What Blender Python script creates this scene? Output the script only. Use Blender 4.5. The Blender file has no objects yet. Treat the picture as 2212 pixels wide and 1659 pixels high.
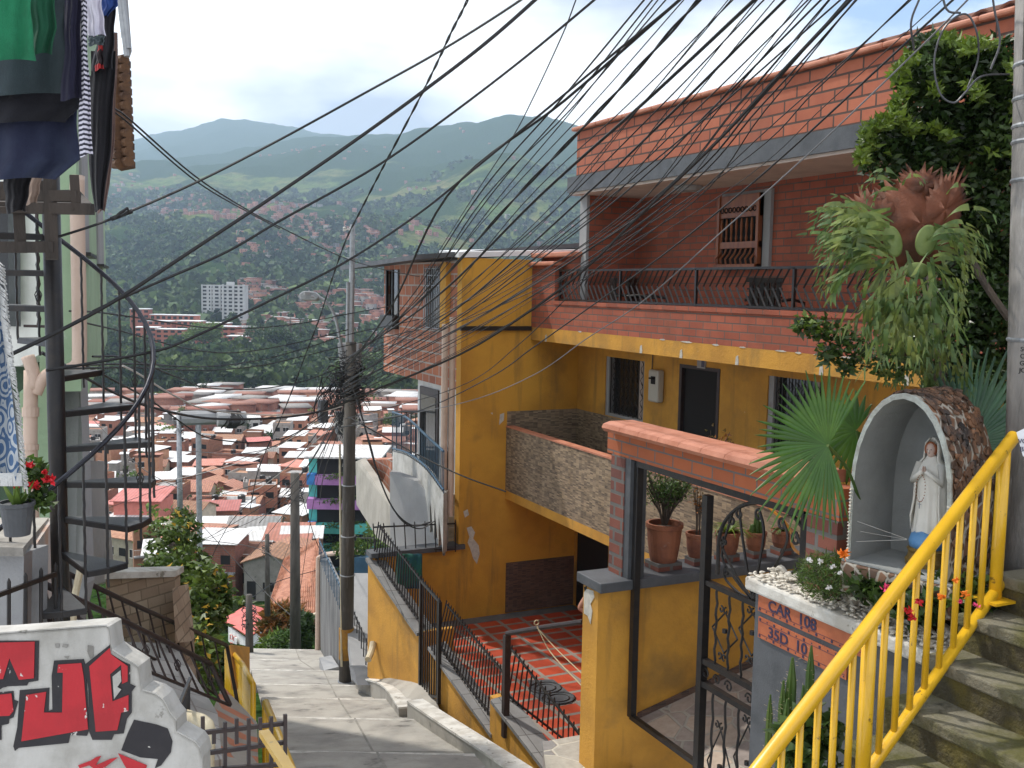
import bpy, math, random
import numpy as np
from math import sin, cos, tan, atan, atan2, radians, pi, sqrt, hypot
from mathutils import Vector, Matrix
random.seed(7); RNG = np.random.default_rng(11)
SC = bpy.context.scene; COL = SC.collection
# ---------------------------------------------------------------- camera
F = 2200.; CX = 1106.; CY = 829.5; HEAD = radians(25.4); ROLL = .018
PITCH = atan((CY - 620.) / F)
_f = Vector((sin(HEAD)*cos(PITCH), cos(HEAD)*cos(PITCH), -sin(PITCH)))
_r = Vector((cos(HEAD), -sin(HEAD), 0)); _u = _r.cross(_f)
RV = _r*cos(ROLL) + _u*sin(ROLL); UV_ = _u*cos(ROLL) - _r*sin(ROLL); FV = _f
cd = bpy.data.cameras.new('camera'); cam = bpy.data.objects.new('camera', cd); COL.objects.link(cam)
m3 = Matrix((RV, UV_, -FV)).transposed(); cam.matrix_world = m3.to_4x4()
cd.sensor_width = 36; cd.lens = F/2212*36; cd.clip_start = .05; cd.clip_end = 30000
SC.camera = cam
SC.view_settings.view_transform = 'Standard'; SC.view_settings.look = 'None'
SC.view_settings.exposure = EXPO = 0.66; SC.view_settings.gamma = 1
# ---------------------------------------------------------------- world + sun
SUN_EL, SUN_AZ = radians(56), radians(-28)      # azimuth clockwise from +Y
W = bpy.data.worlds.new('World'); SC.world = W; W.use_nodes = True
def build_world():
    nt = W.node_tree; N = nt.nodes; L = nt.links; N.clear()
    out = N.new('ShaderNodeOutputWorld'); bg = N.new('ShaderNodeBackground')
    sky = N.new('ShaderNodeTexSky'); sky.sky_type = 'NISHITA'; sky.sun_disc = False
    sky.sun_elevation = SUN_EL; sky.sun_rotation = SUN_AZ; sky.altitude = 1600; sky.air_density = 1.0; sky.dust_density = 1.5
    bg.inputs[1].default_value = .12
    tc = N.new('ShaderNodeTexCoord'); mp = N.new('ShaderNodeMapping'); mp.inputs['Scale'].default_value = (1, 1, 2.6)
    mp.inputs['Location'].default_value = (.35, .1, .55)
    L.new(tc.outputs['Generated'], mp.inputs[0])
    n1 = N.new('ShaderNodeTexNoise'); n1.inputs['Scale'].default_value = 2.4; n1.inputs['Detail'].default_value = 7; n1.inputs['Roughness'].default_value = .52
    n2 = N.new('ShaderNodeTexNoise'); n2.inputs['Scale'].default_value = 1.9; n2.inputs['Detail'].default_value = 6; n2.inputs['Roughness'].default_value = .5
    mp2 = N.new('ShaderNodeMapping'); mp2.inputs['Location'].default_value = (1.62, 4.3, .2); mp2.inputs['Scale'].default_value = (1, 1, 2.4)
    L.new(tc.outputs['Generated'], mp2.inputs[0])
    L.new(mp.outputs[0], n1.inputs['Vector']); L.new(mp2.outputs[0], n2.inputs['Vector'])
    r1 = N.new('ShaderNodeValToRGB'); r1.color_ramp.elements[0].position = .36; r1.color_ramp.elements[1].position = .50   # cover
    L.new(n1.outputs[0], r1.inputs[0])
    r2 = N.new('ShaderNodeValToRGB')                                                                        # cloud brightness
    e = r2.color_ramp.elements; e[0].position = .42; e[0].color = (.35, .39, .47, 1); e[1].position = .545; e[1].color = (1, 1, 1, 1)
    L.new(n2.outputs[0], r2.inputs[0])
    mx = N.new('ShaderNodeMix'); mx.data_type = 'RGBA'
    vm = N.new('ShaderNodeVectorMath'); vm.operation = 'SCALE'; vm.inputs['Scale'].default_value = 9.5; L.new(r2.outputs[0], vm.inputs[0])
    L.new(r1.outputs[0], mx.inputs[0]); L.new(sky.outputs[0], mx.inputs[6]); L.new(vm.outputs[0], mx.inputs[7])
    L.new(mx.outputs[2], bg.inputs[0]); L.new(bg.outputs[0], out.inputs[0])
build_world()
sd = bpy.data.lights.new('sun', 'SUN'); sd.energy = 2.6; sd.angle = radians(1.5); sd.color = (1, .95, .87)
so = bpy.data.objects.new('sun', sd); COL.objects.link(so)
sv = Vector((sin(SUN_AZ)*cos(SUN_EL), cos(SUN_AZ)*cos(SUN_EL), sin(SUN_EL)))
so.rotation_euler = sv.to_track_quat('Z', 'Y').to_euler(); so.location = (0, 0, 40)
# ---------------------------------------------------------------- picture helpers: ray through (x, y) of a 2212 x 1659 picture
def ray(x, y): return FV + RV*((x-CX)/F) + UV_*((CY-y)/F)
def P(x, y, d): return ray(x, y)*d
def oX(x, y, X): r = ray(x, y); return r*(X/r.x)
def oY(x, y, Y): r = ray(x, y); return r*(Y/r.y)
def oZ(x, y, Z): r = ray(x, y); return r*(Z/r.z)
def px(v):
    v = Vector(v); d = v.dot(FV); return CX+F*v.dot(RV)/d, CY-F*v.dot(UV_)/d, d
# ---------------------------------------------------------------- mesh builder
class MB:
    def __init__(s): s.v = []; s.f = []
    def add(s, vs, fs):
        o = len(s.v); s.v += [tuple(q) for q in vs]; s.f += [tuple(i+o for i in f) for f in fs]; return s
    def box(s, x0, x1, y0, y1, z0, z1):
        if x0 > x1: x0, x1 = x1, x0
        if y0 > y1: y0, y1 = y1, y0
        if z0 > z1: z0, z1 = z1, z0
        v = [(x, y, z) for z in (z0, z1) for x, y in ((x0, y0), (x1, y0), (x1, y1), (x0, y1))]
        return s.add(v, [(3, 2, 1, 0), (4, 5, 6, 7), (0, 1, 5, 4), (1, 2, 6, 5), (2, 3, 7, 6), (3, 0, 4, 7)])
    def bar(s, a, b, w, h=None, up=(0, 0, 1)):
        a = Vector(a); b = Vector(b); h = h or w; d = (b-a)
        if d.length < 1e-6: return s
        d.normalize(); u = Vector(up)
        if abs(d.dot(u)) > .98: u = Vector((0, 1, 0)) if abs(d.y) < .9 else Vector((1, 0, 0))
        r = d.cross(u).normalized(); u = r.cross(d)
        v = [p + r*(i*w/2) + u*(j*h/2) for p in (a, b) for i, j in ((-1, -1), (1, -1), (1, 1), (-1, 1))]
        return s.add(v, [(3, 2, 1, 0), (4, 5, 6, 7), (0, 1, 5, 4), (1, 2, 6, 5), (2, 3, 7, 6), (3, 0, 4, 7)])
    def tube(s, pts, r, n=8, cap=True):
        pts = [Vector(p) for p in pts]; rs = r if hasattr(r, '__len__') else [r]*len(pts)
        o = len(s.v); prev = None
        for i, p in enumerate(pts):
            t = (pts[min(i+1, len(pts)-1)] - pts[max(i-1, 0)])
            t = t.normalized() if t.length > 1e-9 else Vector((0, 0, 1))
            if prev is None:
                q = Vector((0, 0, 1)) if abs(t.z) < .9 else Vector((1, 0, 0)); e = t.cross(q).normalized()
            else:
                e = (prev - t*prev.dot(t)); e = e.normalized() if e.length > 1e-6 else t.orthogonal().normalized()
            prev = e; g = t.cross(e)
            for k in range(n): a = 2*pi*k/n; s.v.append(tuple(p + (e*cos(a)+g*sin(a))*rs[i]))
        for i in range(len(pts)-1):
            for k in range(n): s.f.append((o+i*n+k, o+i*n+(k+1) % n, o+(i+1)*n+(k+1) % n, o+(i+1)*n+k))
        if cap: s.f.append(tuple(o+k for k in reversed(range(n)))); s.f.append(tuple(o+(len(pts)-1)*n+k for k in range(n)))
        return s
    def lathe(s, prof, c, n=16, ax=(0, 0, 1), squash=1.0, wob=0):
        c = Vector(c); o = len(s.v)
        for r, z in prof:
            for k in range(n):
                a = 2*pi*k/n; q = r*(1+wob*sin(a*5+z*9)); s.v.append((c.x+q*cos(a), c.y+q*sin(a)*squash, c.z+z))
        m = len(prof)
        for i in range(m-1):
            for k in range(n): s.f.append((o+i*n+k, o+i*n+(k+1) % n, o+(i+1)*n+(k+1) % n, o+(i+1)*n+k))
        s.f.append(tuple(o+k for k in reversed(range(n)))); s.f.append(tuple(o+(m-1)*n+k for k in range(n)))
        return s
    def prism(s, poly, off):
        poly = [Vector(p) for p in poly]; off = Vector(off); n = len(poly)
        return s.add(poly + [p+off for p in poly], [tuple(reversed(range(n))), tuple(range(n, 2*n))] + [(i, (i+1) % n, n+(i+1) % n, n+i) for i in range(n)])
    def quad(s, a, b, c, d): return s.add([a, b, c, d], [(0, 1, 2, 3)])
    def build(s, name, m, parent=None, smooth=False, bevel=0, **tg):
        return mkobj(name, s.v, s.f, m, parent, smooth, bevel, **tg)
def mkobj(name, v, f, m, parent=None, smooth=False, bevel=0, label=None, cat=None, group=None, kind=None):
    me = bpy.data.meshes.new(name)
    org = Vector((0, 0, 0))
    if parent is None and kind is None and len(v):
        a = np.array(v, dtype=float); org = Vector(((a[:, 0].min()+a[:, 0].max())/2, (a[:, 1].min()+a[:, 1].max())/2, a[:, 2].min()))
        v = a - np.array(org)
    elif parent is not None:
        org = rootloc(parent)*0
    me.from_pydata([tuple(q) for q in v], [], [tuple(q) for q in f]); me.update()
    if m: me.materials.append(m)
    if smooth: me.polygons.foreach_set('use_smooth', [True]*len(me.polygons))
    o = bpy.data.objects.new(name, me); COL.objects.link(o); o.location = org
    if parent is not None:
        o.parent = parent; o.location = -rootloc(parent)
    if bevel:
        b = o.modifiers.new('bevel', 'BEVEL'); b.width = bevel; b.segments = 2; b.limit_method = 'ANGLE'; b.angle_limit = radians(40)
    return tag(o, label, cat, group, kind)
def rootloc(o):
    p = Vector((0, 0, 0))
    while o: p = p + o.location; o = o.parent
    return p
def tag(o, label=None, cat=None, group=None, kind=None):
    if label: o['label'] = label
    if cat: o['category'] = cat
    if group: o['group'] = group
    if kind: o['kind'] = kind
    return o
def thing(name, label, cat, loc=(0, 0, 0), group=None, kind=None):
    o = bpy.data.objects.new(name, None); COL.objects.link(o); o.location = loc; o.empty_display_size = .2
    return tag(o, label, cat, group, kind)
def copy_tree(o, parent=None):
    c = o.copy(); COL.objects.link(c)
    if parent: c.parent = parent
    for ch in KIDS.get(o.name, []): copy_tree(ch, c)
    return c
KIDS = {}
def struct(name, mb, m, smooth=False): return mb.build(name, m, smooth=smooth, kind='structure')
def spline(pts, k=6):
    pts = [Vector(p) for p in pts]
    if len(pts) < 3: return [pts[0].lerp(pts[-1], i/k) for i in range(k+1)]
    q = [pts[0]*2-pts[1]] + pts + [pts[-1]*2-pts[-2]]; out = []
    for i in range(1, len(q)-2):
        a, b, c, d = q[i-1:i+3]
        for j in range(k):
            t = j/k; out.append(.5*((2*b)+(c-a)*t+(2*a-5*b+4*c-d)*t*t+(3*b-a-3*c+d)*t**3))
    return out + [pts[-1]]
def npmesh(name, V, Fq, m, parent=None, smooth=False, **tg):
    """V (n,3) array, Fq (k,4) or (k,3) array"""
    me = bpy.data.meshes.new(name); V = np.asarray(V, np.float32); Fq = np.asarray(Fq, np.int32); k, c = Fq.shape
    org = Vector((0, 0, 0))
    if parent is None and not tg.get('kind'):
        org = Vector((float(V[:, 0].mean()), float(V[:, 1].mean()), float(V[:, 2].min()))); V = V - np.array(org, np.float32)
    me.vertices.add(len(V)); me.vertices.foreach_set('co', V.ravel()); me.loops.add(k*c); me.loops.foreach_set('vertex_index', Fq.ravel())
    me.polygons.add(k); me.polygons.foreach_set('loop_start', np.arange(0, k*c, c, dtype=np.int32)); me.polygons.foreach_set('loop_total', np.full(k, c, np.int32))
    if smooth: me.polygons.foreach_set('use_smooth', np.ones(k, bool))
    me.update(calc_edges=True); me.validate()
    me.materials.append(m); o = bpy.data.objects.new(name, me); COL.objects.link(o); o.location = org
    if parent is not None: o.parent = parent; o.location = -rootloc(parent)
    return tag(o, **{('label' if a == 'label' else a): b for a, b in tg.items()})
def leaves(cent, L, Wd, droop=.3, up=.5, curl=.25):
    """folded leaf quads at centres (n,3): returns V, F (each leaf two quads sharing a midrib)"""
    cent = np.asarray(cent); n = len(cent); d = RNG.normal(size=(n, 3)); d[:, 2] = d[:, 2]*.6 + up - droop; d /= np.linalg.norm(d, axis=1)[:, None]
    a = RNG.normal(size=(n, 3)); s = np.cross(d, a); s /= np.linalg.norm(s, axis=1)[:, None]; nn = np.cross(s, d)
    l = (L*RNG.uniform(.6, 1.3, n))[:, None]; w = (Wd*RNG.uniform(.7, 1.2, n))[:, None]
    b = cent; t = cent + d*l; mid = cent + d*l*.45 + nn*l*.08
    V = np.stack([b, mid + s*w*.5 + nn*w*curl, t - nn*l*.15, mid - s*w*.5 + nn*w*curl], 1).reshape(-1, 3)
    i = np.arange(n)[:, None]*4; Fq = i + np.array([0, 1, 2, 3])
    return V, Fq
def blob_pts(c, r, n, shell=.55):
    d = RNG.normal(size=(n, 3)); d /= np.linalg.norm(d, axis=1)[:, None]; q = (RNG.uniform(shell**3, 1, n)**(1/3))[:, None]
    return np.asarray(c) + d*q*np.asarray(r)
# ---------------------------------------------------------------- materials
def newmat(name):
    m = bpy.data.materials.new(name); m.use_nodes = True; nt = m.node_tree; b = nt.nodes['Principled BSDF']; return m, nt, b
def _noise(nt, scale, det=5, vec=None, rough=.55):
    n = nt.nodes.new('ShaderNodeTexNoise'); n.inputs['Scale'].default_value = scale; n.inputs['Detail'].default_value = det; n.inputs['Roughness'].default_value = rough
    if vec: nt.links.new(vec, n.inputs['Vector'])
    return n
def _mix(nt, fac, a, b, blend='MIX'):
    m = nt.nodes.new('ShaderNodeMix'); m.data_type = 'RGBA'; m.blend_type = blend
    for i, q in ((0, fac), (6, a), (7, b)):
        if hasattr(q, 'is_linked') or hasattr(q, 'links'): nt.links.new(q, m.inputs[i])
        elif i == 0: m.inputs[0].default_value = q
        else: m.inputs[i].default_value = (*q[:3], 1)
    return m.outputs[2]
def _ramp(nt, src, a, b):
    r = nt.nodes.new('ShaderNodeMapRange'); r.inputs[1].default_value = a; r.inputs[2].default_value = b; nt.links.new(src, r.inputs[0]); return r.outputs[0]
def M(name, c, c2=None, scale=4, lo=.42, hi=.62, rough=.85, bump=.15, bs=60, metal=0, spots=None, sscale=9, slo=.62, shi=.66, isl=0, trans=0, coat=0, stretch=None):
    m, nt, b = newmat(name); tc = nt.nodes.new('ShaderNodeTexCoord'); vec = tc.outputs['Object']
    if stretch:
        mp = nt.nodes.new('ShaderNodeMapping'); mp.inputs['Scale'].default_value = stretch; nt.links.new(vec, mp.inputs[0]); vec = mp.outputs[0]
    col = None
    if c2:
        n = _noise(nt, scale, 7, vec, .62); col = _mix(nt, _ramp(nt, n.outputs[0], lo, hi), c, c2)
    if spots:
        n = _noise(nt, sscale, 6, vec, .6); col = _mix(nt, _ramp(nt, n.outputs[0], slo, shi), col if col is not None else c, spots)
    if isl:
        g = nt.nodes.new('ShaderNodeNewGeometry'); h = nt.nodes.new('ShaderNodeHueSaturation'); h.inputs['Color'].default_value = (*c, 1)
        if col is not None: nt.links.new(col, h.inputs['Color'])
        v = nt.nodes.new('ShaderNodeMapRange'); v.inputs[3].default_value = 1-isl; v.inputs[4].default_value = 1+isl; nt.links.new(g.outputs['Random Per Island'], v.inputs[0])
        nt.links.new(v.outputs[0], h.inputs['Value']); col = h.outputs[0]
    if col is not None: nt.links.new(col, b.inputs['Base Color'])
    else: b.inputs['Base Color'].default_value = (*c, 1)
    b.inputs['Roughness'].default_value = rough; b.inputs['Metallic'].default_value = metal
    if coat: b.inputs['Coat Weight'].default_value = coat
    if bump:
        n = _noise(nt, bs, 5, vec, .6); bp = nt.nodes.new('ShaderNodeBump'); bp.inputs['Strength'].default_value = bump; bp.inputs['Distance'].default_value = .02
        nt.links.new(n.outputs[0], bp.inputs['Height']); nt.links.new(bp.outputs[0], b.inputs['Normal'])
    if trans:
        out = nt.nodes['Material Output']; t = nt.nodes.new('ShaderNodeBsdfTranslucent'); ms = nt.nodes.new('ShaderNodeMixShader'); ms.inputs[0].default_value = trans
        if col is not None: nt.links.new(col, t.inputs[0])
        else: t.inputs[0].default_value = (*c, 1)
        nt.links.new(b.outputs[0], ms.inputs[1]); nt.links.new(t.outputs[0], ms.inputs[2]); nt.links.new(ms.outputs[0], out.inputs[0])
    return m
def addrand(m, amt=.25, hue=.02):
    nt = m.node_tree; b = nt.nodes['Principled BSDF']; l = b.inputs['Base Color'].links
    if not l: return m
    src = l[0].from_socket; oi = nt.nodes.new('ShaderNodeObjectInfo'); h = nt.nodes.new('ShaderNodeHueSaturation'); v = nt.nodes.new('ShaderNodeMapRange'); v.inputs[3].default_value = 1-amt; v.inputs[4].default_value = 1+amt
    nt.links.new(oi.outputs['Random'], v.inputs[0]); nt.links.new(v.outputs[0], h.inputs['Value']); q = nt.nodes.new('ShaderNodeMath'); q.operation = 'MULTIPLY'; q.inputs[1].default_value = 7.3; q2 = nt.nodes.new('ShaderNodeMath'); q2.operation = 'FRACT'
    nt.links.new(oi.outputs['Random'], q.inputs[0]); nt.links.new(q.outputs[0], q2.inputs[0]); v2 = nt.nodes.new('ShaderNodeMapRange'); v2.inputs[3].default_value = .5-hue; v2.inputs[4].default_value = .5+hue; nt.links.new(q2.outputs[0], v2.inputs[0]); nt.links.new(v2.outputs[0], h.inputs['Hue'])
    nt.links.new(src, h.inputs['Color']); nt.links.new(h.outputs[0], b.inputs['Base Color']); return m
def brick(name, c1, c2, mor, bw, bh, ms=.012, mode='wall', rough=.85, off=.5, bump=.6, stain=None, var=.5, freq=2):
    m, nt, b = newmat(name); tc = nt.nodes.new('ShaderNodeTexCoord'); sx = nt.nodes.new('ShaderNodeSeparateXYZ'); nt.links.new(tc.outputs['Object'], sx.inputs[0])
    cb = nt.nodes.new('ShaderNodeCombineXYZ')
    if mode == 'wall':
        ad = nt.nodes.new('ShaderNodeMath'); nt.links.new(sx.outputs[0], ad.inputs[0]); nt.links.new(sx.outputs[1], ad.inputs[1]); nt.links.new(ad.outputs[0], cb.inputs[0]); nt.links.new(sx.outputs[2], cb.inputs[1])
    else: nt.links.new(sx.outputs[0], cb.inputs[0]); nt.links.new(sx.outputs[1], cb.inputs[1])
    t = nt.nodes.new('ShaderNodeTexBrick'); nt.links.new(cb.outputs[0], t.inputs[0]); t.offset = off; t.offset_frequency = freq
    t.inputs['Color1'].default_value = (*c1, 1); t.inputs['Color2'].default_value = (*c2, 1); t.inputs['Mortar'].default_value = (*mor, 1)
    t.inputs['Scale'].default_value = 1; t.inputs['Mortar Size'].default_value = ms; t.inputs['Brick Width'].default_value = bw; t.inputs['Row Height'].default_value = bh; t.inputs['Mortar Smooth'].default_value = .15
    n = _noise(nt, 3.1, 7, tc.outputs['Object'], .65); col = _mix(nt, var, t.outputs[0], n.outputs[0], 'SOFT_LIGHT')
    if stain: n2 = _noise(nt, 1.7, 6, tc.outputs['Object'], .7); col = _mix(nt, _ramp(nt, n2.outputs[0], .52, .75), col, stain)
    nt.links.new(col, b.inputs['Base Color']); b.inputs['Roughness'].default_value = rough
    bp = nt.nodes.new('ShaderNodeBump'); bp.inputs['Strength'].default_value = bump; bp.inputs['Distance'].default_value = .012; bp.invert = True
    nf = _noise(nt, 90, 3, tc.outputs['Object']); ad2 = nt.nodes.new('ShaderNodeMath'); ad2.operation = 'MULTIPLY_ADD'; ad2.inputs[1].default_value = .25
    nt.links.new(nf.outputs[0], ad2.inputs[0]); nt.links.new(t.outputs['Fac'], ad2.inputs[2]); nt.links.new(ad2.outputs[0], bp.inputs['Height']); nt.links.new(bp.outputs[0], b.inputs['Normal'])
    return m
K = dict(
 yellow=M('yellow_plaster', (.60, .30, .042), (.46, .225, .035), 1.4, bump=.35, bs=30, spots=(.20, .125, .045), sscale=1.3, slo=.52, shi=.80),
 yellow_side=M('yellow_plaster_aged', (.60, .305, .038), (.47, .23, .03), .9, bump=.3, bs=38, spots=(.17, .10, .035), sscale=.8, slo=.60, shi=.82),
 chip=M('exposed_undercoat', (.55, .52, .45), (.42, .40, .36), 20, bump=.3),
 brickA=brick('clay_brick', (.36, .095, .05), (.27, .068, .036), (.12, .085, .07), .30, .10, .009, stain=(.20, .07, .04)),
 brickTop=brick('large_clay_brick', (.43, .13, .068), (.34, .095, .05), (.085, .05, .038), .40, .135, .013, var=.4),
 brickBig=brick('hollow_clay_block', (.42, .15, .075), (.30, .105, .06), (.36, .31, .27), .33, .20, .016, stain=(.25, .17, .13)),
 brickOld=brick('weathered_brick', (.22, .07, .045), (.13, .05, .04), (.13, .12, .11), .25, .115, .018),
 brickArch=brick('glazed_clay_brick', (.42, .12, .045), (.36, .10, .04), (.15, .13, .12), .27, .105, .008, var=.3),
 clad=brick('stone_strip_cladding', (.36, .26, .16), (.12, .085, .06), (.24, .20, .15), .085, .022, .0015, bump=.8, off=.37, freq=1, var=.7),
 cladD=brick('dark_stone_strip_cladding', (.17, .095, .065), (.075, .05, .045), (.14, .11, .09), .085, .020, .0015, bump=.7, off=.37, freq=1),
 slate=brick('pale_stone_cladding', (.40, .31, .22), (.26, .18, .12), (.20, .15, .10), .30, .11, .008, off=.33, bump=.6),
 tilefloor=brick('red_floor_tile', (.46, .062, .022), (.33, .045, .02), (.24, .21, .18), .42, .33, .036, mode='floor', off=0, rough=.5, var=.5, bump=.5),
 copetile=brick('grey_coping_tile', (.24, .235, .23), (.20, .195, .19), (.09, .085, .08), .22, .34, .006, mode='floor', off=0, rough=.7),
 concrete=M('street_concrete', (.38, .355, .31), (.27, .25, .22), 1.6, bump=.35, bs=30, spots=(.13, .12, .105), sscale=3.2, slo=.60, shi=.72),
 asphalt=M('patched_cement', (.115, .115, .115), (.16, .155, .15), 3, bump=.4, bs=50),
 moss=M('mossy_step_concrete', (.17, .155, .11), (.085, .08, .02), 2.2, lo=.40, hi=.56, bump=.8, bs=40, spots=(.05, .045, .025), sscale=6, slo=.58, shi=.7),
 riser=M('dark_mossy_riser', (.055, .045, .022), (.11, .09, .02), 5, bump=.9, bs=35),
 whiteedge=M('whitewashed_coping', (.62, .60, .55), (.45, .42, .37), 5, bump=.3, spots=(.25, .23, .19), sscale=8),
 greyp=M('grey_paint', (.088, .092, .10), (.062, .066, .072), 4, bump=.2, rough=.6),
 greyl=M('grey_plaster', (.34, .34, .34), (.25, .25, .25), 1.3, lo=.3, hi=.7, bump=.3, spots=(.17, .165, .16), sscale=2, slo=.62, shi=.85),
 greydirt=M('stained_cement_wall', (.20, .195, .19), (.07, .068, .066), 2.4, lo=.38, hi=.66, bump=.4, stretch=(1, 1, .25)),
 white=M('white_plaster', (.80, .79, .76), (.68, .67, .64), 2, bump=.15),
 cream=M('cream_ceiling', (.52, .42, .36), (.44, .35, .30), 3, bump=.1),
 green=M('pale_green_plaster', (.34, .47, .30), (.29, .41, .26), 1.5, bump=.2, spots=(.42, .50, .38), sscale=4),
 dgreen=M('dark_green_plaster', (.05, .085, .05), (.04, .065, .04), 2, bump=.2),
 iron=M('black_wrought_iron', (.018, .017, .018), (.03, .025, .022), 12, rough=.42, bump=.1, metal=.3),
 ironb=M('brown_painted_iron', (.045, .030, .026), (.03, .02, .02), 9, rough=.5, bump=.1, metal=.2),
 blueiron=M('blue_painted_iron', (.045, .10, .16), (.03, .07, .11), 9, rough=.5, bump=.1),
 yiron=M('yellow_enamel', (.72, .42, .018), (.64, .36, .012), 3, rough=.34, bump=.03, coat=.3, spots=(.42, .24, .02), sscale=7, slo=.66, shi=.8),
 steel=M('galvanised_steel', (.36, .37, .38), (.26, .27, .28), 8, rough=.5, metal=.5, bump=.05),
 poleD=M('weathered_concrete_pole', (.10, .088, .075), (.05, .044, .038), 5, bump=.5, stretch=(1, 1, .2), spots=(.17, .155, .14), sscale=5, slo=.6, shi=.75),
 poleR=M('grey_concrete_pole', (.30, .28, .26), (.15, .14, .13), 5, bump=.5, stretch=(1, 1, .25), spots=(.42, .41, .39), sscale=8, slo=.58, shi=.7),
 poleY=M('worn_yellow_band', (.42, .21, .02), (.28, .14, .03), 6, bump=.3, spots=(.12, .10, .08), sscale=9),
 wood=M('varnished_wood', (.27, .085, .025), (.18, .05, .018), 9, rough=.45, bump=.15, stretch=(1, 1, .15)),
 terra=M('terracotta', (.27, .095, .045), (.17, .06, .035), 5, bump=.3, spots=(.30, .2, .15), sscale=8, slo=.64, shi=.75),
 terral=M('terracotta_coping', (.50, .20, .12), (.40, .14, .075), 6, bump=.15, rough=.6),
 tileroof=M('clay_roof_tile', (.45, .20, .12), (.30, .12, .07), 3, lo=.4, hi=.6, bump=.4, spots=(.17, .09, .06), sscale=7, slo=.6, shi=.7),
 tiledark=M('brown_roof_tile', (.20, .085, .05), (.12, .055, .035), 5, bump=.4),
 zinc=M('sunlit_zinc_sheet', (.80, .80, .80), (.62, .62, .62), .8, rough=.55, bump=.1),  # plain off-white sheet metal, its own colour
 zincg=M('grey_cement_sheet', (.33, .33, .33), (.24, .235, .23), 1.2, rough=.8, bump=.2, stretch=(6, 1, 1)),
 redroof=M('red_sheet_roof', (.62, .135, .10), (.52, .10, .08), 2, rough=.5, bump=.1),
 pinkwall=M('salmon_plaster', (.60, .20, .16), (.52, .17, .13), 2),
 glass=M('dark_window_glass', (.02, .022, .024), rough=.12, bump=0),
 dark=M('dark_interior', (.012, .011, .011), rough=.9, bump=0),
 meter=M('cream_meter_box', (.42, .40, .34), rough=.5, bump=0),
 pvc=M('beige_drain_pipe', (.56, .42, .33), (.48, .35, .27), 3, rough=.5, bump=.05),
 pvcy=M('cream_drain_pipe', (.55, .48, .33), (.42, .34, .22), 4, rough=.5, bump=.05),
 cable=M('black_cable_sheath', (.012, .012, .013), rough=.6, bump=0),
 cableg=M('grey_cable_sheath', (.16, .16, .165), rough=.6, bump=0),
 cablew=M('pale_cable_sheath', (.50, .48, .44), rough=.6, bump=0),
 hose=M('amber_hose', (.55, .22, .03), rough=.3, bump=0),
 rope=M('twisted_twine', (.45, .36, .22), rough=.9, bump=.3),
 red=M('red_spray_paint', (.45, .012, .02), (.36, .01, .016), 6, rough=.6, bump=.1, spots=(.55, .52, .48), sscale=13, slo=.645, shi=.65),
 black=M('black_spray_paint', (.012, .010, .013), (.022, .018, .02), 6, rough=.6, bump=.1, spots=(.5, .48, .44), sscale=12, slo=.66, shi=.665),
 gwall=M('whitewashed_cement', (.50, .485, .45), (.36, .345, .31), 3.5, bump=.35, bs=25, spots=(.20, .19, .165), sscale=5, slo=.66, shi=.69),
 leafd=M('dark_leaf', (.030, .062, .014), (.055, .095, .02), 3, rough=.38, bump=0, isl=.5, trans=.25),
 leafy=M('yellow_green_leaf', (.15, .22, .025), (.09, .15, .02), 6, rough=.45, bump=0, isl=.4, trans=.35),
 leafm=M('mid_green_leaf', (.06, .115, .022), (.10, .15, .025), 1.6, rough=.5, bump=0, isl=.5, trans=.3),
 leafo=M('orange_leaf', (.28, .10, .02), (.09, .09, .02), 3, rough=.5, bump=0, isl=.5, trans=.3),
 palm=M('palm_leaf', (.045, .12, .018), (.085, .18, .026), 4, rough=.35, bump=0, isl=.2, trans=.25),
 palmb=M('bluish_palm_leaf', (.055, .13, .075), (.08, .17, .09), 4, rough=.4, bump=0, isl=.2, trans=.25),
 fern=M('staghorn_frond', (.075, .135, .035), (.20, .24, .055), 5, rough=.5, bump=0, isl=.3, trans=.25),
 shield=M('dry_shield_frond', (.15, .042, .014), (.075, .025, .010), 6, rough=.7, bump=.3, isl=.3, trans=.1),
 shieldg=M('young_shield_frond', (.15, .20, .05), (.10, .15, .035), 9, rough=.6, bump=.1),
 bark=M('bark', (.10, .075, .055), (.05, .038, .03), 6, bump=.6, stretch=(1, 1, .3)),
 pebble=M('white_pebbles', (.62, .58, .50), (.50, .46, .39), 8, rough=.6, bump=.1, isl=.18),
 marble=M('statue_paint', (.66, .64, .58), (.56, .54, .48), 5, rough=.5, bump=.05),
 gold=M('gilded_plaster', (.30, .19, .05), (.18, .11, .03), 18, rough=.45, metal=.3, bump=.3),
 blue=M('blue_plaster', (.08, .22, .46), (.12, .28, .50), 8, rough=.5, bump=.1),
 skin=M('skin', (.42, .20, .13), rough=.6, bump=0),
 soil=M('dark_soil', (.045, .032, .022), (.08, .06, .04), 12, bump=.8),
 mosaic=None, sign=M('house_number_tile', (.44, .13, .055), (.36, .10, .045), 10, rough=.4, bump=.1),
 ink=M('dark_blue_glaze', (.035, .03, .07), rough=.4, bump=0),
 paper=M('paper', (.75, .76, .78), rough=.8, bump=0),
 crazy=None)
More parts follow.
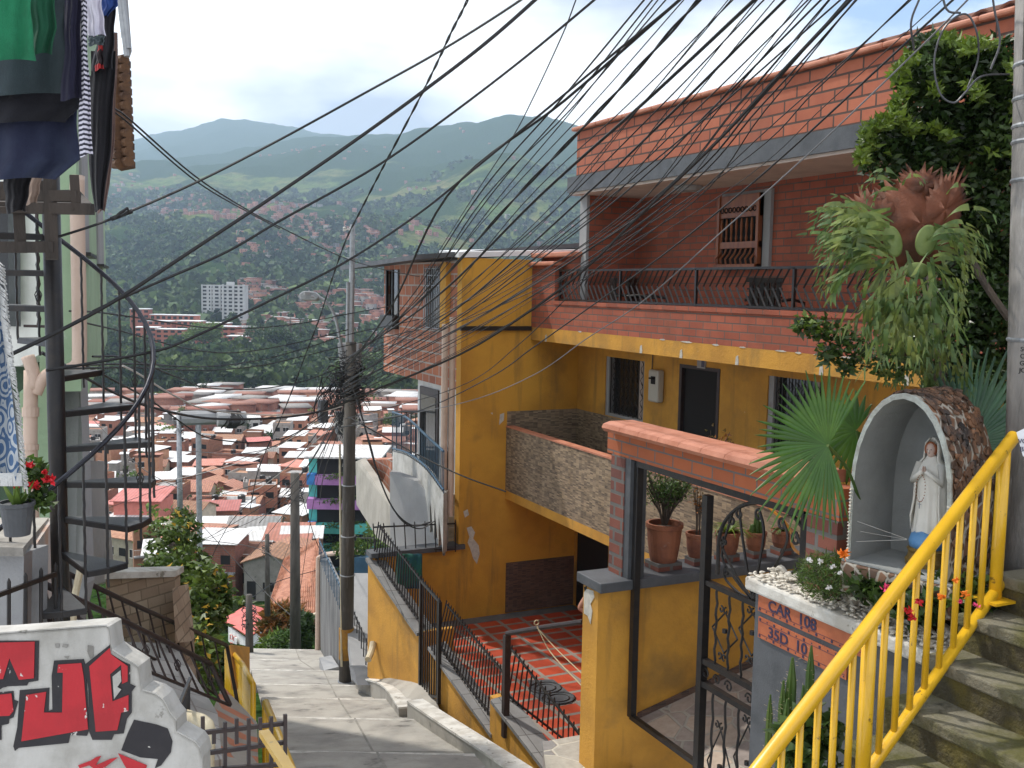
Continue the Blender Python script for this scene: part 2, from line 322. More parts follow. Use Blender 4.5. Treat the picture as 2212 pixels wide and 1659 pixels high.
def crazy(name, c1, c2, mor, sc, w=.05, rough=.6, aniso=(1, 1, 1)):
    m, nt, b = newmat(name); tc = nt.nodes.new('ShaderNodeTexCoord'); mp = nt.nodes.new('ShaderNodeMapping'); mp.inputs['Scale'].default_value = aniso; nt.links.new(tc.outputs['Object'], mp.inputs[0])
    v = nt.nodes.new('ShaderNodeTexVoronoi'); v.inputs['Scale'].default_value = sc; e = nt.nodes.new('ShaderNodeTexVoronoi'); e.feature = 'DISTANCE_TO_EDGE'; e.inputs['Scale'].default_value = sc
    nt.links.new(mp.outputs[0], v.inputs['Vector']); nt.links.new(mp.outputs[0], e.inputs['Vector'])
    sp = nt.nodes.new('ShaderNodeSeparateColor'); nt.links.new(v.outputs['Color'], sp.inputs[0]); n = _noise(nt, 14, 6, tc.outputs['Object'])
    col = _mix(nt, sp.outputs[0], c1, c2); col = _mix(nt, .6, col, n.outputs[0], 'SOFT_LIGHT'); fac = _ramp(nt, e.outputs['Distance'], w*.5, w)
    col = _mix(nt, fac, mor, col); nt.links.new(col, b.inputs['Base Color']); b.inputs['Roughness'].default_value = rough
    bp = nt.nodes.new('ShaderNodeBump'); bp.inputs['Strength'].default_value = .7; bp.inputs['Distance'].default_value = .01; nt.links.new(fac, bp.inputs['Height']); nt.links.new(bp.outputs[0], b.inputs['Normal']); return m
def addstreak(m, c, sc=(5, 5, .5), lo=.56, hi=.75, amt=.6):
    nt = m.node_tree; b = nt.nodes['Principled BSDF']; src = b.inputs['Base Color'].links[0].from_socket; tc = nt.nodes.new('ShaderNodeTexCoord'); mp = nt.nodes.new('ShaderNodeMapping'); mp.inputs['Scale'].default_value = sc; nt.links.new(tc.outputs['Object'], mp.inputs[0])
    n = _noise(nt, 1, 6, mp.outputs[0], .6); f = nt.nodes.new('ShaderNodeMapRange'); f.inputs[1].default_value = lo; f.inputs[2].default_value = hi; f.inputs[4].default_value = amt; nt.links.new(n.outputs[0], f.inputs[0]); nt.links.new(_mix(nt, f.outputs[0], src, c), b.inputs['Base Color'])
for q in ('yellow', 'yellow_side'): addstreak(K[q], (.16, .10, .04))
addstreak(K['yellow'], (.62, .50, .30), (26, 26, 26), .72, .73, .8); addstreak(K['yellow_side'], (.62, .50, .30), (22, 22, 22), .74, .75, .8)
addstreak(K['white'], (.30, .28, .24), (3, 3, .6), .5, .8, .5); addstreak(K['green'], (.20, .24, .17), (4, 4, .4), .5, .8, .5); addstreak(K['greyp'], (.17, .17, .17), (9, 9, 9), .6, .8, .5)
addstreak(K['brickTop'], (.12, .06, .045), (1.6, 1.6, .8), .52, .8, .55); addstreak(K['yiron'], (.10, .05, .02), (14, 14, 14), .66, .70, .8); addstreak(K['gwall'], (.16, .15, .12), (3, 3, .7), .5, .75, .55); addstreak(K['concrete'], (.07, .066, .058), (1.2, 1.2, 1.2), .56, .78, .6)
K['crazy'] = crazy('crazy_paving', (.42, .33, .26), (.26, .22, .20), (.36, .33, .28), 3.2, .035)
K['mosaic'] = crazy('slate_chip_mosaic', (.26, .13, .07), (.06, .045, .035), (.40, .36, .30), 14, .10, aniso=(1, 1, .6))
# ================================================================ yellow and brick house
YS = 15.74; XP = 7.82; XST = 7.38; XR = 8.76; ZF = -5.7; ZB = -3.5; ZU = -.75
def wall_holes(mb, X0, X1, y0, y1, z0, z1, holes):
    """wall slab between X0 and X1, running along Y, with rectangular openings"""
    ys = sorted({y0, y1, *[h[0] for h in holes], *[h[1] for h in holes]}); zs = sorted({z0, z1, *[h[2] for h in holes], *[h[3] for h in holes]})
    for a, b in zip(ys, ys[1:]):
        run = None
        for c, d in zip(zs, zs[1:]):
            inside = any(h[0] <= (a+b)/2 <= h[1] and h[2] <= (c+d)/2 <= h[3] for h in holes)
            if inside:
                if run: mb.box(X0, X1, a, b, *run); run = None
            else: run = (run[0], d) if run else (c, d)
        if run: mb.box(X0, X1, a, b, *run)
    return mb
def Yat(x, X): return oX(x, 600, X).y
def zat(x, y, X): return oX(x, y, X).z
H = thing('two_storey_house', 'yellow and red brick house with two open balconies facing the stepped street', 'house', (XR, 10, ZF))
YE = 2.2
# side wall, facing up the street
MB().box(6.52, XP, YS, YS+.2, -.76, .47).box(6.52, XR+.3, YS, YS+.2, ZF-.4, -.761).build('side_wall', K['yellow_side'], H)
MB().box(6.49, XP-.02, YS-.06, YS-.002, -.74, -.665).build('drip_ledge', K['iron'], H)
a = [oY(x, y, YS-.004) for x, y in ((1093, 1216), (1250, 1209), (1250, 1311), (1093, 1326))]
MB().box(a[0].x, XR-.002, YS-.03, YS-.003, ZF+.02, a[0].z).build('wainscot', K['cladD'], H)
# stains and chips on the side wall
def chip(pts, plane='Y', v=YS, m='chip', name='paint_chip', parent=H, t=.004):
    q = [(oY if plane == 'Y' else oX)(x, y, v-.002) for x, y in pts]
    off = (0, -t, 0) if plane == 'Y' else (-t, 0, 0)
    return MB().prism(q, off).build(name, K[m], parent)
chip([(1008,1140),(1018,1137),(1026,1150),(1022,1163),(1034,1178),(1036,1196),(1030,1218),(1022,1206),(1016,1186),(1010,1172),(1014,1160)])
chip([(1001,1105),(1010,1100),(1013,1112),(1004,1118)]); chip([(1080,895),(1089,892),(1088,908),(1078,918)]); chip([(1060,892),(1064,891),(1064,896)])
# lower inner wall with window, door and second window
w1 = (Yat(1398, XR), Yat(1313, XR), zat(1398, 918, XR), zat(1313, 770, XR)); dr = (Yat(1561, XR), Yat(1478, XR), ZB+.1, zat(1520, 797, XR)); w2 = (Yat(1790, XR), Yat(1668, XR), zat(1668, 1010, XR), zat(1668, 812, XR))
ld = (Yat(1330, XR), Yat(1256, XR), ZF, ZB-.25)
mb = wall_holes(MB(), XR, XR+.25, YE, YS, ZB, -.9, [w1, dr, w2]); mb.build('inner_wall', K['yellow'], H)
wall_holes(MB(), XR, XR+.25, YE, YS, ZF-.4, ZB-.151, [ld]).build('ground_wall', K['yellow'], H)
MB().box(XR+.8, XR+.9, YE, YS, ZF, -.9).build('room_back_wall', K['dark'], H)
for w in (w1, w2):
    wn = MB().box(XR+.02, XR+.2, w[1]-.10, w[1]-.001, w[2], w[3]).box(XR+.02, XR+.2, w[0]+.001, w[0]+.05, w[2], w[3]).box(XR+.02, XR+.2, w[0]+.05, w[1]-.1, w[2], w[2]+.05).build('window', K['greyl'], H)
    MB().box(XR+.12, XR+.14, w[0]+.05, w[1]-.1, w[2]+.05, w[3]).build('pane', K['glass'], wn)
    MB().box(XR+.10, XR+.115, w[0]+.05+(w[1]-w[0])*.12, w[0]+.05+(w[1]-w[0])*.2, w[2]+.05, w[3]).build('curtain', K['cream'], wn)
    g = MB()
    for i in range(8):
        y = w[0]+.07+(w[1]-w[0]-.2)*i/7; g.bar((XR+.04, y, w[2]+.05), (XR+.04, y, w[3]), .012)
        if i < 7:
            for j in range(5):
                z = w[2]+.1+(w[3]-w[2])*.9*j/5; g.tube([(XR+.035, y+.05+.035*sin(t), z+.08*t/pi) for t in np.linspace(-pi/2, 2.2*pi, 9)], .006, 4)
    g.build('grille', K['iron'], wn)
d = MB().box(XR+.05, XR+.1, dr[0]+.03, dr[1]-.03, dr[2], dr[3]).build('door', K['dark'], H)
MB().box(XR-.01, XR+.05, dr[0]-.03, dr[0]+.03, dr[2], dr[3]+.03).box(XR-.01, XR+.05, dr[1]-.03, dr[1]+.03, dr[2], dr[3]+.03).box(XR-.01, XR+.05, dr[0]+.03, dr[1]-.03, dr[3]-.02, dr[3]+.03).build('frame', K['ironb'], d)
MB().box(XR+.05, XR+.1, ld[0], ld[1], ld[2], ld[3]).build('door', K['dark'], H)
a = oX(1517, 785, XR); plate = MB().box(XR-.02, XR-.002, a.y-.10, a.y+.10, a.z-.07, a.z+.06).build('number_plate', K['greyl'], H)
MB().box(XR-.024, XR-.0205, a.y-.08, a.y-.01, a.z-.05, a.z+.04).build('number', K['ink'], plate)
a = oX(1424, 832, XR); me_ = MB().box(XR-.12, XR-.001, a.y-.14, a.y+.14, a.z-.26, a.z+.24).build('meter_box', K['meter'], H, bevel=.03)
MB().lathe([(.05, 0), (.05, .02)], (XR-.14, a.y, a.z+.1), 12).box(XR-.125, XR-.121, a.y-.07, a.y+.05, a.z+.02, a.z+.14).build('dial', K['dark'], me_)
MB().tube([(XR-.02, a.y+.16, a.z-.2), (XR-.02, a.y+.19, a.z+.1), (XR-.02, a.y+.17, a.z+.5), (XR-.02, a.y+.17, a.z+.75)], .009, 5).build('conduit', K['ironb'], me_)
# middle balcony (stone clad)
MB().box(XST+.12, XR, YE, YS-.001, ZB, ZB+.10).build('balcony_floor', K['greyp'], H)
MB().box(XST, XST+.12, YE, YS-.002, ZB, -2.40).build('balcony_parapet', K['clad'], H)
MB().box(XST-.012, XST+.135, YE, YS-.002, -2.399, -2.375).build('parapet_coping', K['terral'], H)
MB().box(XST+.01, XR-.001, YS-.025, YS-.001, ZB+.1, -2.13).box(XR-.025, XR-.001, w1[1], YS-.026, ZB+.1, -2.13).box(XR-.025, XR-.001, w1[0]-.0, w1[1], ZB+.1, w1[2]-.01).box(XR-.025, XR-.001, dr[1]+.03, w1[0], ZB+.1, -2.35).build('balcony_dado', K['clad'], H)
MB().box(XST, XR, YE, YS-.003, ZB-.15, ZB-.001).build('soffit', K['yellow'], H)
# beam + upper balcony
MB().box(XP, XP+.14, YE, YS-.004, -.90, -.68).build('beam', K['yellow'], H)
MB().box(XP+.14, XR+1.2, YE, YS-.004, -.899, -.76).build('balcony_slab', K['yellow'], H)
for i in range(22):
    y = random.uniform(3.5, YS-.3); l = random.uniform(.03, .30); h = random.uniform(.012, .03)
    v = random.random() < .35
    if v: MB().prism([(XP-.002, y, -.78), (XP-.002, y+.04, -.80), (XP-.002, y+.05, -.90), (XP-.002, y-.01, -.9), (XP-.002, y-.015, -.86)], (-.003, 0, 0)).build('paint_chip', K['chip'], H)
    else: MB().prism([(XP-.002, y, -.682), (XP-.002, y+l*.4, -.682-h*.5), (XP-.002, y+l, -.682), (XP-.002, y+l*.8, -.672), (XP-.002, y+l*.3, -.668)], (-.003, 0, 0)).build('paint_chip', K['chip'], H)
MB().box(XP, XP+.15, YE, 14.9, -.679, -.27).box(XP, XP+.15, 14.901, YS-.004, -.679, .36).build('brick_parapet', K['brickA'], H)
MB().box(XP-.015, XP+.165, YE, 14.895, -.269, -.215).build('parapet_coping', K['brickA'], H)
MB().box(XP-.10, XP+.3, 14.78, YS-.02, .361, .43).box(XP-.05, XP+2.2, 14.3, YS-.02, .50, .58).build('pier_coping', K['terral'], H, bevel=.02)
MB().box(XP+.16, XP+2.2, 14.35, YS-.02, -.7, .499).build('pier_return', K['brickA'], H)
XI = oY(1378, 600, 14.2).x
up = (Yat(1665, XI), Yat(1556, XI), zat(1610, 582, XI), zat(1610, 414, XI))
wall_holes(MB(), XI, XI+.2, YE, 14.2, -.76, 1.46, [up]).build('upper_wall', K['brickA'], H)
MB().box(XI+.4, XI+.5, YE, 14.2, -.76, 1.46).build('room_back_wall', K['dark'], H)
MB().box(XP+.22, XI+.2, 14.2, 14.4, -.76, 1.46).build('end_wall', K['brickA'], H)
MB().box(XP+.17, XP+.22, 14.19, 14.41, -.7, 1.46).build('corner_pilaster', K['greyl'], H)
MB().box(XP-.02, XI+1.5, YE, 14.42, 1.461, 1.50).build('ceiling', K['cream'], H)
MB().box(XP-.05, XI+1.5, YE, 14.45, 1.501, 1.74).build('slab_edge', K['greyp'], H)
MB().box(XP, XP+.2, YE, 14.25, 1.741, 2.44).build('roof_parapet', K['brickTop'], H)
MB().box(XP+.2, XI+1.5, 14.05, 14.25, 1.741, 2.44).build('roof_parapet', K['brickTop'], H)
c = MB()
for i in range(32):
    y = 14.33-i*.38
    if y-.38 > YE: c.box(XP-.07, XP+.25, y-.376, y, 2.441, 2.50)
c.build('cornice', K['terral'], H, bevel=.02)
# tiled roof: curved tile rows rising behind the parapet
rf = MB(); y = Yat(1640, XP)
n = 0
while y > 2.6:
    seg = [(XP+.15, 0, 2.50), (XP+2.6, 0, 3.25)]
    for k in range(6):
        a0 = pi*k/6; a1 = pi*(k+1)/6
        q = [(X, y-.11+.11*cos(a), z+.08*sin(a)+n*.004) for X, _, z in seg for a in (a0, a1)]
        rf.add(q, [(0, 1, 3, 2)])
    rf.add([(XP+.15, y-.22, 2.5+n*.004), (XP+.15, y-.30, 2.5+n*.004), (XP+2.6, y-.30, 3.25+n*.004), (XP+2.6, y-.22, 3.25+n*.004)], [(0, 1, 2, 3)])
    y -= .30; n += 1
ro = rf.build('roof', K['tiledark'], H); s = ro.modifiers.new('thick', 'SOLIDIFY'); s.thickness = .02
# wooden window of the upper storey
wd = MB().box(XI-.05, XI+.05, up[0], up[0]+.14, up[2], up[3]).box(XI-.02, XI+.05, up[1]-.03, up[1], up[2], up[3]).box(XI-.02, XI+.05, up[0]+.14, up[1]-.03, up[3]-.05, up[3]).build('window', K['greyl'], H)
ya, yb = up[0]+.16, up[1]-.03; za, zb = up[2]+.02, up[3]-.05; hh = zb-za
fr = MB().box(XI-.10, XI-.05, ya, yb, zb-.32*hh*.95, zb).box(XI-.10, XI-.05, ya, yb, za+.27*hh, za+.36*hh).box(XI-.16, XI-.05, ya, yb, za, za+.05).box(XI-.12, XI-.05, ya, ya+.05, za, zb).box(XI-.12, XI-.05, yb-.05, yb, za, zb)
for i in range(8):
    yy = ya+.07+(yb-ya-.14)*i/7
    fr.lathe([(.012, 0), (.02, .05), (.012, .1), (.022, .22*hh), (.012, .32*hh)], (XI-.08, yy, za+.36*hh), 6)
    fr.tube([(XI-.07, yy, za+.28*hh), (XI-.10, yy, za+.2*hh), (XI-.17, yy, za+.12*hh), (XI-.15, yy, za+.03)], .014, 5)
fr.build('shutter_grille', K['wood'], wd)
lat = MB()
for i in range(9):
    yy = ya+.1+(yb-ya-.2)*i/8; lat.tube([(XI-.108, yy+.035*cos(t), zb-.20*hh+.035*sin(t)) for t in np.linspace(0, 2*pi, 8)], .008, 4)
lat.build('carved_panel', K['dark'], wd)
MB().box(XI, XI+.15, up[0], up[1], up[2], up[3]).build('pane', K['dark'], wd)
a = oZ(1487, 402, 1.455); MB().lathe([(.16, 0), (.21, .05), (.21, .07)], (a.x, a.y, 1.385), 16).build('ceiling_lamp', K['greyl'], H)
# zig-zag railing
rail = thing('x', None, None, (XP+.07, 9, -.21)); rail.name = 'railing'; rail.parent = H; rail.location = Vector((XP+.07, 9, -.21)) - H.location
def kid(mb, name, m, par=rail, **k): return mb.build(name, K[m] if isinstance(m, str) else m, par, **k)
X = XP+.07
kid(MB().bar((X, 14.86, .28), (X, YE, .28), .035, .03).bar((X, 14.86, -.19), (X, YE, -.19), .03), 'rail', 'iron')
posts = MB(); pk = MB(); y = 14.84; i = 0
while y > 3:
    if i % 14 == 0: kid(MB().bar((X, y, -.21), (X, y, .28), .035), 'post', 'iron')
    else: pk.tube([(X, y-.05, .27), (X-.015, y+.09, .05), (X, y-.05, -.18)], .0155, 4)
    y -= .135; i += 1
kid(pk, 'picket', 'iron')
# chairs on the upper balcony
def patio_chair(x, y, ang, label):
    t = thing('plastic_chair', label, 'chair', (x, y, ZU), 'black plastic chairs on the upper balcony')
    R = Matrix.Rotation(ang, 3, 'Z')
    def T(mb): mb.v = [tuple(R @ Vector(v) + Vector((x, y, ZU))) for v in mb.v]; return mb
    T(MB().box(-.25, .25, -.24, .24, .40, .43)).build('seat', K['iron'], t, bevel=.01)
    b = MB()
    for k in range(6): b.box(-.22+.075*k, -.165+.075*k, .22+.01*k*0, .25, .5, .86)
    b.box(-.25, .25, .215, .255, .86, .92).box(-.25, .25, .215, .255, .44, .50)
    for k in range(3): b.box(-.24, .24, .218, .252, .57+.1*k, .59+.1*k)
    T(b).build('backrest', K['iron'], t)
    for sx in (-1, 1):
        T(MB().tube([(sx*.26, -.22, .42), (sx*.28, -.22, .62), (sx*.28, .05, .66), (sx*.26, .24, .64)], .02, 6)).build('armrest', K['iron'], t)
        for sy in (-1, 1): T(MB().bar((sx*.23, sy*.22, .41), (sx*.26, sy*.27, 0), .04)).build('leg', K['iron'], t)
a = P(1375, 640, 1); 
def onfloor(x, X): return Yat(x, X)
patio_chair(8.35, onfloor(1358, 8.35), 1.2, 'black plastic chair behind the zigzag railing, left chair of the close pair')
patio_chair(8.42, onfloor(1400, 8.42), .7, 'black plastic chair behind the zigzag railing, right chair of the close pair')
patio_chair(8.35, onfloor(1675, 8.35), 1.9, 'black plastic chair alone on the balcony below the wooden window')
# ---------------------------------------------------------------- brick neighbour and its stairs
B = thing('brick_block_house', 'bare hollow brick house with a dark sheet roof beside the yellow wall', 'house', (7, 18, ZF))
N0 = Vector((6.50, YS+.01, 0)); N1 = oZ(833, 900, -1.5); N1 = N0 + (oX(833, 620, 6.55)-N0); N1.z = 0
N1 = Vector((6.55, Yat(833, 6.55), 0)); 
x0, y0, y1 = 6.52, YS+.205, N1.y
wa = (Yat(862, x0), Yat(836, x0), -.98, .02); wb = (Yat(955, x0), Yat(922, x0), -.75, .30)
wall_holes(MB(), x0, x0+.15, y0, y1, -1.75, .42, [(wa[0], wa[1], -.62, .30), wb]).box(x0+.15, 12, y1-.15, y1, -1.75, .42).build('upper_wall', K['brickBig'], B)
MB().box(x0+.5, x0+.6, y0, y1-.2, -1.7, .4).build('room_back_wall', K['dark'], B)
w = MB().box(x0-.14, x0+.02, wa[0]-.02, wa[1]+.02, -.86, -.60).build('window_box', K['iron'], B)
ww = MB().bar((x0, wa[0], -.6), (x0, wa[0], .3), .05).bar((x0, wa[1], -.6), (x0, wa[1], .3), .05).bar((x0, (wa[0]+wa[1])/2, -.6), (x0, (wa[0]+wa[1])/2, .3), .04).build('window', K['iron'], B)
MB().box(x0+.06, x0+.07, wa[0], wa[1], -.6, .3).build('pane', K['glass'], ww)
w = MB().bar((x0, wb[0], wb[2]), (x0, wb[0], wb[3]), .04).bar((x0, wb[1], wb[2]), (x0, wb[1], wb[3]), .04)
for i in range(9):
    y = wb[0]+(wb[1]-wb[0])*i/8; w.bar((x0-.05, y, wb[2]-.04), (x0-.05, y, wb[3]+.04), .014)
for z in (wb[2], .0, wb[3]-.12, wb[3]): w.bar((x0-.05, wb[0], z), (x0-.05, wb[1], z), .014)
w = w.build('window', K['steel'], B); MB().box(x0+.06, x0+.07, *wb).build('pane', K['glass'], w)
MB().add([(5.75, YS+.15, .50), (12, YS+.15, 1.1), (12, y1+.5, 1.0), (5.75, y1+.5, .36)], [(0, 1, 2, 3)]).add([(5.75, YS+.15, .42), (12, YS+.15, 1.02), (12, y1+.5, .92), (5.75, y1+.5, .28)], [(3, 2, 1, 0)]).add([(5.75, YS+.15, .50), (5.75, YS+.15, .42), (5.75, y1+.5, .28), (5.75, y1+.5, .36)], [(0, 1, 2, 3)]).add([(5.75, YS+.15, .50), (12, YS+.15, 1.1), (12, YS+.15, 1.02), (5.75, YS+.15, .42)], [(3, 2, 1, 0)]).build('roof', K['greyp'], B)
MB().prism([(6.45, YS-.02, .47), (8.9, YS-.02, .60), (8.9, YS-.02, .68), (6.45, YS-.02, .56)], (0, .9, .05)).build('gutter', K['zinc'], B)
# lower storey wall, set back, with doors
XB2 = 6.9
MB().box(XB2, XB2+.2, YS+.21, Yat(905, XB2), ZF, -1.75).build('lower_wall', K['white'], B)
for xa, xb in ((952, 912), (984, 962)):
    f = MB().box(XB2-.03, XB2-.001, Yat(xa, XB2), Yat(xb, XB2), -3.9, -1.95).build('door', K['ironb'], B)
    MB().box(XB2-.04, XB2-.031, Yat(xa, XB2)+.1, Yat(xb, XB2)-.1, -3.7, -2.1).build('glass_panel', K['glass'], f)
# drain pipes and yellow strip
for xx, r, y0_, y1_, nm in ((962, .055, 700, 1110, 'pvc'), (978, .05, 685, 1130, 'pvc')):
    a = P(xx, y0_, 16.6); b = P(xx+4, y1_, 16.4); MB().tube([(a.x, a.y, a.z), (a.x+.0, a.y, b.z)], r, 10).build('drain_pipe', K[nm], B)
a = oX(962, 560, 6.47); MB().box(6.43, 6.519, a.y-.13, a.y+.13, -.72, .40).build('yellow_pilaster', K['yellow'], B)
# blue railing balcony over whitewashed wall
bl = thing('balcony_terrace', 'whitewashed curved balcony wall with a blue iron railing below the brick house', 'balcony', (6, 17.5, ZF))
q0 = [P(848, 975, 20.5), P(880, 985, 19.0), P(920, 1015, 17.6), P(958, 1066, 16.6)]
q1 = [P(848, 890, 20.5), P(880, 903, 19.0), P(920, 940, 17.6), P(958, 975, 16.6)]
top = spline(q0, 4); topr = spline(q1, 4)
mb = MB()
for a, b in zip(top, top[1:]): mb.prism([a, b, b-Vector((0, 0, 1.0)), a-Vector((0, 0, .45))], (.12, .12, 0))
mb.build('curved_wall', K['gwall'], bl)
mb = MB().tube(topr, .022, 6).tube([p+Vector((0, 0, .06)) for p in top], .018, 6); mb.build('rail', K['blueiron'], bl)
mb = MB()
tt = spline(q0, 12); rr = spline(q1, 12)
for a, b in zip(tt, rr): mb.bar(a, (a.x, a.y, b.z), .011)
mb.build('baluster', K['blueiron'], bl)
a = P(848, 890, 20.5); b = P(930, 888, 19.5); c = P(930, 975, 19.5)
mb = MB().tube([a, b], .02, 6)
for i in range(9): p = a.lerp(b, i/8); mb.bar(p, (p.x, p.y, p.z-.9), .018)
mb.build('back_railing', K['iron'], bl)
MB().prism([P(842, 1020, 18.6), P(843, 1200, 18.6), P(960, 1200, 17.2), P(960, 1100, 17.2), P(900, 1040, 17.9)], (.15, .2, 0)).build('lower_wall', K['greyl'], bl)
mb = MB()
for i in range(6):
    a = P(957, 1190-24*i, 17.75+.1*i); mb.box(a.x, a.x+.9, max(a.y, YS+.25), a.y+.4, -6, a.z)
mb.build('step', K['concrete'], bl)
MB().prism([P(768, 997, 24), P(777, 993, 23.6), P(858, 1116, 18.7), P(858, 1192, 18.7), P(815, 1162, 20.6), P(770, 1090, 23.6)], (.2, .2, 0)).build('wing_wall', M('beige_cement', (.36, .33, .28), (.27, .25, .21), 1.5, bump=.3), bl)
MB().prism([P(792, 993, 24), P(846, 992, 22), P(846, 1110, 22), P(815, 1070, 24)], (.2, .2, 0)).build('brick_infill', K['brickBig'], bl)
# ---------------------------------------------------------------- terrace with red tiles and its front walls
LA = oY(801, 1462, YS); LB = P(905, 1480, 15.3)
def gv(p, z): return Vector((p.x, p.y, z))
T = thing('tiled_terrace', 'raised forecourt floored with red tiles in grey grout below the yellow house', 'terrace', (6.5, 12, ZF))
fl = [gv(LA, ZF)+Vector((.2, -.02, 0)), Vector((XR, YS, ZF)), Vector((XR, 7.93, ZF)), Vector((4.9, 7.93, ZF)), oZ(1180, 1655, ZF)+Vector((.15, 0, 0)), oZ(1066, 1600, ZF)+Vector((.1, 0, 0)), oZ(940, 1420, ZF)]
MB().prism(fl, (0, 0, -.35)).build('floor', K['tilefloor'], T)
MB().box(5.4, XR-.01, YS-.30, YS-.032, ZF+.002, ZF+.006).build('border', K['asphalt'], T)
mp = [oZ(x, y, ZF+.004) for x, y in ((1140,1470),(1195,1468),(1240,1505),(1235,1520),(1180,1522),(1150,1500))]
mh = MB().prism(mp, (0, 0, .006)).build('drain_cover', K['greyp'], T)
for cx_, cy_ in ((1178, 1486), (1207, 1508)):
    c0 = oZ(cx_, cy_, ZF+.011); f = MB()
    for k in (.20, .13): f.tube([c0+Vector((k*cos(t)*1.2, k*sin(t), .0)) for t in np.linspace(0, 2*pi, 17)], .012, 4)
    f.build('ring', K['iron'], mh)
# front walls: yellow with sloped grey copings
def coped(name, tops, bots, label, w=.22):
    t = thing(name, label, 'wall', (bots[0].x, bots[0].y, bots[0].z))
    off = Vector((w, .08, 0)); n = len(tops)
    mb = MB()
    for i in range(n-1): mb.prism([tops[i]-Vector((0, 0, .05)), tops[i+1]-Vector((0, 0, .05)), bots[i+1], bots[i]], off)
    mb.build('wall', K['yellow'], t)
    mb = MB(); e = Vector((-.05, -.02, 0))
    for i in range(n-1): mb.prism([tops[i]+e, tops[i+1]+e, tops[i+1]+e-Vector((0, 0, .049)), tops[i]+e-Vector((0, 0, .049))], off*1.45)
    mb.build('coping', K['copetile'], t)
    return t
c1 = [P(795, 1204, 16.75), P(890, 1344, 15.45), P(906, 1366, 15.2)]; c2 = [P(930, 1395, 14.8), P(1066, 1584, 13.0)]; c3 = [P(1066, 1509, 12.9), P(1180, 1655, 11.7)]
W1 = coped('coped_wall', c1, [gv(p, -8) for p in c1], 'tall yellow wall with sloping grey tile coping beside the concrete pole')
MB().prism([c1[-1], c1[-1]-Vector((0, 0, 1.6)), c1[-1]+Vector((.55, -.02, -1.6)), c1[-1]+Vector((.55, -.02, 0))], (0, .1, 0)).build('end_wall', K['yellow'], W1)
W2 = coped('coped_wall', c2, [gv(p, -8) for p in c2], 'yellow wall with grey tile coping to the right of the narrow black gate')
W3 = coped('coped_wall', c3, [gv(p, -7.2) for p in c3], 'short yellow wall with grey coping running under the stone landing')
MB().prism([c3[0], c3[0]-Vector((0, 0, 1.6)), c3[0]+Vector((.25, .05, -1.6)), c3[0]+Vector((.25, .05, 0))], (0, .1, 0)).build('end_wall', K['yellow'], W3)
# spear railings on the copings
def spear(lo, hi, n, label, tip=.07, m='iron', r=.011, group='spear railings round the forecourt'):
    t = thing('spear_railing', label, 'railing', lo[0], group)
    mb = MB(); 
    for a, b in zip(hi, hi[1:]): mb.bar(a-Vector((0, 0, tip)), b-Vector((0, 0, tip)), .02, .025)
    for a, b in zip(lo, lo[1:]): mb.bar(a+Vector((0, 0, .05)), b+Vector((0, 0, .05)), .02)
    mb.build('rail', K[m], t); mb = MB(); L = len(lo)-1
    for i in range(n):
        u = i/(n-1)*L; k = min(int(u), L-1); f = u-k; a = lo[k].lerp(lo[k+1], f); b = hi[k].lerp(hi[k+1], f)
        mb.tube([a, (b.x, b.y, b.z-.02), b], [r, r, .002], 5)
    mb.build('picket', K[m], t); return t
o = Vector((.10, .02, 0))
spear([c1[0]+o, c1[2]+o], [P(806, 1128, 16.75)+o, P(906, 1258, 15.2)+o], 22, 'black spear railing on the tall wall nearest the concrete pole')
spear([c2[0]+o, c2[1]+o], [P(952, 1298, 14.5)+o, P(1073, 1445, 12.9)+o], 24, 'black spear railing descending above the middle yellow wall')
spear([c3[0]+o+Vector((.05, .02, 0)), oZ(1262, 1640, -5.6)], [P(1092, 1395, 12.7)+o, P(1262, 1585, 11.0)], 17, 'black spear railing ending at the yellow pillar')
spear([P(812, 1197, 16.9), P(984, 1192, 17.2)], [P(806, 1130, 16.9), P(984, 1122, 17.2)], 9, 'black spear railing level along the parapet beside the yellow house corner')
MB().box(oY(806, 1200, YS).x, 6.519, YS, YS+.18, ZF-.4, -4.46).build('yard_parapet', K['yellow_side'], T)
MB().box(oY(806, 1200, YS).x-.05, 6.62, YS-.06, YS+.24, -4.459, -4.38).build('parapet_coping', K['greyp'], T)
# gate between the walls, tall bars
g = thing('street_gate', 'narrow tall black iron gate between two coped yellow walls', 'gate', gv(c1[2], -6.3))
ga, gb = P(910, 1255, 15.1), P(950, 1300, 14.3)
mb = MB()
for i in range(9): p = ga.lerp(gb, i/8); mb.tube([(p.x, p.y, -6.2+.05*i), (p.x, p.y, p.z), (p.x, p.y, p.z+.09)], [.013, .013, .002], 5)
mb.build('bar', K['iron'], g); MB().bar(ga, gb, .035).bar(gv(ga, -6.1), gv(gb, -5.8), .035).bar(gv(ga, -6.2), ga, .05).bar(gv(gb, -5.9), gb, .05).build('frame', K['iron'], g)
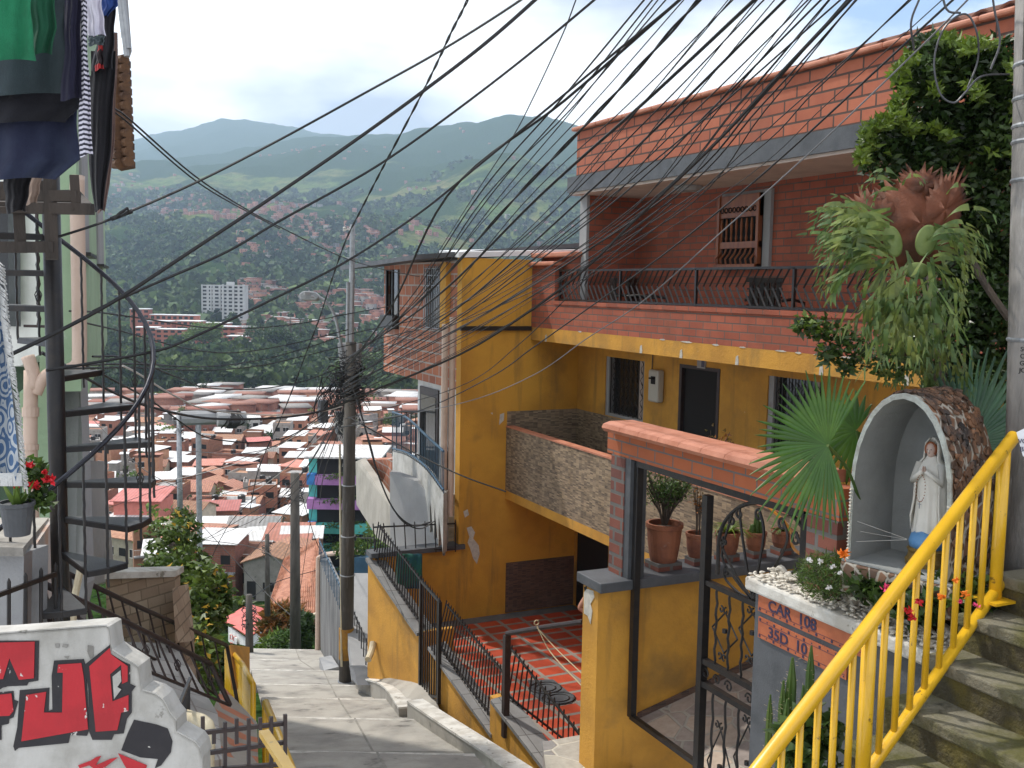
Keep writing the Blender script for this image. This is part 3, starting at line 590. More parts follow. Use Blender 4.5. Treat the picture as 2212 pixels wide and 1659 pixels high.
# ramp handrail at the terrace
g = thing('handrail', 'dark round handrail with one square post standing on the red tiles', 'handrail', P(1095, 1510, 12.6))
pa = P(1095, 1372, 12.5); MB().bar(gv(pa, -5.55), pa+Vector((0, 0, .0)), .075).build('post', K['ironb'], g)
MB().tube([pa+Vector((0, 0, .02)), P(1175, 1355, 11.9), P(1260, 1343, 11.2)], .032, 8).build('rail', K['ironb'], g)
tw = thing('twine', 'pale twine tied to the handrail and hanging to the pillar', 'twine', P(1170, 1400, 11.8))
MB().tube(spline([P(1160, 1353, 11.9), P(1190, 1410, 11.7), P(1260, 1485, 11.0)]), .008, 5).tube(spline([P(1160, 1356, 11.9), P(1200, 1400, 11.7), P(1260, 1458, 11.0)]), .007, 5).tube([P(1159, 1345, 11.86)+Vector((.03*cos(t), 0, .03*sin(t))) for t in np.linspace(0, 7, 9)], .008, 5).build('strand', K['rope'], tw)
# towel over the small parapet
tv = []; nx, ny = 10, 8
for j in range(ny+1):
    for i in range(nx+1):
        a = P(857+53*i/nx, 1195+75*j/ny, 16.35+.0*i); tv.append(a+Vector((0, -.03+.02*sin(i*1.7+j*.4), 0)))
tf = [(j*(nx+1)+i, j*(nx+1)+i+1, (j+1)*(nx+1)+i+1, (j+1)*(nx+1)+i) for j in range(ny) for i in range(nx)]
tl = mkobj('towel', tv, tf, M('green_towel', (.015, .10, .06), (.01, .06, .09), 5, bump=.6), smooth=True, label='dark green towel with a blue middle hung over the forecourt parapet', cat='towel')
s = tl.modifiers.new('t', 'SOLIDIFY'); s.thickness = .02
# ---------------------------------------------------------------- gate wall, arch beam, low pot wall
XA = 4.79
ZL = -4.40
PW = thing('pot_wall', 'yellow wall with a grey slab coping that carries the row of clay pots', 'wall', (4.6, 7.8, ZL))
pc = oY(1292, 1300, 7.65); wx0 = pc.x
zc = oY(1298, 1262, 7.56).z
MB().box(wx0, 7.3, 7.65, 7.92, ZF, zc-.09).build('wall', K['yellow'], PW)
MB().box(wx0-.03, 7.3, 7.56, 8.00, zc-.09, zc).build('coping', K['greyp'], PW, bevel=.008)
chip([(1262,1280),(1268,1272),(1282,1276),(1284,1290),(1276,1305),(1280,1320),(1276,1348),(1270,1330),(1262,1325)], 'X', wx0, parent=PW)
chip([(1262,1268),(1268,1266),(1266,1290),(1264,1280)], 'X', wx0, 'dark', 'stain', PW, .003)
def s(x, y): return oY(x, y, 7.64)
sk = [s(1376, 1540), s(1526, 1470), s(1660, 1405)]
MB().prism([sk[0], sk[1], sk[2], sk[2]-Vector((0, 0, .10)), sk[1]-Vector((0, 0, .10)), sk[0]-Vector((0, 0, .10))], (0, -.015, 0)).build('skirting', K['cladD'], PW)
AR = thing('gate_arch', 'brick lintel with a rounded terracotta coping on brick piers over the iron gate', 'gateway', (XA, 6.5, ZL))
ya0, ya1 = Yat(1838, XA), Yat(1322, XA)
MB().box(XA, XA+.16, ya0, ya1, -1.50, -1.285).build('lintel', K['brickArch'], AR)
mb = MB(); y = Yat(1309, XA-.12)
while y > ya0+.28: mb.prism([(XA-.10, y-.006, -1.284), (XA-.13, y-.006, -1.25), (XA-.11, y-.006, -1.215), (XA-.04, y-.006, -1.195), (XA+.20, y-.006, -1.195), (XA+.27, y-.006, -1.215), (XA+.29, y-.006, -1.25), (XA+.26, y-.006, -1.284)], (0, -.295, 0)); y -= .30
mb.build('coping', K['terral'], AR)
MB().box(XA-.01, XA+.16, 7.69, 7.92, zc+.001, -1.501).build('brick_pier', K['brickOld'], AR)
MB().box(XA-.0, XA+.17, 7.60, 7.689, zc+.001, -1.501).build('jamb', K['greyp'], AR)
yb0, yb1 = Yat(1838, XA), Yat(1770, XA)
MB().box(XA-.01, XA+.16, yb0, yb1, ZL, -1.501).build('brick_pier', K['brickOld'], AR)
# iron gate: frame + fixed leaf with scrolls
G = thing('iron_gate', 'black wrought iron gate with scrollwork under the brick lintel', 'gate', (XA+.05, 6.5, ZL))
XG = XA+.06; yl, yr = 7.56, Yat(1768, XG); ym = Yat(1547, XG); zt = -1.53; zb_ = oX(1370, 1552, XG).z
MB().bar((XG, yl, zb_), (XG, yl, zt), .06).bar((XG, yl, zt), (XG, yr, zt), .07, .06).bar((XG, yr, zt), (XG, yr, -3.9), .06).bar((XG, yl, zb_), (XG, ym, zb_), .05, .04).build('frame', K['iron'], G)
z1 = zat(1547, 1266, XG); z2 = zat(1547, 1460, XG)+.07; z3 = z2-.19
def bw(y, h): return h + (0)*(y-ym)
mb = MB().bar((XG, ym, -4.35), (XG, ym, -1.62), .065).bar((XG, ym, z1), (XG, yr, z1), .05, .04).bar((XG, ym, z2), (XG, yr, z2), .05, .045).bar((XG, ym, z3), (XG, yr, z3), .05, .045).bar((XG, ym, -4.3), (XG, yr, -4.3), .05, .04)
mb.build('leaf_frame', K['iron'], G)
bars = MB(); nb = 6
ys_ = [ym+(yr-ym)*(k+1)/(nb+1) for k in range(nb)]
for k, y in enumerate(ys_):
    for za_, zb2 in ((z1, z2), (z3, -4.3)):
        n_ = 14; bars.tube([(XG+.006*cos(i*1.9), y+.006*sin(i*1.9), za_+(zb2-za_)*i/n_) for i in range(n_+1)], .011, 5)
bars.build('twisted_bar', K['iron'], G)
def scroll(c, r, a0, turns, sgn, pr=.010):
    pts = []
    for i in range(17):
        t = i/16; a = a0+sgn*turns*2*pi*t; q = r*(1-.72*t); pts.append(Vector((XG, c[0]+q*cos(a), c[1]+q*sin(a))))
    return pts
sc = MB()
dy = (yr-ym)
for za_, zb2 in ((z1, z2), (z3, -4.3)):
    mz = (za_+zb2)/2; hz = abs(za_-zb2)/2-.06
    for k in range(3):
        yy = ym+dy*(.22+.29*k); zc_ = mz+(hz*.25 if k % 2 else -hz*.1)
        for sx in (-1, 1):
            for sz in (-1, 1):
                sc.tube([(XG+.02, yy, zc_+sz*hz*.62), (XG+.02, yy+sx*dy*.14, zc_)], .008, 4)
                sc.tube([p for p in scroll((yy+sx*.030, zc_+sz*hz*.70), .030, pi/2 if sz > 0 else -pi/2, .85, sx*sz)], .008, 5)
        sc.lathe([(.022, 0), (.022, .03)], (XG+.02, yy, zc_), 6); sc.build('lozenge_ornament', K['iron'], G); sc = MB()
for a0, c0, r0 in ((ym-.05, z3+.09, .05), (ym-.20, z3+.09, .045), (ym-.35, z3+.09, .05), (ym-.60, z3+.09, .045)):
    MB().tube(scroll((a0, c0), r0, 0, 1.1, 1), .008, 5).build('scroll', K['iron'], G)
fan = Vector((XG, ym+dy*.52, z1+.02))
for (x, y), (xe, ye), r0 in (((1560,1200),(1582,1110),.05), ((1600,1130),(1598,1098),.045), ((1650,1150),(1640,1100),.045), ((1700,1170),(1690,1120),.045), ((1735,1210),(1720,1150),.05), ((1566,1248),(1570,1225),.035), ((1560,1180),(1566,1160),.035)):
    e = oX(xe, ye, XG); mpt = oX(x, y, XG)
    MB().tube(spline([fan, (fan+mpt)/2+Vector((0, 0, -.03)), mpt, e], 5)+[Vector(p) for p in scroll((e.y-.0, e.z-r0), r0, pi/2, 1.0, -1)], .011, 5).build('fan_scroll', K['iron'], G)
arc = [oX(x, y, XG) for x, y in ((1550,1240),(1556,1150),(1590,1100),(1640,1085),(1690,1098),(1735,1140),(1760,1205),(1763,1240))]
MB().tube(spline(arc, 5), .016, 6).build('arched_bar', K['iron'], G)
# ---------------------------------------------------------------- landing and ramp floor inside the gate
fl = [oZ(1173, 1604, ZL), oZ(1250, 1590, ZL), Vector((wx0, 7.649, ZL)), Vector((4.95, 7.649, ZL+.25)), Vector((4.95, 4.2, ZL+.25)), oZ(1330, 1800, ZL)]
MB().prism([Vector((p.x, p.y, ZL)) for p in fl], (0, 0, -.9)).build('landing', K['crazy'], None, label='stone paved landing in front of the iron gate', cat='landing')
ra = [s(1376, 1552), s(1526, 1482), s(1670, 1412)]
pl = [Vector((ra[0].x, 7.645, ra[0].z)), Vector((ra[1].x, 7.645, ra[1].z)), Vector((7.3, 7.645, ra[1].z+.35)), Vector((7.3, 4.2, ra[1].z+.35)), Vector((ra[1].x, 4.2, ra[1].z)), Vector((ra[0].x, 4.2, ra[0].z))]
MB().add(pl, [(0, 1, 4, 5), (1, 2, 3, 4)]).build('path', K['crazy'], kind='structure')
MB().prism([oZ(1172, 1602, ZL+.012), oZ(1262, 1586, ZL+.012), oZ(1400, 1700, ZL+.012), oZ(1330, 1800, ZL+.012), oZ(1180, 1665, ZL+.012)], (0, 0, -.04)).build('landing_border', crazy('border_paving', (.46, .42, .34), (.20, .19, .19), (.5, .46, .38), 2.4, .03), None, label='pale border of rounded flagstones at the outer edge of the landing', cat='paving')
hs = thing('garden_hose', 'amber garden hose curling behind the iron gate', 'hose', P(1640, 1450, 8))
MB().tube(spline([P(1650, 1085, 8.2), P(1705, 1140, 7.8), P(1712, 1180, 7.6), P(1735, 1200, 7.5), P(1765, 1208, 7.3)]), .012, 6).build('hanging_loop', K['hose'], hs)
MB().tube(spline([oZ(1665, 1405, -3.62), oZ(1650, 1440, -3.7), oZ(1655, 1475, -3.75), oZ(1620, 1495, -3.8), oZ(1590, 1480, -3.8), oZ(1620, 1470, -3.78)]), .014, 6).build('coil', K['hose'], hs)
MB().tube(spline([P(1250, 1262, 14.8), P(1248, 1300, 14.8)]), .01).build('x', K['dark'], hs) if False else None
# ================================================================ pots on the wall
def pot(label, x, y, d, r, h, kind, mat='terra'):
    """x, y, d: picture position of the pot's foot"""
    p = oY(x, y, 7.80); p = Vector((p.x, 7.80, zc+.002))
    t = thing('plant_pot', label, 'potted plant', p, 'clay pots on the low wall'); R = r
    MB().box(p.x-R*.8, p.x+R*.8, p.y-R*.7, p.y+R*.7, p.z, p.z+.07).build('brick_foot', K['brickOld'], t)
    z = p.z+.07
    MB().lathe([(R*.74, z-p.z), (R*.80, .12*h+z-p.z), (R*.92, .7*h), (R*.98, .9*h+.05), (R*1.06, .92*h+.06), (R*1.06, h+.07), (R*.9, h+.07), (R*.88, .86*h+.05)], p, 22, wob=.006).build('pot', K[mat], t, smooth=False)
    MB().lathe([(R*.88, h+.01), (R*.5, h+.03), (.01, h+.035)], p, 14).build('soil', K['soil'], t)
    return t, Vector((p.x, p.y, p.z+h+.05))
def twigs(t, c, n, H_, spread, leafm, nl, ll, lw, mat='bark', r=.008, stemname='stem'):
    mb = MB(); tips = []
    for i in range(n):
        a = random.uniform(0, 2*pi); s_ = random.uniform(.3, 1)*spread; h = H_*random.uniform(.65, 1)
        pts = [c+Vector((.02*cos(a), .02*sin(a), 0)), c+Vector((s_*.35*cos(a), s_*.35*sin(a), h*.4)), c+Vector((s_*cos(a), s_*sin(a), h))]
        q = spline(pts, 4); mb.tube(q, [r*(1-.6*i/len(q)) for i in range(len(q))], 4)
        for k in range(2):
            b = q[len(q)//2]; e = b+Vector((random.uniform(-.5, .5)*spread, random.uniform(-.5, .5)*spread, h*.4)); mb.tube([b, e], [r*.6, r*.3], 4); tips += [b.lerp(e, u) for u in (.5, .8, 1)]
        tips += q[-3:]
    mb.build(stemname, K[mat], t)
    if nl:
        tp = np.array([tuple(random.choice(tips)) for _ in range(nl)])+RNG.normal(size=(nl, 3))*ll*.4
        V, Fq = leaves(tp, ll, lw); npmesh('foliage', V, Fq, K[leafm], t)
t, c = pot('largest clay pot with a dense twiggy bush, nearest the brick pier', 1432, 1240, 8, .165, .36, 'w'); twigs(t, c, 34, .52, .30, 'leafm', 1500, .05, .015)
t, c = pot('banded clay pot with upright pinkish stems, second from the brick pier', 1505, 1225, 8, .11, .23, 'w'); twigs(t, c, 9, .50, .07, 'leafo', 60, .05, .02, r=.007)
t, c = pot('clay pot of pale spidery grass leaves hanging over its rim', 1570, 1205, 8, .115, .21, 'w')
def grass(t, c, n, L, mat, w=.016, up=.35):
    vs = []; fs = []
    for i in range(n):
        a = random.uniform(0, 2*pi); l = L*random.uniform(.6, 1.2); u = random.uniform(up*.5, up*1.3); sd = Vector((-sin(a), cos(a), 0))*w/2
        pts = [c+Vector((cos(a)*l*q, sin(a)*l*q, u*l*3*q*(1.25-q*1.2))) for q in (0, .25, .5, .75, 1)]
        o = len(vs)
        for k, p in enumerate(pts): ww = (1-k/5)*1.0+.1; vs += [p-sd*ww, p+sd*ww]
        fs += [(o+2*k, o+2*k+1, o+2*k+3, o+2*k+2) for k in range(4)]
    npmesh('foliage', [tuple(v) for v in vs], fs, K[mat], t)
grass(t, c, 60, .26, 'leafy')
t, c = pot('clay pot with a small column cactus, fourth from the brick pier', 1632, 1190, 8, .10, .18, 'w')
for dx, h in ((0, .22), (.05, .15), (-.05, .12)): MB().lathe([(.028, 0), (.03, h*.6), (.02, h*.92), (.004, h)], c+Vector((dx, 0, -.02)), 8).build('cactus_stem', K['leafm'], t)
t, c = pot('fluted clay pot on an iron stand at the right end of the pot wall', 1690, 1170, 8, .11, .17, 'w'); grass(t, c, 26, .16, 'leafm')
# bromeliads seen over the coping
t = thing('red_leaf_shrub', 'red and green shrub tips showing above the brick coping in front of the dark doorway', 'plant', P(1530, 960, 9.5))
c = P(1535, 1040, 9.5); twigs(t, c, 9, .52, .20, 'leafo', 130, .055, .03)
# ================================================================ planter with shrine
XPn = 4.65; zP = -2.04
pl = thing('planter', 'grey planter box with a white pebble rim and two number tiles', 'planter', (4.9, 4.6, -4.4))
ye = Yat(1661, XPn); ynr = 4.02
MB().box(XPn, 6.0, ynr, ye, -4.6, zP-.06).build('box', K['greyp'], pl)
MB().box(XPn-.035, XPn+.25, ynr-.02, ye+.09, zP-.10, zP).box(XPn+.25, 5.7, ye-.10, ye+.09, zP-.10, zP).build('rim', K['whiteedge'], pl, bevel=.02)
MB().box(XPn+.2, 5.9, ynr+.02, ye-.1, zP-.059, zP+.03).build('soil', K['soil'], pl)
pb = MB()
def stone(mb, c, r, n=6):
    a = random.uniform(0, pi); q = random.uniform(.5, .8); prof = [(.35, -.5), (.9, -.25), (1, .1), (.7, .42), (.2, .55)]
    o = len(mb.v); e1 = Vector((cos(a), sin(a), random.uniform(-.2, .2))); e2 = Vector((-sin(a), cos(a), random.uniform(-.3, .3)))*q
    for rr, z in prof:
        for k in range(n): t_ = 2*pi*k/n; mb.v.append(tuple(c+(e1*cos(t_)+e2*sin(t_))*rr*r+Vector((0, 0, z*r*.7))))
    for i in range(len(prof)-1):
        for k in range(n): mb.f.append((o+i*n+k, o+i*n+(k+1) % n, o+(i+1)*n+(k+1) % n, o+(i+1)*n+k))
    mb.f.append(tuple(o+k for k in reversed(range(n)))); mb.f.append(tuple(o+(len(prof)-1)*n+k for k in range(n)))
for i in range(420):
    y = random.uniform(ynr, ye+.06); x = XPn+random.uniform(-.02, .20)
    stone(pb, Vector((x, y, zP+.012+random.uniform(0, .02)+.25*max(0, x-XPn-.06)*random.random())), random.uniform(.012, .027))
pb.build('pebbles', K['pebble'], pl, smooth=True)
sb = MB()
for i in range(15):
    y = ynr+.1+(ye-ynr-.1)*i/14+random.uniform(-.03, .03); x = XPn+.17+random.uniform(-.02, .04); r = random.uniform(.05, .085); a = random.uniform(-.5, .5)
    e = Vector((sin(a)*.5, cos(a), 0)); pts = [Vector((x, y, zP))+e*(r*u)+Vector((0, 0, r*v)) for u, v in ((-1, -.1), (-.8, .55), (-.35, .95), (.2, 1.1), (.7, .6), (1, -.1))]
    sb.prism(pts, (.035, 0, .01))
sb.build('upright_stones', K['pebble'], pl, bevel=.006)
def text(body, size, mat, M4, parent, name='lettering', ext=.002, bold=0):
    cu = bpy.data.curves.new(name, 'FONT'); cu.body = body; cu.size = size; cu.extrude = ext; cu.offset = bold; cu.align_x = 'LEFT'
    o = bpy.data.objects.new('tmp', cu); COL.objects.link(o); dg = bpy.context.evaluated_depsgraph_get(); me = bpy.data.meshes.new_from_object(o.evaluated_get(dg))
    bpy.data.objects.remove(o); me.transform(M4); me.materials.clear(); me.materials.append(mat)
    q = bpy.data.objects.new(name, me); COL.objects.link(q); q.parent = parent; q.location = -rootloc(parent); return q
# number tiles: face towards -X, text reads along -Y
def facing_left(p, sc=1): return Matrix.Translation(p) @ Matrix(((0, 0, -1, 0), (-sc, 0, 0, 0), (0, 1, 0, 0), (0, 0, 0, 1)))
for row, (txt, zc_) in enumerate((('CAR  108', -2.185), ('35D  10', -2.375))):
    y0 = ye-.045-.01*row; L_ = 1.05-.18*row
    sg = MB().box(XPn-.012, XPn-.001, y0-L_, y0, zc_-.075, zc_+.075).build('number_tile', K['sign'], pl)
    bd = MB(); n_ = int(L_/.075)
    for i in range(n_+1):
        for sz in (-1, 1):
            y = y0-.02-(L_-.04)*i/n_; r = .011 if i % 2 == 0 else .006; bd.prism([(XPn-.0125, y+r*cos(k*pi/3), zc_+sz*.059+r*sin(k*pi/3)) for k in range(6)], (-.002, 0, 0))
    for sz in (-1, 1): bd.box(XPn-.0135, XPn-.0125, y0-L_+.012, y0-.012, zc_+sz*.046-.0015, zc_+sz*.046+.0015)
    bd.build('border', K['ink'], sg)
    text(txt, .105, K['ink'], facing_left(Vector((XPn-.014, y0-.11, zc_-.037)), 1.15), sg, bold=.002)
# shrine
SH = thing('shrine_niche', 'arched shrine niche covered in slate chips with a pale cement inside', 'shrine', P(1930, 1260, 6.5))
ha = radians(-13.8); A0 = oZ(1838, 1213, -1.69); ux = Vector((sin(-ha), -cos(ha), 0)); uz = Vector((0, 0, 1)); ud = Vector((cos(ha), -sin(ha)*-1, 0)); ud = Vector((-ux.y, ux.x, 0))
wN = .60; hN = 1.06
def arch(w, h, n=14):
    pts = [(0, 0), (0, h*.45)]; c = w/2
    for k in range(1, n): a = pi-pi*k/n; pts.append((c+c*cos(a), h*.45+(h*.55)*sin(a)))
    return pts+[(w, h*.45), (w, 0)]
def sp(u, z, dd): return A0+ux*u+uz*z+ud*dd
out = arch(wN+.06, hN+.04); inn = arch(wN+.01, hN+.005); out = [(u-.03, z) for u, z in out]; inn = [(u-.005, z+.0) for u, z in inn]
dp = .52
def strip(polyA, dA, polyB, dB, mb):
    n = len(polyA); o = len(mb.v); mb.v += [tuple(sp(u, z, dA)) for u, z in polyA]+[tuple(sp(u, z, dB)) for u, z in polyB]
    mb.f += [(o+i, o+i+1, o+n+i+1, o+n+i) for i in range(n-1)]
mb = MB(); strip(out, .015, out, dp, mb); bk = [tuple(sp(u, z, dp)) for u, z in out]; mb.add(bk, [tuple(range(len(bk)))]); mb.build('shell', K['mosaic'], SH)
cem = M('niche_cement', (.27, .28, .275), (.22, .23, .225), 3, bump=.2)
mb = MB(); strip(inn, 0, inn, dp-.05, mb); bk = [tuple(sp(u, z, dp-.05)) for u, z in inn]; mb.add(bk, [tuple(reversed(range(len(bk))))]); mb.build('inside', cem, SH)
mb = MB(); strip(out, 0, inn, -.002, mb); strip(out, 0, out, .016, mb); mb.build('front_rim', M('pale_rim', (.42, .45, .41), (.30, .30, .27), 9, bump=.5), SH)
chips = MB()
for i in range(430):
    n = len(out); k = random.uniform(0, n-1.001); a, b = out[int(k)], out[int(k)+1]; f = k-int(k); u = a[0]+(b[0]-a[0])*f; z = a[1]+(b[1]-a[1])*f; dd = random.uniform(.03, dp-.02)
    if u < .1 and z < .4: continue
    c = sp(u, z, dd); tx = (ux*(b[0]-a[0])+uz*(b[1]-a[1])).normalized(); nn = ud.cross(tx); nn = -nn if nn.dot(c-sp(wN/2, hN*.4, dd)) < 0 else nn
    r = random.uniform(.02, .042); th = random.uniform(0, 6); pts = [c+nn*(.002+random.uniform(0, .010))+(tx*cos(th+q*1.25)+ud*sin(th+q*1.25))*r*random.uniform(.6, 1) for q in range(5)]
    chips.prism(pts, nn*.009)
chips.build('slate_chips', M('slate_chips', (.19, .095, .05), (.055, .045, .04), 6, lo=.4, hi=.6, rough=.55, bump=.4, isl=.6), SH)
pbm = MB()
for side in (-.02, wN+.02):
    for i in range(22): stone(pbm, sp(side, .02+i*.021, -.008), .013, 5)
pbm.build('pebble_edging', K['pebble'], SH)
mb = MB().prism([sp(-.06, -.20, -.03), sp(wN+.08, -.20, -.03), sp(wN+.08, 0, -.03), sp(-.06, 0, -.03)], ud*(dp+.08)); mb.build('base', K['mosaic'], SH, bevel=.015)
mb = MB().prism([sp(-.05, .001, -.025), sp(wN+.07, .001, -.025), sp(wN+.07, .012, -.025), sp(-.05, .012, -.025)], ud*(dp)); mb.build('floor', cem, SH)
# statue
ST = thing('statue', 'painted statue of a veiled woman in white robes standing inside the niche', 'statue', sp(.36, .012, .20))
sc_ = sp(.345, .012, .29)
MB().lathe([(.125, 0), (.13, .03), (.115, .05), (.11, .08), (.122, .10), (.10, .112)], sc_, 24).build('pedestal', K['gold'], ST)
MB().lathe([(.105, .112), (.112, .15), (.10, .19), (.06, .215), (.01, .22)], sc_, 24).build('globe', K['blue'], ST, smooth=True)
prof = [(.088, .20), (.092, .23), (.084, .27), (.078, .34), (.075, .42), (.078, .50), (.083, .56), (.080, .60), (.062, .64), (.042, .665), (.030, .69)]
n = 40; vs = []; o = 0
for r, z in prof:
    for k in range(n):
        a = 2*pi*k/n; fold = 1+.10*sin(a*9+z*4)*max(0, min(1, (.58-z)*4)); fl_ = (.015*sin(a*3)) if z < .25 else 0
        vs.append(tuple(sc_+ux*(r*1.08*fold*cos(a))+ud*(r*.72*fold*sin(a))+uz*(z+fl_)))
fs = [(i*n+k, i*n+(k+1) % n, (i+1)*n+(k+1) % n, (i+1)*n+k) for i in range(len(prof)-1) for k in range(n)]
body = mkobj('robed_body', vs, fs, K['marble'], ST, smooth=True)
# cloak hem: outer open mantle with wavy edge
vs = []; m_ = 30; cp = [(.10, .24), (.105, .30), (.092, .40), (.090, .50), (.095, .58), (.080, .635), (.052, .67), (.050, .72), (.046, .765), (.020, .80)]
for j, (r, z) in enumerate(cp):
    for k in range(m_+1):
        a = radians(-38)+radians(256)*k/m_; w_ = 1+.07*sin(a*7+j*.6)*(1 if z < .6 else .2); zz = z+(.03*sin(a*6) if j == 0 else 0)
        vs.append(tuple(sc_+ux*(r*1.1*w_*cos(a))+ud*(r*.8*w_*sin(a))+uz*zz))
fs = [(j*(m_+1)+k, j*(m_+1)+k+1, (j+1)*(m_+1)+k+1, (j+1)*(m_+1)+k) for j in range(len(cp)-1) for k in range(m_)]
mn = mkobj('mantle', vs, fs, K['marble'], ST, smooth=True); q = mn.modifiers.new('t', 'SOLIDIFY'); q.thickness = .008
hc = sc_+uz*.725-ud*.012
MB().lathe([(.012, -.048), (.024, -.036), (.031, -.012), (.033, .010), (.028, .032), (.012, .046)], hc, 16, squash=.95).build('head', K['skin'] if False else M('pale_face', (.52, .38, .32), rough=.5, bump=0), ST, smooth=True)
f = MB()
for sx in (-1, 1): f.box(*sorted((hc.x-.0, hc.x)), hc.y, hc.y, 0, 0) if False else f.lathe([(.001, -.003), (.0045, 0), (.001, .003)], hc-ud*.030+ux*(.011*sx)+uz*.004, 6)
f.lathe([(.001, -.002), (.007, 0), (.001, .002)], hc-ud*.029-uz*.018, 6); f.build('facial_features', K['ink'], ST)
MB().lathe([(.002, -.01), (.005, -.005), (.002, .008)], hc-ud*.035-uz*.004, 6).build('nose', K['marble'], ST)
hr = [hc+ux*(.034*cos(a))+uz*(.042*sin(a)+.004)-ud*.012 for a in np.linspace(-.7, pi+.7, 14)]; MB().tube(hr, .008, 6).build('hair', K['wood'], ST)
MB().tube([hc+uz*-.045, hc+uz*-.075], [.014, .020], 8).build('neck', K['marble'], ST)
for sx in (-1, 1):
    sh_ = sc_+ux*(sx*.066)+uz*.635-ud*.01; el = sc_+ux*(sx*.085)+uz*.53-ud*.045; ha_ = sc_+ux*(sx*.010)+uz*.60-ud*.092
    MB().tube([sh_, el, ha_], [.030, .028, .014], 10).build('sleeve', K['marble'], ST, smooth=True)
hd = MB()
for sx in (-1, 1):
    b0 = sc_+ux*(sx*.008)+uz*.598-ud*.092
    for k in range(4): hd.tube([b0+ud*(.004*k-.006), b0+ud*(.004*k-.008)+uz*.022+ux*(-sx*.002), b0+ud*(.004*k-.008)+uz*(.034-.003*abs(k-1.5))-ux*(sx*.003)], [.0035, .003, .002], 5)
    hd.tube([b0, b0-ud*.010+uz*.014], [.0035, .0025], 5)
hd.build('hands', M('pale_hand', (.50, .37, .31), rough=.5, bump=0), ST)
ros = [sc_+ux*(-.02+.030*cos(a))+uz*(.49+.085*sin(a))-ud*(.085) for a in np.linspace(0, 2*pi, 26)]; mb = MB()
for p in ros: mb.lathe([(.001, -.004), (.004, 0), (.001, .004)], p, 5)
mb.build('rosary', K['wood'], ST)
cr = sc_+ux*-.02+uz*.385-ud*.088; MB().bar(cr+uz*.018, cr-uz*.022, .004).bar(cr-ux*.011+uz*.005, cr+ux*.011+uz*.005, .004).build('cross', K['steel'], ST)
for a, b in (((.0, .30), (.05, .19)),): pass
web = thing('cobweb', 'faint cobweb strands stretched low across the niche', 'cobweb', sp(.1, .2, .1))
MB().tube([sp(.02, .26, .02), sp(.30, .19, .12)], .0015, 4).tube([sp(.02, .13, .02), sp(.30, .185, .12)], .0015, 4).tube([sp(.04, .2, .02), sp(.30, .187, .12)], .001, 4).build('strand', K['cablew'], web)
# plants in the planter
def shrub(name, label, cat, c, r, n, ll, lw, mat, group=None, stems=5, up=.5):
    t = thing(name, label, cat, Vector(c)-Vector((0, 0, r[2])), group)
    V, Fq = leaves(blob_pts(c, r, n, .35), ll, lw, up=up); npmesh('foliage', V, Fq, K[mat], t)
    mb = MB()
    for i in range(stems):
        a = random.uniform(0, 6.28); mb.tube([Vector(c)-Vector((0, 0, r[2])), Vector(c)+Vector((cos(a)*r[0]*.5, sin(a)*r[1]*.5, r[2]*.4))], [.006, .003], 4)
    mb.build('stem', K['bark'], t); return t
zp = zP+.03
c = P(1785, 1246, 6.6); t = shrub('flowering_herb', 'feathery bright green herb with white flowers and one orange bloom', 'plant', c, (.20, .20, .15), 2600, .05, .007, 'leafm', up=.9)
flw = M('orange_petal', (.80, .20, .01), isl=.2, rough=.6, bump=0); fwh = M('white_petal', (.8, .78, .75), rough=.6, bump=0); fpk = M('pink_petal', (.55, .03, .12), rough=.6, bump=0, isl=.5); fred = M('red_petal', (.6, .01, .02), rough=.6, bump=0, isl=.3)
def bloom(t, p, r, m, n=14):
    V, Fq = leaves(blob_pts(p, (r*.5, r*.5, r*.35), n, 0), r*1.1, r*.7, up=.6); npmesh('flower', V, Fq, m, t)
bloom(t, P(1822, 1198, 5.9), .032, flw, 40)
for x, y in ((1772, 1212), (1800, 1225), (1812, 1237), (1748, 1210), (1790, 1270)): bloom(t, P(x, y, 5.75), .018, fwh, 16)
for i, (x, y, r, m) in enumerate(((1880, 1275, (.13, .12, .08), 'leafd'), (1935, 1300, (.14, .12, .09), 'leafd'), (1990, 1320, (.15, .12, .09), 'leafd'), (2040, 1290, (.14, .14, .14), 'leafd'), (2090, 1300, (.12, .14, .14), 'leafm'))):
    c = oX(x, y-8, 4.70 if i < 3 else 4.92)
    lb = ['broad dark leaves low in the planter just right of the feathery herb', 'dark leafy plant with a pink striped flower in the middle of the planter', 'dark leafy plant with red flowers behind the yellow railing', 'dark bushy plant with orange flowers below the right side of the shrine', 'bushy plant at the planter end beside the top steps'][i]
    t = shrub('planter_plant', lb, 'plant', c, r, 260, .075, .05, m)
    if i == 1: bloom(t, P(1916, 1272, 5.5), .03, fpk, 30)
    if i == 2:
        for q in ((1960, 1320), (1972, 1335), (1985, 1300)): bloom(t, P(*q, 5.2), .022, fred, 20)
    if i == 3:
        for q in ((2065, 1255), (2030, 1290), (2085, 1285)): bloom(t, P(*q, 5.1), .022, flw, 20)
    if i == 4:
        for q in ((2075, 1300), (2110, 1310)): bloom(t, P(*q, 5.0), .016, fpk, 14)
c = P(2125, 1130, 7.0); shrub('climbing_shrub', 'dark green shrub filling the gap between the shrine and the concrete pole', 'shrub', c, (.25, .35, .50), 1800, .06, .035, 'leafd')
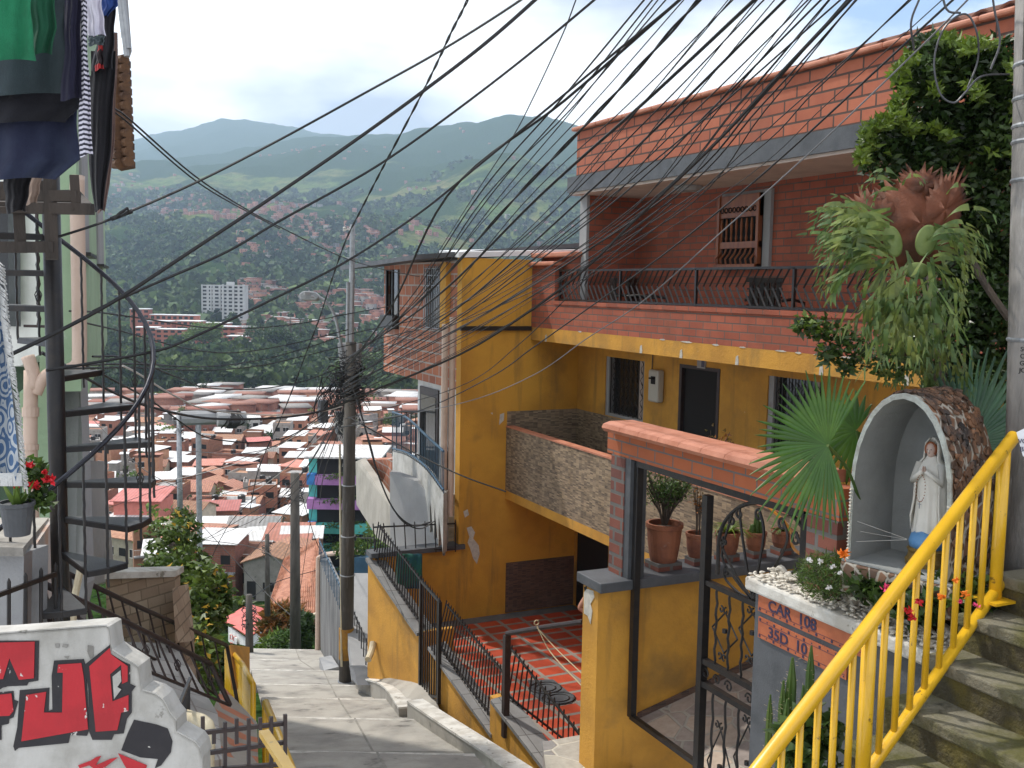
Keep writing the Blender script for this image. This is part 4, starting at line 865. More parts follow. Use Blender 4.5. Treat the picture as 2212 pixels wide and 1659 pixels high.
# cacti in front of the planter
for i, (x, y0_, y1_, r, d) in enumerate(((1712, 1420, 1660, .030, 5.9), (1690, 1470, 1660, .024, 5.9), (1733, 1480, 1660, .024, 5.85), (1700, 1510, 1660, .028, 5.8), (1750, 1395, 1660, .026, 6.0), (1668, 1500, 1640, .02, 6.2))):
    a = P(x, y1_, d); b = P(x+random.uniform(-4, 4), y0_, d); a = Vector((b.x, b.y, -4.3)); h = b.z-a.z
    t = thing('cactus', ['tallest ribbed', 'slim ribbed', 'short ribbed', 'thick dark', 'upright spiny', 'thin outer'][i]+' column cactus in front of the number tiles', 'cactus', a, 'column cacti before the planter')
    mb = MB(); nn = 12; pr = [(r*.8, 0), (r, h*.3), (r*1.05, h*.7), (r*.85, h*.93), (r*.2, h)]; o = len(mb.v)
    for rr, z in pr:
        for k in range(nn): al = 2*pi*k/nn; q = rr*(1.15 if k % 2 else .8); mb.v.append((b.x+q*cos(al), b.y+q*sin(al), a.z+z))
    for j in range(4):
        for k in range(nn): mb.f.append((j*nn+k, j*nn+(k+1) % nn, (j+1)*nn+(k+1) % nn, (j+1)*nn+k))
    mb.f.append(tuple(4*nn+k for k in range(nn))); mb.build('stem', K['leafm'], t)
    sp_ = MB()
    for k in range(90): al = random.uniform(0, 6.28); z = a.z+h*random.uniform(.3, 1); sp_.bar((b.x+r*cos(al), b.y+r*sin(al), z), (b.x+(r+.016)*cos(al), b.y+(r+.016)*sin(al), z+.005), .0014)
    sp_.build('spines', K['rope'], t)
c = P(1750, 1600, 5.7); shrub('low_shrub', 'dark broad leaved plant at the foot of the cacti', 'plant', c, (.16, .16, .22), 300, .10, .06, 'leafd')
# fan palms
def fanpalm(label, cx_, cy_, d, R_, a0, a1, n, mat, tilt, root):
    c = P(cx_, cy_, d); t = thing('fan_palm', label, 'palm', root)
    vs = []; fs = []
    for i in range(n):
        a = radians(a0+(a1-a0)*i/(n-1)); L = R_*(.86+.14*sin(pi*i/(n-1)))*random.uniform(.86, 1.05); a += random.uniform(-.012, .012); bend = random.uniform(-.02, .06); da = radians((a1-a0)/(n-1))*.56
        def pt(r, an, lift): return c+RV*(r*cos(an))+UV_*(r*sin(an))+FV*(tilt*r*cos(an-radians(90))*.0+lift)+Vector((0, 0, -(.16*(1-sin(an))+bend)*r*r/R_))
        o = len(vs); split = .60
        rows = [(.02, da), (split*.5, da), (split, da*.95), (.75, da*.52), (.92, da*.2), (1.0, .001)]
        for q, w in rows:
            r = q*L; vs += [pt(r, a-w, tilt*r+.012*r), pt(r, a, tilt*r-.03*r), pt(r, a+w, tilt*r+.012*r)]
        for k in range(5): fs += [(o+3*k, o+3*k+1, o+3*k+4, o+3*k+3), (o+3*k+1, o+3*k+2, o+3*k+5, o+3*k+4)]
    npmesh('leaf', [tuple(v) for v in vs], fs, K[mat], t)
    MB().tube(spline([c, c+(root-c)*.5+Vector((0, 0, .08)), root], 5), .011, 6).build('stalk', K['leafm'], t)
fanpalm('large bright green fan palm leaf spread left of the shrine', 1788, 962, 5.95, .48, 62, 288, 40, 'palm', -.12, P(1870, 1120, 6.6))
fanpalm('bluish fan palm leaf behind the right side of the shrine', 2092, 962, 7.1, .72, -20, 128, 30, 'palmb', .05, P(2080, 1200, 7.2))
fanpalm('lower dark fan palm leaf half hidden behind the shrine arch', 1850, 930, 6.9, .30, 60, 330, 20, 'palm', .1, P(1870, 1100, 6.9))
# ================================================================ leafy tree and staghorn fern
TR = thing('leafy_tree', 'dense small leaved tree with lime green tips trained up beside the right concrete pole', 'tree', P(2060, 1230, 7.4))
cl = [(2050,150,62,7.4),(2120,150,55,7.2),(2160,190,55,7.2),(1985,170,48,7.3),(1990,240,55,7.4),(2060,240,70,7.5),(2140,270,70,7.4),(1930,300,45,7.3),(1900,300,30,7.2),(1995,330,65,7.5),(2080,350,80,7.6),(2155,380,60,7.5),(1900,345,38,7.3),(1950,400,40,7.5),(2120,470,75,7.6),(2160,560,55,7.6),(2090,560,70,7.8),(2110,650,75,7.7),(2150,740,60,7.7),(2060,720,70,7.8),(2100,820,70,7.7),(1990,760,45,7.8),(2010,110,45,7.4),(2170,120,40,7.1),(2165,300,45,7.2),(2165,460,40,7.3),(2060,450,60,7.8),(2170,650,45,7.4),(2040,640,50,7.9),(2160,830,50,7.4),(2050,850,50,7.9),(1960,330,45,7.4),(2030,930,60,8.0),(2150,930,50,7.6)]
pts = []; 
for x, y, r, d in cl:
    c = P(x, y, d+.25); rr = r/F*d; pts.append(blob_pts(c, (rr, rr*1.2, rr), int(430*(r/50)**2), .2))
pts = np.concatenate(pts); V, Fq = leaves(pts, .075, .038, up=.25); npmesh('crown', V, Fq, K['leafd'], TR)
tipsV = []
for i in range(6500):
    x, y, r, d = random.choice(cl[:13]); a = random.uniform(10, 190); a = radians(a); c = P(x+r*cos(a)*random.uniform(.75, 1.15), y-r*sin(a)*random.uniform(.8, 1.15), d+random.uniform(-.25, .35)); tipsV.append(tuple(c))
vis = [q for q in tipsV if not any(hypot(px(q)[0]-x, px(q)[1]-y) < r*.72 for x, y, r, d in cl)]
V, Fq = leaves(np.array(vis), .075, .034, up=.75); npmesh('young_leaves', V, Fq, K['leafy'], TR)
br = [(1738,700,22),(1770,712,30),(1800,725,34),(1840,745,38),(1790,765,24),(1880,770,36),(1925,790,38),(1830,790,22)]
pts = np.concatenate([blob_pts(P(x, y, 6.7), (r/F*6.7,)*3, 70, 0) for x, y, r in br]); V, Fq = leaves(pts, .065, .034, up=.2)
npmesh('low_branch_foliage', V, Fq, K['leafd'], TR)
pts = np.concatenate([blob_pts(P(x, y, 6.65), (r/F*6.7,)*3, 22, 0) for x, y, r in br[:3]]); V, Fq = leaves(pts, .06, .03, up=.5); npmesh('young_leaves', V, Fq, K['leafy'], TR)
MB().tube(spline([P(1750, 715, 6.7), P(1840, 745, 6.9), P(1990, 780, 7.3), P(2050, 900, 7.5)]), [.008]*7+[.015]*6+[.02]*6, 6).tube(spline([P(2050, 1230, 7.9), P(2040, 900, 8.0), P(2060, 500, 8.1), P(2070, 250, 8.0)]), .05, 8).tube(spline([P(2065, 1000, 7.6), P(2025, 760, 7.5), P(2000, 500, 7.6)]), .026, 6).tube(spline([P(2180, 690, 7.0), P(2120, 600, 7.1), P(2060, 480, 7.2)]), .025, 6).build('trunk', K['bark'], TR)
FE = thing('staghorn_fern', 'huge staghorn fern with rust shield fronds hanging from the tree in front of the balcony', 'fern', P(1970, 560, 6.6))
def shield(cx_, cy_, rx, ry, d, mat, frill=.0, rot=0):
    c = P(cx_, cy_, d); vs = []; n = 84 if frill else 26; R_ = [0, .45, .84, 1]; jag = [random.uniform(.2, 1.5)*(k % 3 == 1) for k in range(n)]; bulge = .07 if frill else .05
    for q in R_:
        for k in range(n):
            a = 2*pi*k/n; fr_ = 1+(frill*jag[k]*min(1, sin(a)*2.5) if q == 1 and sin(a) > .05 else 0)
            u, v = rx*q*cos(a)*fr_, ry*q*sin(a)*fr_; u, v = u*cos(rot)-v*sin(rot), u*sin(rot)+v*cos(rot)
            vs.append(tuple(c+RV*(u/F*d)+UV_*(v/F*d)-FV*(bulge*(1-q*q)*rx/60)+FV*((.014*sin(a*5+cx_)*q+.05*q*q*max(0, sin(a))) if frill else 0)))
    fs = [(i*n+k, i*n+(k+1) % n, (i+1)*n+(k+1) % n, (i+1)*n+k) for i in range(3) for k in range(n)]
    o = mkobj('shield_frond', vs, fs, K[mat], FE, smooth=True); o.modifiers.new('t', 'SOLIDIFY').thickness = .01
shield(1975, 490, 95, 95, 6.75, 'shield', .3); shield(1890, 478, 48, 60, 6.72, 'shield', .5, .7); shield(2035, 455, 38, 75, 6.68, 'shield', .5, -.45); shield(1990, 405, 52, 34, 6.78, 'shield', .5)
shield(1927, 522, 19, 34, 6.45, 'shieldg', 0, .25); shield(2000, 520, 22, 34, 6.42, 'shieldg', 0, -.3); shield(1980, 585, 26, 16, 6.45, 'shieldg')
def frond(x0, y0, ang, L, w, d, forks=2, droop=.9):
    """strap leaf that forks at its end, drawn outwards and bending down"""
    vs = []; fs = []
    def seg(p, a, L, w, z, lvl, t0):
        n = 6; prev = None; q = Vector(p); step = L/n; vel = a
        for i in range(n+1):
            side = Vector((-sin(vel), cos(vel))); wd = w*(1-.25*i/n) if lvl else w*(.45+.55*i/n)
            if lvl == forks: wd = w*(1-.85*(i/n)**2)
            o = len(vs); dd = z-.10*sin(pi*min(1, (t0+i/n)/2))*1.0
            for sgn in (-1, 1):
                x_, y_ = q.x+side.x*wd*sgn/2, q.y+side.y*wd*sgn/2; vs.append(tuple(ray(x_, y_)*dd))
            if prev is not None: fs.append((prev, prev+1, o+1, o))
            prev = o; q = q+Vector((cos(vel), -sin(vel)))*step*1.0; q = Vector((q.x, q.y))
            tgt = -pi/2; dlt = (tgt-vel+pi) % (2*pi)-pi; vel += dlt*droop/n*(.15+.7*i/n)
        if lvl < forks:
            for s_ in (-1, 1): seg(q, vel+s_*random.uniform(.18, .42), L*random.uniform(.45, .7), w*.62, dd, lvl+1, t0+1)
    seg(Vector((x0, y0)), ang, L, w, d, 0, 0); return vs, fs
allv = []; allf = []
for i in range(165):
    u = random.random()
    if u < .45: a = random.uniform(2.2, 3.6); x0, y0 = random.uniform(1860, 1935), random.uniform(450, 590); L = random.uniform(40, 75); dr_ = random.uniform(.5, 1.2)
    elif u < .85: a = random.uniform(-2.6, -.6); x0, y0 = random.uniform(1890, 2030), random.uniform(540, 640); L = random.uniform(45, 95); dr_ = .8
    else: a = random.uniform(-.6, .9); x0, y0 = random.uniform(2000, 2050), random.uniform(470, 580); L = random.uniform(40, 65); dr_ = 1.2
    v, f = frond(x0, y0, a, L, random.uniform(11, 18), random.uniform(6.2, 6.6), forks=2, droop=dr_); o = len(allv); allv += v; allf += [tuple(k+o for k in q) for q in f]
for x0, y0, a, L in ((1935, 400, 2.4, 45), (1945, 395, 2.0, 45), (1950, 400, 1.3, 30), (1940, 410, 2.9, 40), (1930, 480, 2.6, 70), (1935, 500, 2.3, 65), (1915, 470, 2.9, 55), (2005, 520, 1.0, 45), (2015, 510, .5, 55), (2045, 420, 1.1, 35)):
    v, f = frond(x0, y0, a, L, 12, 6.3, droop=1.3); o = len(allv); allv += v; allf += [tuple(k+o for k in q) for q in f]
npmesh('fronds', allv, allf, K['fern'], FE)
allv = []; allf = []
for i in range(75):
    v, f = frond(random.uniform(1900, 2080), random.uniform(620, 760), random.uniform(-2.2, -.9), random.uniform(35, 60), random.uniform(10, 15), random.uniform(6.8, 7.2), forks=2); o = len(allv); allv += v; allf += [tuple(k+o for k in q) for q in f]
npmesh('lower_fronds', allv, allf, K['fern'], FE)
# ================================================================ near steps, railing, right pole
def stepsX(k): return 4.47+.265*k
gv0 = gv
stp = thing('stairway', 'mossy concrete stairway climbing to the right beyond the yellow railing', 'stairway', (4.2, 2.6, -3.2))
for k in range(-6, 4):
    x = stepsX(k); z = -2.0+.205*k; yb_ = 4.0; x2 = x+.30 if k < 3 else x+2.5
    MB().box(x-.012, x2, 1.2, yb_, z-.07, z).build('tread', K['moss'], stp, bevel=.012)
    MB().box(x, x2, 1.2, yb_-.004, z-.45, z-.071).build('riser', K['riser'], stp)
c0 = P(2255, 1700, 3.9); cc = MB()
cc.lathe([(.26, -.25), (.25, -.03), (.2, .0), (.05, .01)], c0+RV*.03-Vector((0, 0, .03)), 18, wob=.04); cc.build('kerb_stone', M('pale_rubble', (.30, .29, .25), (.17, .16, .13), 9, bump=.7), None, smooth=True, label='rounded pale cement lump on the lower steps at the bottom right corner', cat='stone')
YR = thing('handrail', 'bright yellow tubular stair railing rising to the right in the foreground', 'railing', (3.7, 3.5, -3))
a = P(2191, 942, 5.78); b = P(1638, 1662, 4.66); dr3 = (a-b); b2 = b-dr3*.35
def on(t): return b+dr3*t
MB().tube([b2, on(0), on(1)], .037, 16).build('top_rail', K['yiron'], YR, smooth=True)
lowo = Vector((0, 0, -.82))
MB().tube([b2+lowo, on(1.0)+lowo+dr3*-.02], .031, 14).build('bottom_rail', K['yiron'], YR, smooth=True)
def tforx(x):
    lo_, hi_ = -.35, 1.1
    for _ in range(40):
        m_ = (lo_+hi_)/2
        if px(on(m_))[0] < x: lo_ = m_
        else: hi_ = m_
    return lo_
for t_ in (tforx(1880), tforx(2170)):
    p = on(t_); MB().tube([p, p+Vector((0, 0, -.86 if t_ > .7 else -1.05))], .036 if t_ > .7 else .037, 14).build('post', K['yiron'], YR, smooth=True)
p = on(tforx(2170)); MB().box(p.x-.10, p.x+.10, p.y-.09, p.y+.09, p.z-.875, p.z-.86).build('foot_plate', K['yiron'], YR)
tA, tB = tforx(1880), tforx(2170); st = (tB-tA)/9.2; k = 1
ts = [tA+st*i for i in range(1, 9)]+[tA-st*i for i in range(1, 9)]
for t_ in ts:
    p = on(t_); MB().tube([p, p+lowo], .0175, 10).build('baluster', K['yiron'], YR, smooth=True)
pr = P(2246, 1290, 6.1); pt_ = P(2262, 0, 6.1)
def gv(p, z): q = pr.lerp(pt_, (z-pr.z)/(pt_.z-pr.z)); return Vector((q.x, q.y, z))
PR = thing('utility_pole', 'pale grey concrete pole with pasted notices at the right edge', 'utility pole', gv(pr, -1.3))
MB().tube([gv(pr, -1.8), gv(pr, .5), gv(pr, 4.5)], [.205, .185, .15], 24).build('shaft', K['poleR'], PR, smooth=True)
bt = MB()
for yy in (265, 205, 300, 385, 735, 130): z = P(2185, yy, 6).z; bt.lathe([(.194-.01*z, -.012), (.199-.01*z, 0), (.194-.01*z, .012)], gv(pr, z), 20)
bt.build('band', K['steel'], PR)
dk = MB(); zt_ = P(2185, 235, 6).z; dk.lathe([(.186-.011*zt_, 0), (.166, 1.4)], gv(pr, zt_), 20).build('dark_sleeve', K['poleD'], PR)
# notices wrapped on the pole, towards the camera-left side
no = thing('notice', 'torn paper notice with black print pasted on the right pole', 'notice', gv(pr, P(2185, 780, 6).z))
v = []; aa = atan2(-pr.y, -pr.x)
for j, z in enumerate((P(2185, 815, 6).z, P(2185, 745, 6).z)):
    for i in range(7): an = aa-.75+.9*i/6; v.append((pr.x+.196*cos(an), pr.y+.196*sin(an), z))
mkobj('sheet', v, [(i, i+1, 8+i, 7+i) for i in range(6)], K['poleR'] if False else M('weathered_paper', (.42, .40, .39), (.34, .32, .31), 8, bump=.1), no)
for i, tx in enumerate(('SOLICITO', 'CON EXPER', 'GRADO DE F', 'JORNADO')):
    z = P(2185, 757+15*i, 6).z; e1 = Vector((sin(aa-.45), -cos(aa-.45), 0))*-1; nrm = Vector((cos(aa-.45), sin(aa-.45), 0)); e1 = nrm.cross(Vector((0, 0, 1)))*-1
    o_ = pr+nrm*.200-e1*.11; M4 = Matrix(((e1.x, 0, nrm.x, o_.x), (e1.y, 0, nrm.y, o_.y), (0, 1, 0, z), (0, 0, 0, 1))); text(tx, .038, K['iron'], M4, no, bold=.0006)
tg_ = thing('paper_tag', 'small white handwritten paper tied to the top of the yellow railing', 'paper tag', P(2200, 950, 5.3))
MB().prism([P(2196, 934, 5.3), P(2214, 925, 5.3), P(2230, 1000, 5.3), P(2210, 985, 5.3)], FV*.002).build('paper', K['paper'], tg_)
for tx, x, y in (('VG.-', 2199, 958), ('BZ', 2203, 975)):
    q = P(x, y, 5.29); M4 = Matrix(((RV.x, UV_.x, -FV.x, q.x), (RV.y, UV_.y, -FV.y, q.y), (RV.z, UV_.z, -FV.z, q.z), (0, 0, 0, 1))); text(tx, .035, K['ink'], M4, tg_)
gv = gv0
# loose coil of cable at the top right
lc = thing('cable_coil', 'loose loops of grey cable hanging over the tree from the right pole', 'cable', P(2080, 100, 6.2))
MB().tube(spline([P(2180, 160, 6.2), P(2120, 165, 6.1), P(2085, 200, 6), P(2060, 222, 6), P(2030, 200, 6), P(2018, 130, 6), P(2040, 60, 6), P(2085, 30, 6), P(2110, 70, 6), P(2112, 130, 6.1), P(2090, 190, 6.1)], 7), .006, 6).tube(spline([P(1975, 110, 6.3), P(1968, 50, 6.2), P(1985, 0, 6.2), P(2010, -60, 6.2)], 6), .007, 5).tube(spline([P(2030, -40, 6), P(2045, 20, 6), P(2075, 28, 6)], 5), .007, 6).tube(spline([P(2140, -40, 6.1), P(2148, 20, 6.1), P(2160, 90, 6.1), P(2140, 150, 6.1)], 6), .007, 6).build('loop', M('dark_grey_sheath', (.05, .05, .055), rough=.4, bump=0), lc)
# ================================================================ stepped street
def zst(d): return -1.9-.3*d
def rowy(d): return 0
rows = [(8.0, 640, 1130), (10.2, 634, 1000), (12.8, 612, 925), (15, 595, 872), (17, 583, 850), (19.8, 572, 830), (22.4, 560, 740), (26, 548, 735)]
def ipt(x, d, z):
    """point at picture column x, depth d and height z"""
    r = ray(x, 700); p = r*d; 
    for _ in range(3):
        q = px(Vector((p.x, p.y, z))); p = p+RV*((x-q[0])/F*d); 
    return Vector((p.x, p.y, z))
st = MB(); rs = MB(); nz = MB(); shade_jt = MB()
for (d0, xa, xb), (d1, xc, xd) in zip(rows, rows[1:]):
    za_ = zst(d0)-.05; zb_ = zst(d1)+.10
    A, B_, C, D_ = ipt(xa-30, d0, za_), ipt(xb+25, d0, za_), ipt(xd+25, d1, zb_), ipt(xc-30, d1, zb_)
    n = 10; o = len(st.v)
    for i in range(n+1):
        u = i/n; st.v.append(tuple(A.lerp(B_, u))); st.v.append(tuple(D_.lerp(C, u)+Vector((0, .03*random.uniform(-1, 1), 0))))
    for i in range(n): st.f.append((o+2*i, o+2*i+2, o+2*i+3, o+2*i+1))
    e_ = (C-D_).normalized(); fw = (D_-A).normalized(); nz.prism([D_-fw*.07+Vector((0, 0, -.008)), C-fw*.07+Vector((0, 0, -.008)), C+Vector((0, 0, .002)), D_+Vector((0, 0, .002))], (0, 0, .006))
    f2 = (D_-A); shade_jt.prism([A+f2*.16+Vector((0, 0, .002)), B_+(C-B_)*.19+Vector((0, 0, .002)), B_+(C-B_)*.30+Vector((0, 0, .002)), A+f2*.24+Vector((0, 0, .002))], (0, 0, .004)); m1 = A.lerp(B_, .52); m2 = D_.lerp(C, .5); sx_ = Vector((.012, 0, 0)); shade_jt.prism([m1-sx_+Vector((0, 0, .006)), m1+sx_+Vector((0, 0, .006)), m2+sx_+Vector((0, 0, .006)), m2-sx_+Vector((0, 0, .006))], (0, 0, .003))  # darker strip paints the step's shadow gap on the tread; thin line is the joint
    zc = zst(d1)-.05; C2, D2 = gv(C, zc), gv(D_, zc); o = len(rs.v)
    for i in range(n+1): q = Vector(st.v[-2*(n+1)+2*i+1]); rs.v.append(tuple(q)); rs.v.append((q.x, q.y+.01, zc-.02))
    for i in range(n): rs.f.append((o+2*i, o+2*i+2, o+2*i+3, o+2*i+1))
struct('street', st, K['concrete']); struct('street_nosing', nz, M('worn_nosing', (.56, .53, .48), (.36, .34, .30), 7, bump=.3)); struct('street_grime', shade_jt, M('damp_grime', (.22, .205, .175), (.30, .28, .245), 6, bump=.3)); struct('street_riser', rs, M('worn_riser', (.12, .11, .10), (.22, .20, .18), 5, bump=.5))
# cement patches on the street
def onstreet(x, y, dz=.006):
    r = ray(x, y); 
    for (d0, _, _), (d1, _, _) in zip(rows, rows[1:]):
        za_, zb_ = zst(d0)-.05, zst(d1)+.10
        t = None; lo, hi = d0-.3, d1+.3
        f = lambda d: (r*d).z-(za_+(zb_-za_)*(d-d0)/(d1-d0))
        if f(d0) > 0 >= f(d1) or f(d0) >= 0 > f(d1):
            for _ in range(30):
                m_ = (lo+hi)/2
                if f(m_) > 0: lo = m_
                else: hi = m_
            return r*lo+Vector((0, 0, dz))
    return r*hi+Vector((0, 0, dz))
pm = MB().prism([onstreet(x, y) for x, y in ((612, 1488), (640, 1482), (735, 1466), (737, 1442), (700, 1446), (655, 1470))], (0, 0, .01)); pm.build('pavement_patch', K['asphalt'], kind='structure')
MB().prism([onstreet(x, y) for x, y in ((690, 1633), (740, 1625), (772, 1620), (770, 1626), (735, 1632), (695, 1640))], (0, 0, .003)).build('paint_mark', M('faded_pink_paint', (.45, .16, .17)), kind='structure')
# kerb walls on the right of the street
def kerb(name, label, pts, w, h, top=.012):
    t = thing(name, label, 'kerb', pts[0]-Vector((0, 0, h))); mb = MB(); tp = MB()
    for a, b in zip(pts, pts[1:]):
        s_ = (b-a).cross(Vector((0, 0, 1))).normalized()*w; s_ = s_ if s_.x > 0 else -s_
        mb.prism([a, b, b+s_, a+s_], (0, 0, -h)); tp.prism([a+Vector((0, 0, .03))-s_*.05, b+Vector((0, 0, .03))-s_*.05, b+Vector((0, 0, .03))+s_*1.05, a+Vector((0, 0, .03))+s_*1.05], (0, 0, -.029))
    mb.build('wall', K['concrete'], t); tp.build('coping', K['whiteedge'], t); return t
kerb('kerb_wall', 'long whitewash topped kerb wall slanting down to the bottom edge of the photo', [P(880, 1518, 13.6), P(960, 1572, 12.0), P(1050, 1632, 10.7), P(1120, 1680, 9.9)], .20, .9)
kerb('kerb_wall', 'short bent kerb wall starting at the foot of the dark concrete pole', spline([P(768, 1470, 17.3), P(800, 1472, 16.6), P(832, 1488, 15.6), P(862, 1532, 14.2)], 3), .22, .8)
MB().prism([ipt(820, 15.8, -6.3), ipt(862, 13.9, -5.95), ipt(960, 13.2, -5.9), ipt(925, 15.2, -5.95)], (0, 0, -.5)).build('entry_slab', K['concrete'], None, label='cracked cement slab in front of the narrow black gate', cat='slab')
# ================================================================ dark concrete pole with lamp, boxes and tangle
D0 = 18.9; pb_ = P(747, 1492, D0); zt_ = P(755, 492, D0).z; zm = P(752, 700, D0).z
UP = thing('utility_pole', 'dark weathered concrete pole with a worn yellow band, standing in the stepped street', 'utility pole', pb_)
lean = lambda z: Vector((pb_.x+.012*(z-pb_.z), pb_.y, z))
zy0, zy1 = P(747, 1420, D0).z, P(747, 1352, D0).z
MB().tube([lean(pb_.z-.6), lean(zm-.3)], [.135, .098], 20).build('shaft', K['poleD'], UP, smooth=True)
MB().lathe([(.137, 0), (.136, zy1-zy0)], lean(zy0), 20).build('yellow_band', K['poleY'], UP)
mb = MB().tube([lean(zm-.7), lean(P(757, 490, D0).z)], [.055, .045], 10).tube([lean(zm-.7)+Vector((-.07, 0, 0)), lean(P(757, 610, D0).z)+Vector((-.07, 0, 0))], .03, 8)
mb.build('steel_extension', K['steel'], UP)
MB().prism([P(728, 740, D0), P(778, 740, D0), P(774, 800, D0), P(735, 800, D0)], FV*.3).build('cable_box', K['greyl'], UP, bevel=.03)
for x, y in ((700, 880), (738, 905)): q = P(x, y, D0-.1); MB().box(q.x-.1, q.x+.06, q.y-.1, q.y+.1, q.z-.28, q.z+.14).build('junction_box', K['greyp'], UP, bevel=.02)
mb = MB()
for y in (1040, 1235, 1470, 1150, 560): z = P(750, y, D0).z; mb.lathe([(.142-.012*(z+6)*.5, -.01), (.146-.012*(z+6)*.5, 0), (.142-.012*(z+6)*.5, .01)], lean(z), 16)
mb.build('band', K['steel'], UP)
MB().tube([P(738, 1440, D0-.2), P(736, 1200, D0-.2), P(734, 960, D0-.2)], .02, 6).build('conduit', K['pvcy'], UP)
MB().tube(spline([P(742, 770, D0), P(737, 745, D0-.1), P(722, 680, D0-.2), P(700, 648, D0-.3), P(672, 640, D0-.4)], 5), .028, 8).build('lamp_arm', K['steel'], UP)
a = P(655, 634, D0-.5); lh = MB(); o_ = [P(645, 636, D0-.4), P(655, 628, D0-.4), P(680, 630, D0-.4), P(690, 640, D0-.4), P(684, 648, D0-.4), P(650, 648, D0-.4)]; lh.prism(o_, FV*.22).build('lamp_head', K['steel'], UP, bevel=.02)
mb = MB().box(a.x+.02, a.x+.12, a.y-.03, a.y+.05, a.z-.02, a.z+.03); mb.build('photocell', K['greyl'], UP)
mb = MB().tube([P(741, 498, D0), P(752, 495, D0), P(762, 500, D0)], .015, 5)
for x in (744, 758): mb.lathe([(.02, 0), (.035, .02), (.02, .04), (.035, .06), (.015, .09)], P(x, 500, D0), 8)
mb.build('insulator', K['cablew'], UP)
tg = thing('cable_tangle', 'dense tangle of black and pale cable loops wrapped round the dark concrete pole', 'cable tangle', lean(-1.8))
mb = MB(); mw = MB()
for i in range(60):
    y = random.gauss(815, 30); z = P(750, y, D0).z; c = lean(z); ph = random.uniform(0, 6.28); ex = random.uniform(.13, .36); tlt = random.uniform(-.5, .5); w_ = random.uniform(.6, 1.4)
    pts = [c+Vector((ex*cos(t+ph)*w_, ex*sin(t+ph)*.7, ex*.6*sin(t*1.0+tlt*3)*tlt*2+random.uniform(-.03, .03))) for t in np.linspace(0, random.uniform(3, 6.5), 12)]
    mb.tube(pts, random.uniform(.006, .013), 4)
for i in range(26):
    x0, y0 = random.uniform(690, 735), random.uniform(815, 880); c = P(x0, y0, D0-.2); a = random.uniform(0, 6.28); mb.tube([c+RV*(.16*cos(t)*random.uniform(.8, 1.1))+UV_*(.26*sin(t+a)) for t in np.linspace(a, a+random.uniform(2, 5), 10)], random.uniform(.006, .010), 4)
for i in range(50):
    x0 = random.uniform(735, 765); y0 = random.uniform(790, 830); x1 = x0+random.gauss(0, 22); y1 = y0+random.uniform(40, 150)
    mb.tube(spline([P(x0, y0, D0-.15), P((x0+x1)/2+random.gauss(0, 14), (y0+y1)/2, D0-.25), P(x1, y1, D0-.1)], 5), random.uniform(.006, .011), 4)
for i in range(34):
    x0 = random.uniform(738, 764); y0 = random.uniform(850, 930); h = random.uniform(30, 90); w_ = random.gauss(0, 16)
    mw.tube(spline([P(x0, y0, D0-.16), P(x0+w_, y0+h*.5, D0-.24), P(x0+random.gauss(0, 8), y0+h, D0-.16)], 6), .006, 4)
mb.build('black_loops', K['cable'], tg); mw.build('pale_loops', K['cablew'], tg)
# ================================================================ overhead cables
def cable(label, pts, r, mat='cable', twist=0, k=8, group='overhead cables', extra=None):
    """pts: (x, y, depth)"""
    q = spline([P(*p) for p in pts], k)
    if twist:
        mb = MB(); q2 = spline(q, 3)
        for ph in (0, pi):
            mb.tube([p+(RV*cos(i*twist+ph)+UV_*sin(i*twist+ph))*r*.75 for i, p in enumerate(q2)], r*.75, 5)
    else: mb = MB().tube(q, r, 5)
    if extra: extra(mb)
    return mb.build('cable', K[mat], None, label=label, cat='cable', group=group)
cable('thick black cable with a crimped splice, rising from the spiral stair to the top edge', [(60, 530, 5.6), (138, 508, 5.6), (251, 469, 5.8), (426, 393, 6), (604, 302, 6.2), (790, 200, 6.2), (960, 105, 6), (1125, 0, 5.8), (1230, -80, 5.6)], .0075)
mb = MB().tube([P(248, 471, 5.75), P(258, 460, 5.7), P(275, 450, 5.75), P(278, 456, 5.8), P(262, 467, 5.8)], .008, 5).tube([P(240, 473, 5.78), P(285, 456, 5.85)], .014, 6); mb.build('cable_splice', K['cable'], None, label='crimped splice and loop on the upper left cable', cat='cable splice')
cable('thickest black cable crossing the left half, lowest end at the left edge', [(-30, 790, 4.6), (24, 765, 4.7), (135, 711, 4.9), (255, 645, 5.1), (411, 543, 5.4), (604, 415, 5.7), (760, 308, 5.8), (900, 207, 5.7), (1040, 100, 5.5), (1155, 0, 5.3), (1250, -90, 5)], .0105)
cable('black cable just under the thickest one, ending farther right on the top edge', [(200, 673, 5.2), (255, 647, 5.3), (353, 604, 5.6), (491, 543, 6), (604, 477, 6.2), (740, 402, 6.4), (835, 345, 6.5), (960, 257, 6.4), (1120, 135, 6.2), (1283, 0, 5.9), (1390, -95, 5.6)], .008)
cable('long black cable rising from behind the spiral stair towards the centre of the top edge', [(100, 800, 6), (181, 787, 6.2), (327, 760, 6.6), (399, 711+25, 6.8), (581, 650, 7.4), (752, 562, 8), (906, 460, 8.2), (1040, 352, 8), (1190, 228, 7.6), (1330, 112, 7), (1467, 0, 6.4), (1560, -90, 6)], .0095)
cable('twisted black cable dropping steeply from the top edge to the left of the concrete pole', [(1040, -80, 7), (1010, 0, 7.2), (975, 70, 7.5), (940, 145, 8), (900, 225, 8.6), (847, 325, 9.5), (814, 387, 10.2), (777, 459, 11), (748, 517, 12), (723, 586, 13), (705, 641, 14), (690, 688, 14.6), (665, 753, 15), (632, 841, 15.5), (606, 905, 16), (560, 1010, 17), (540, 1100, 18)], .0075, twist=.35)
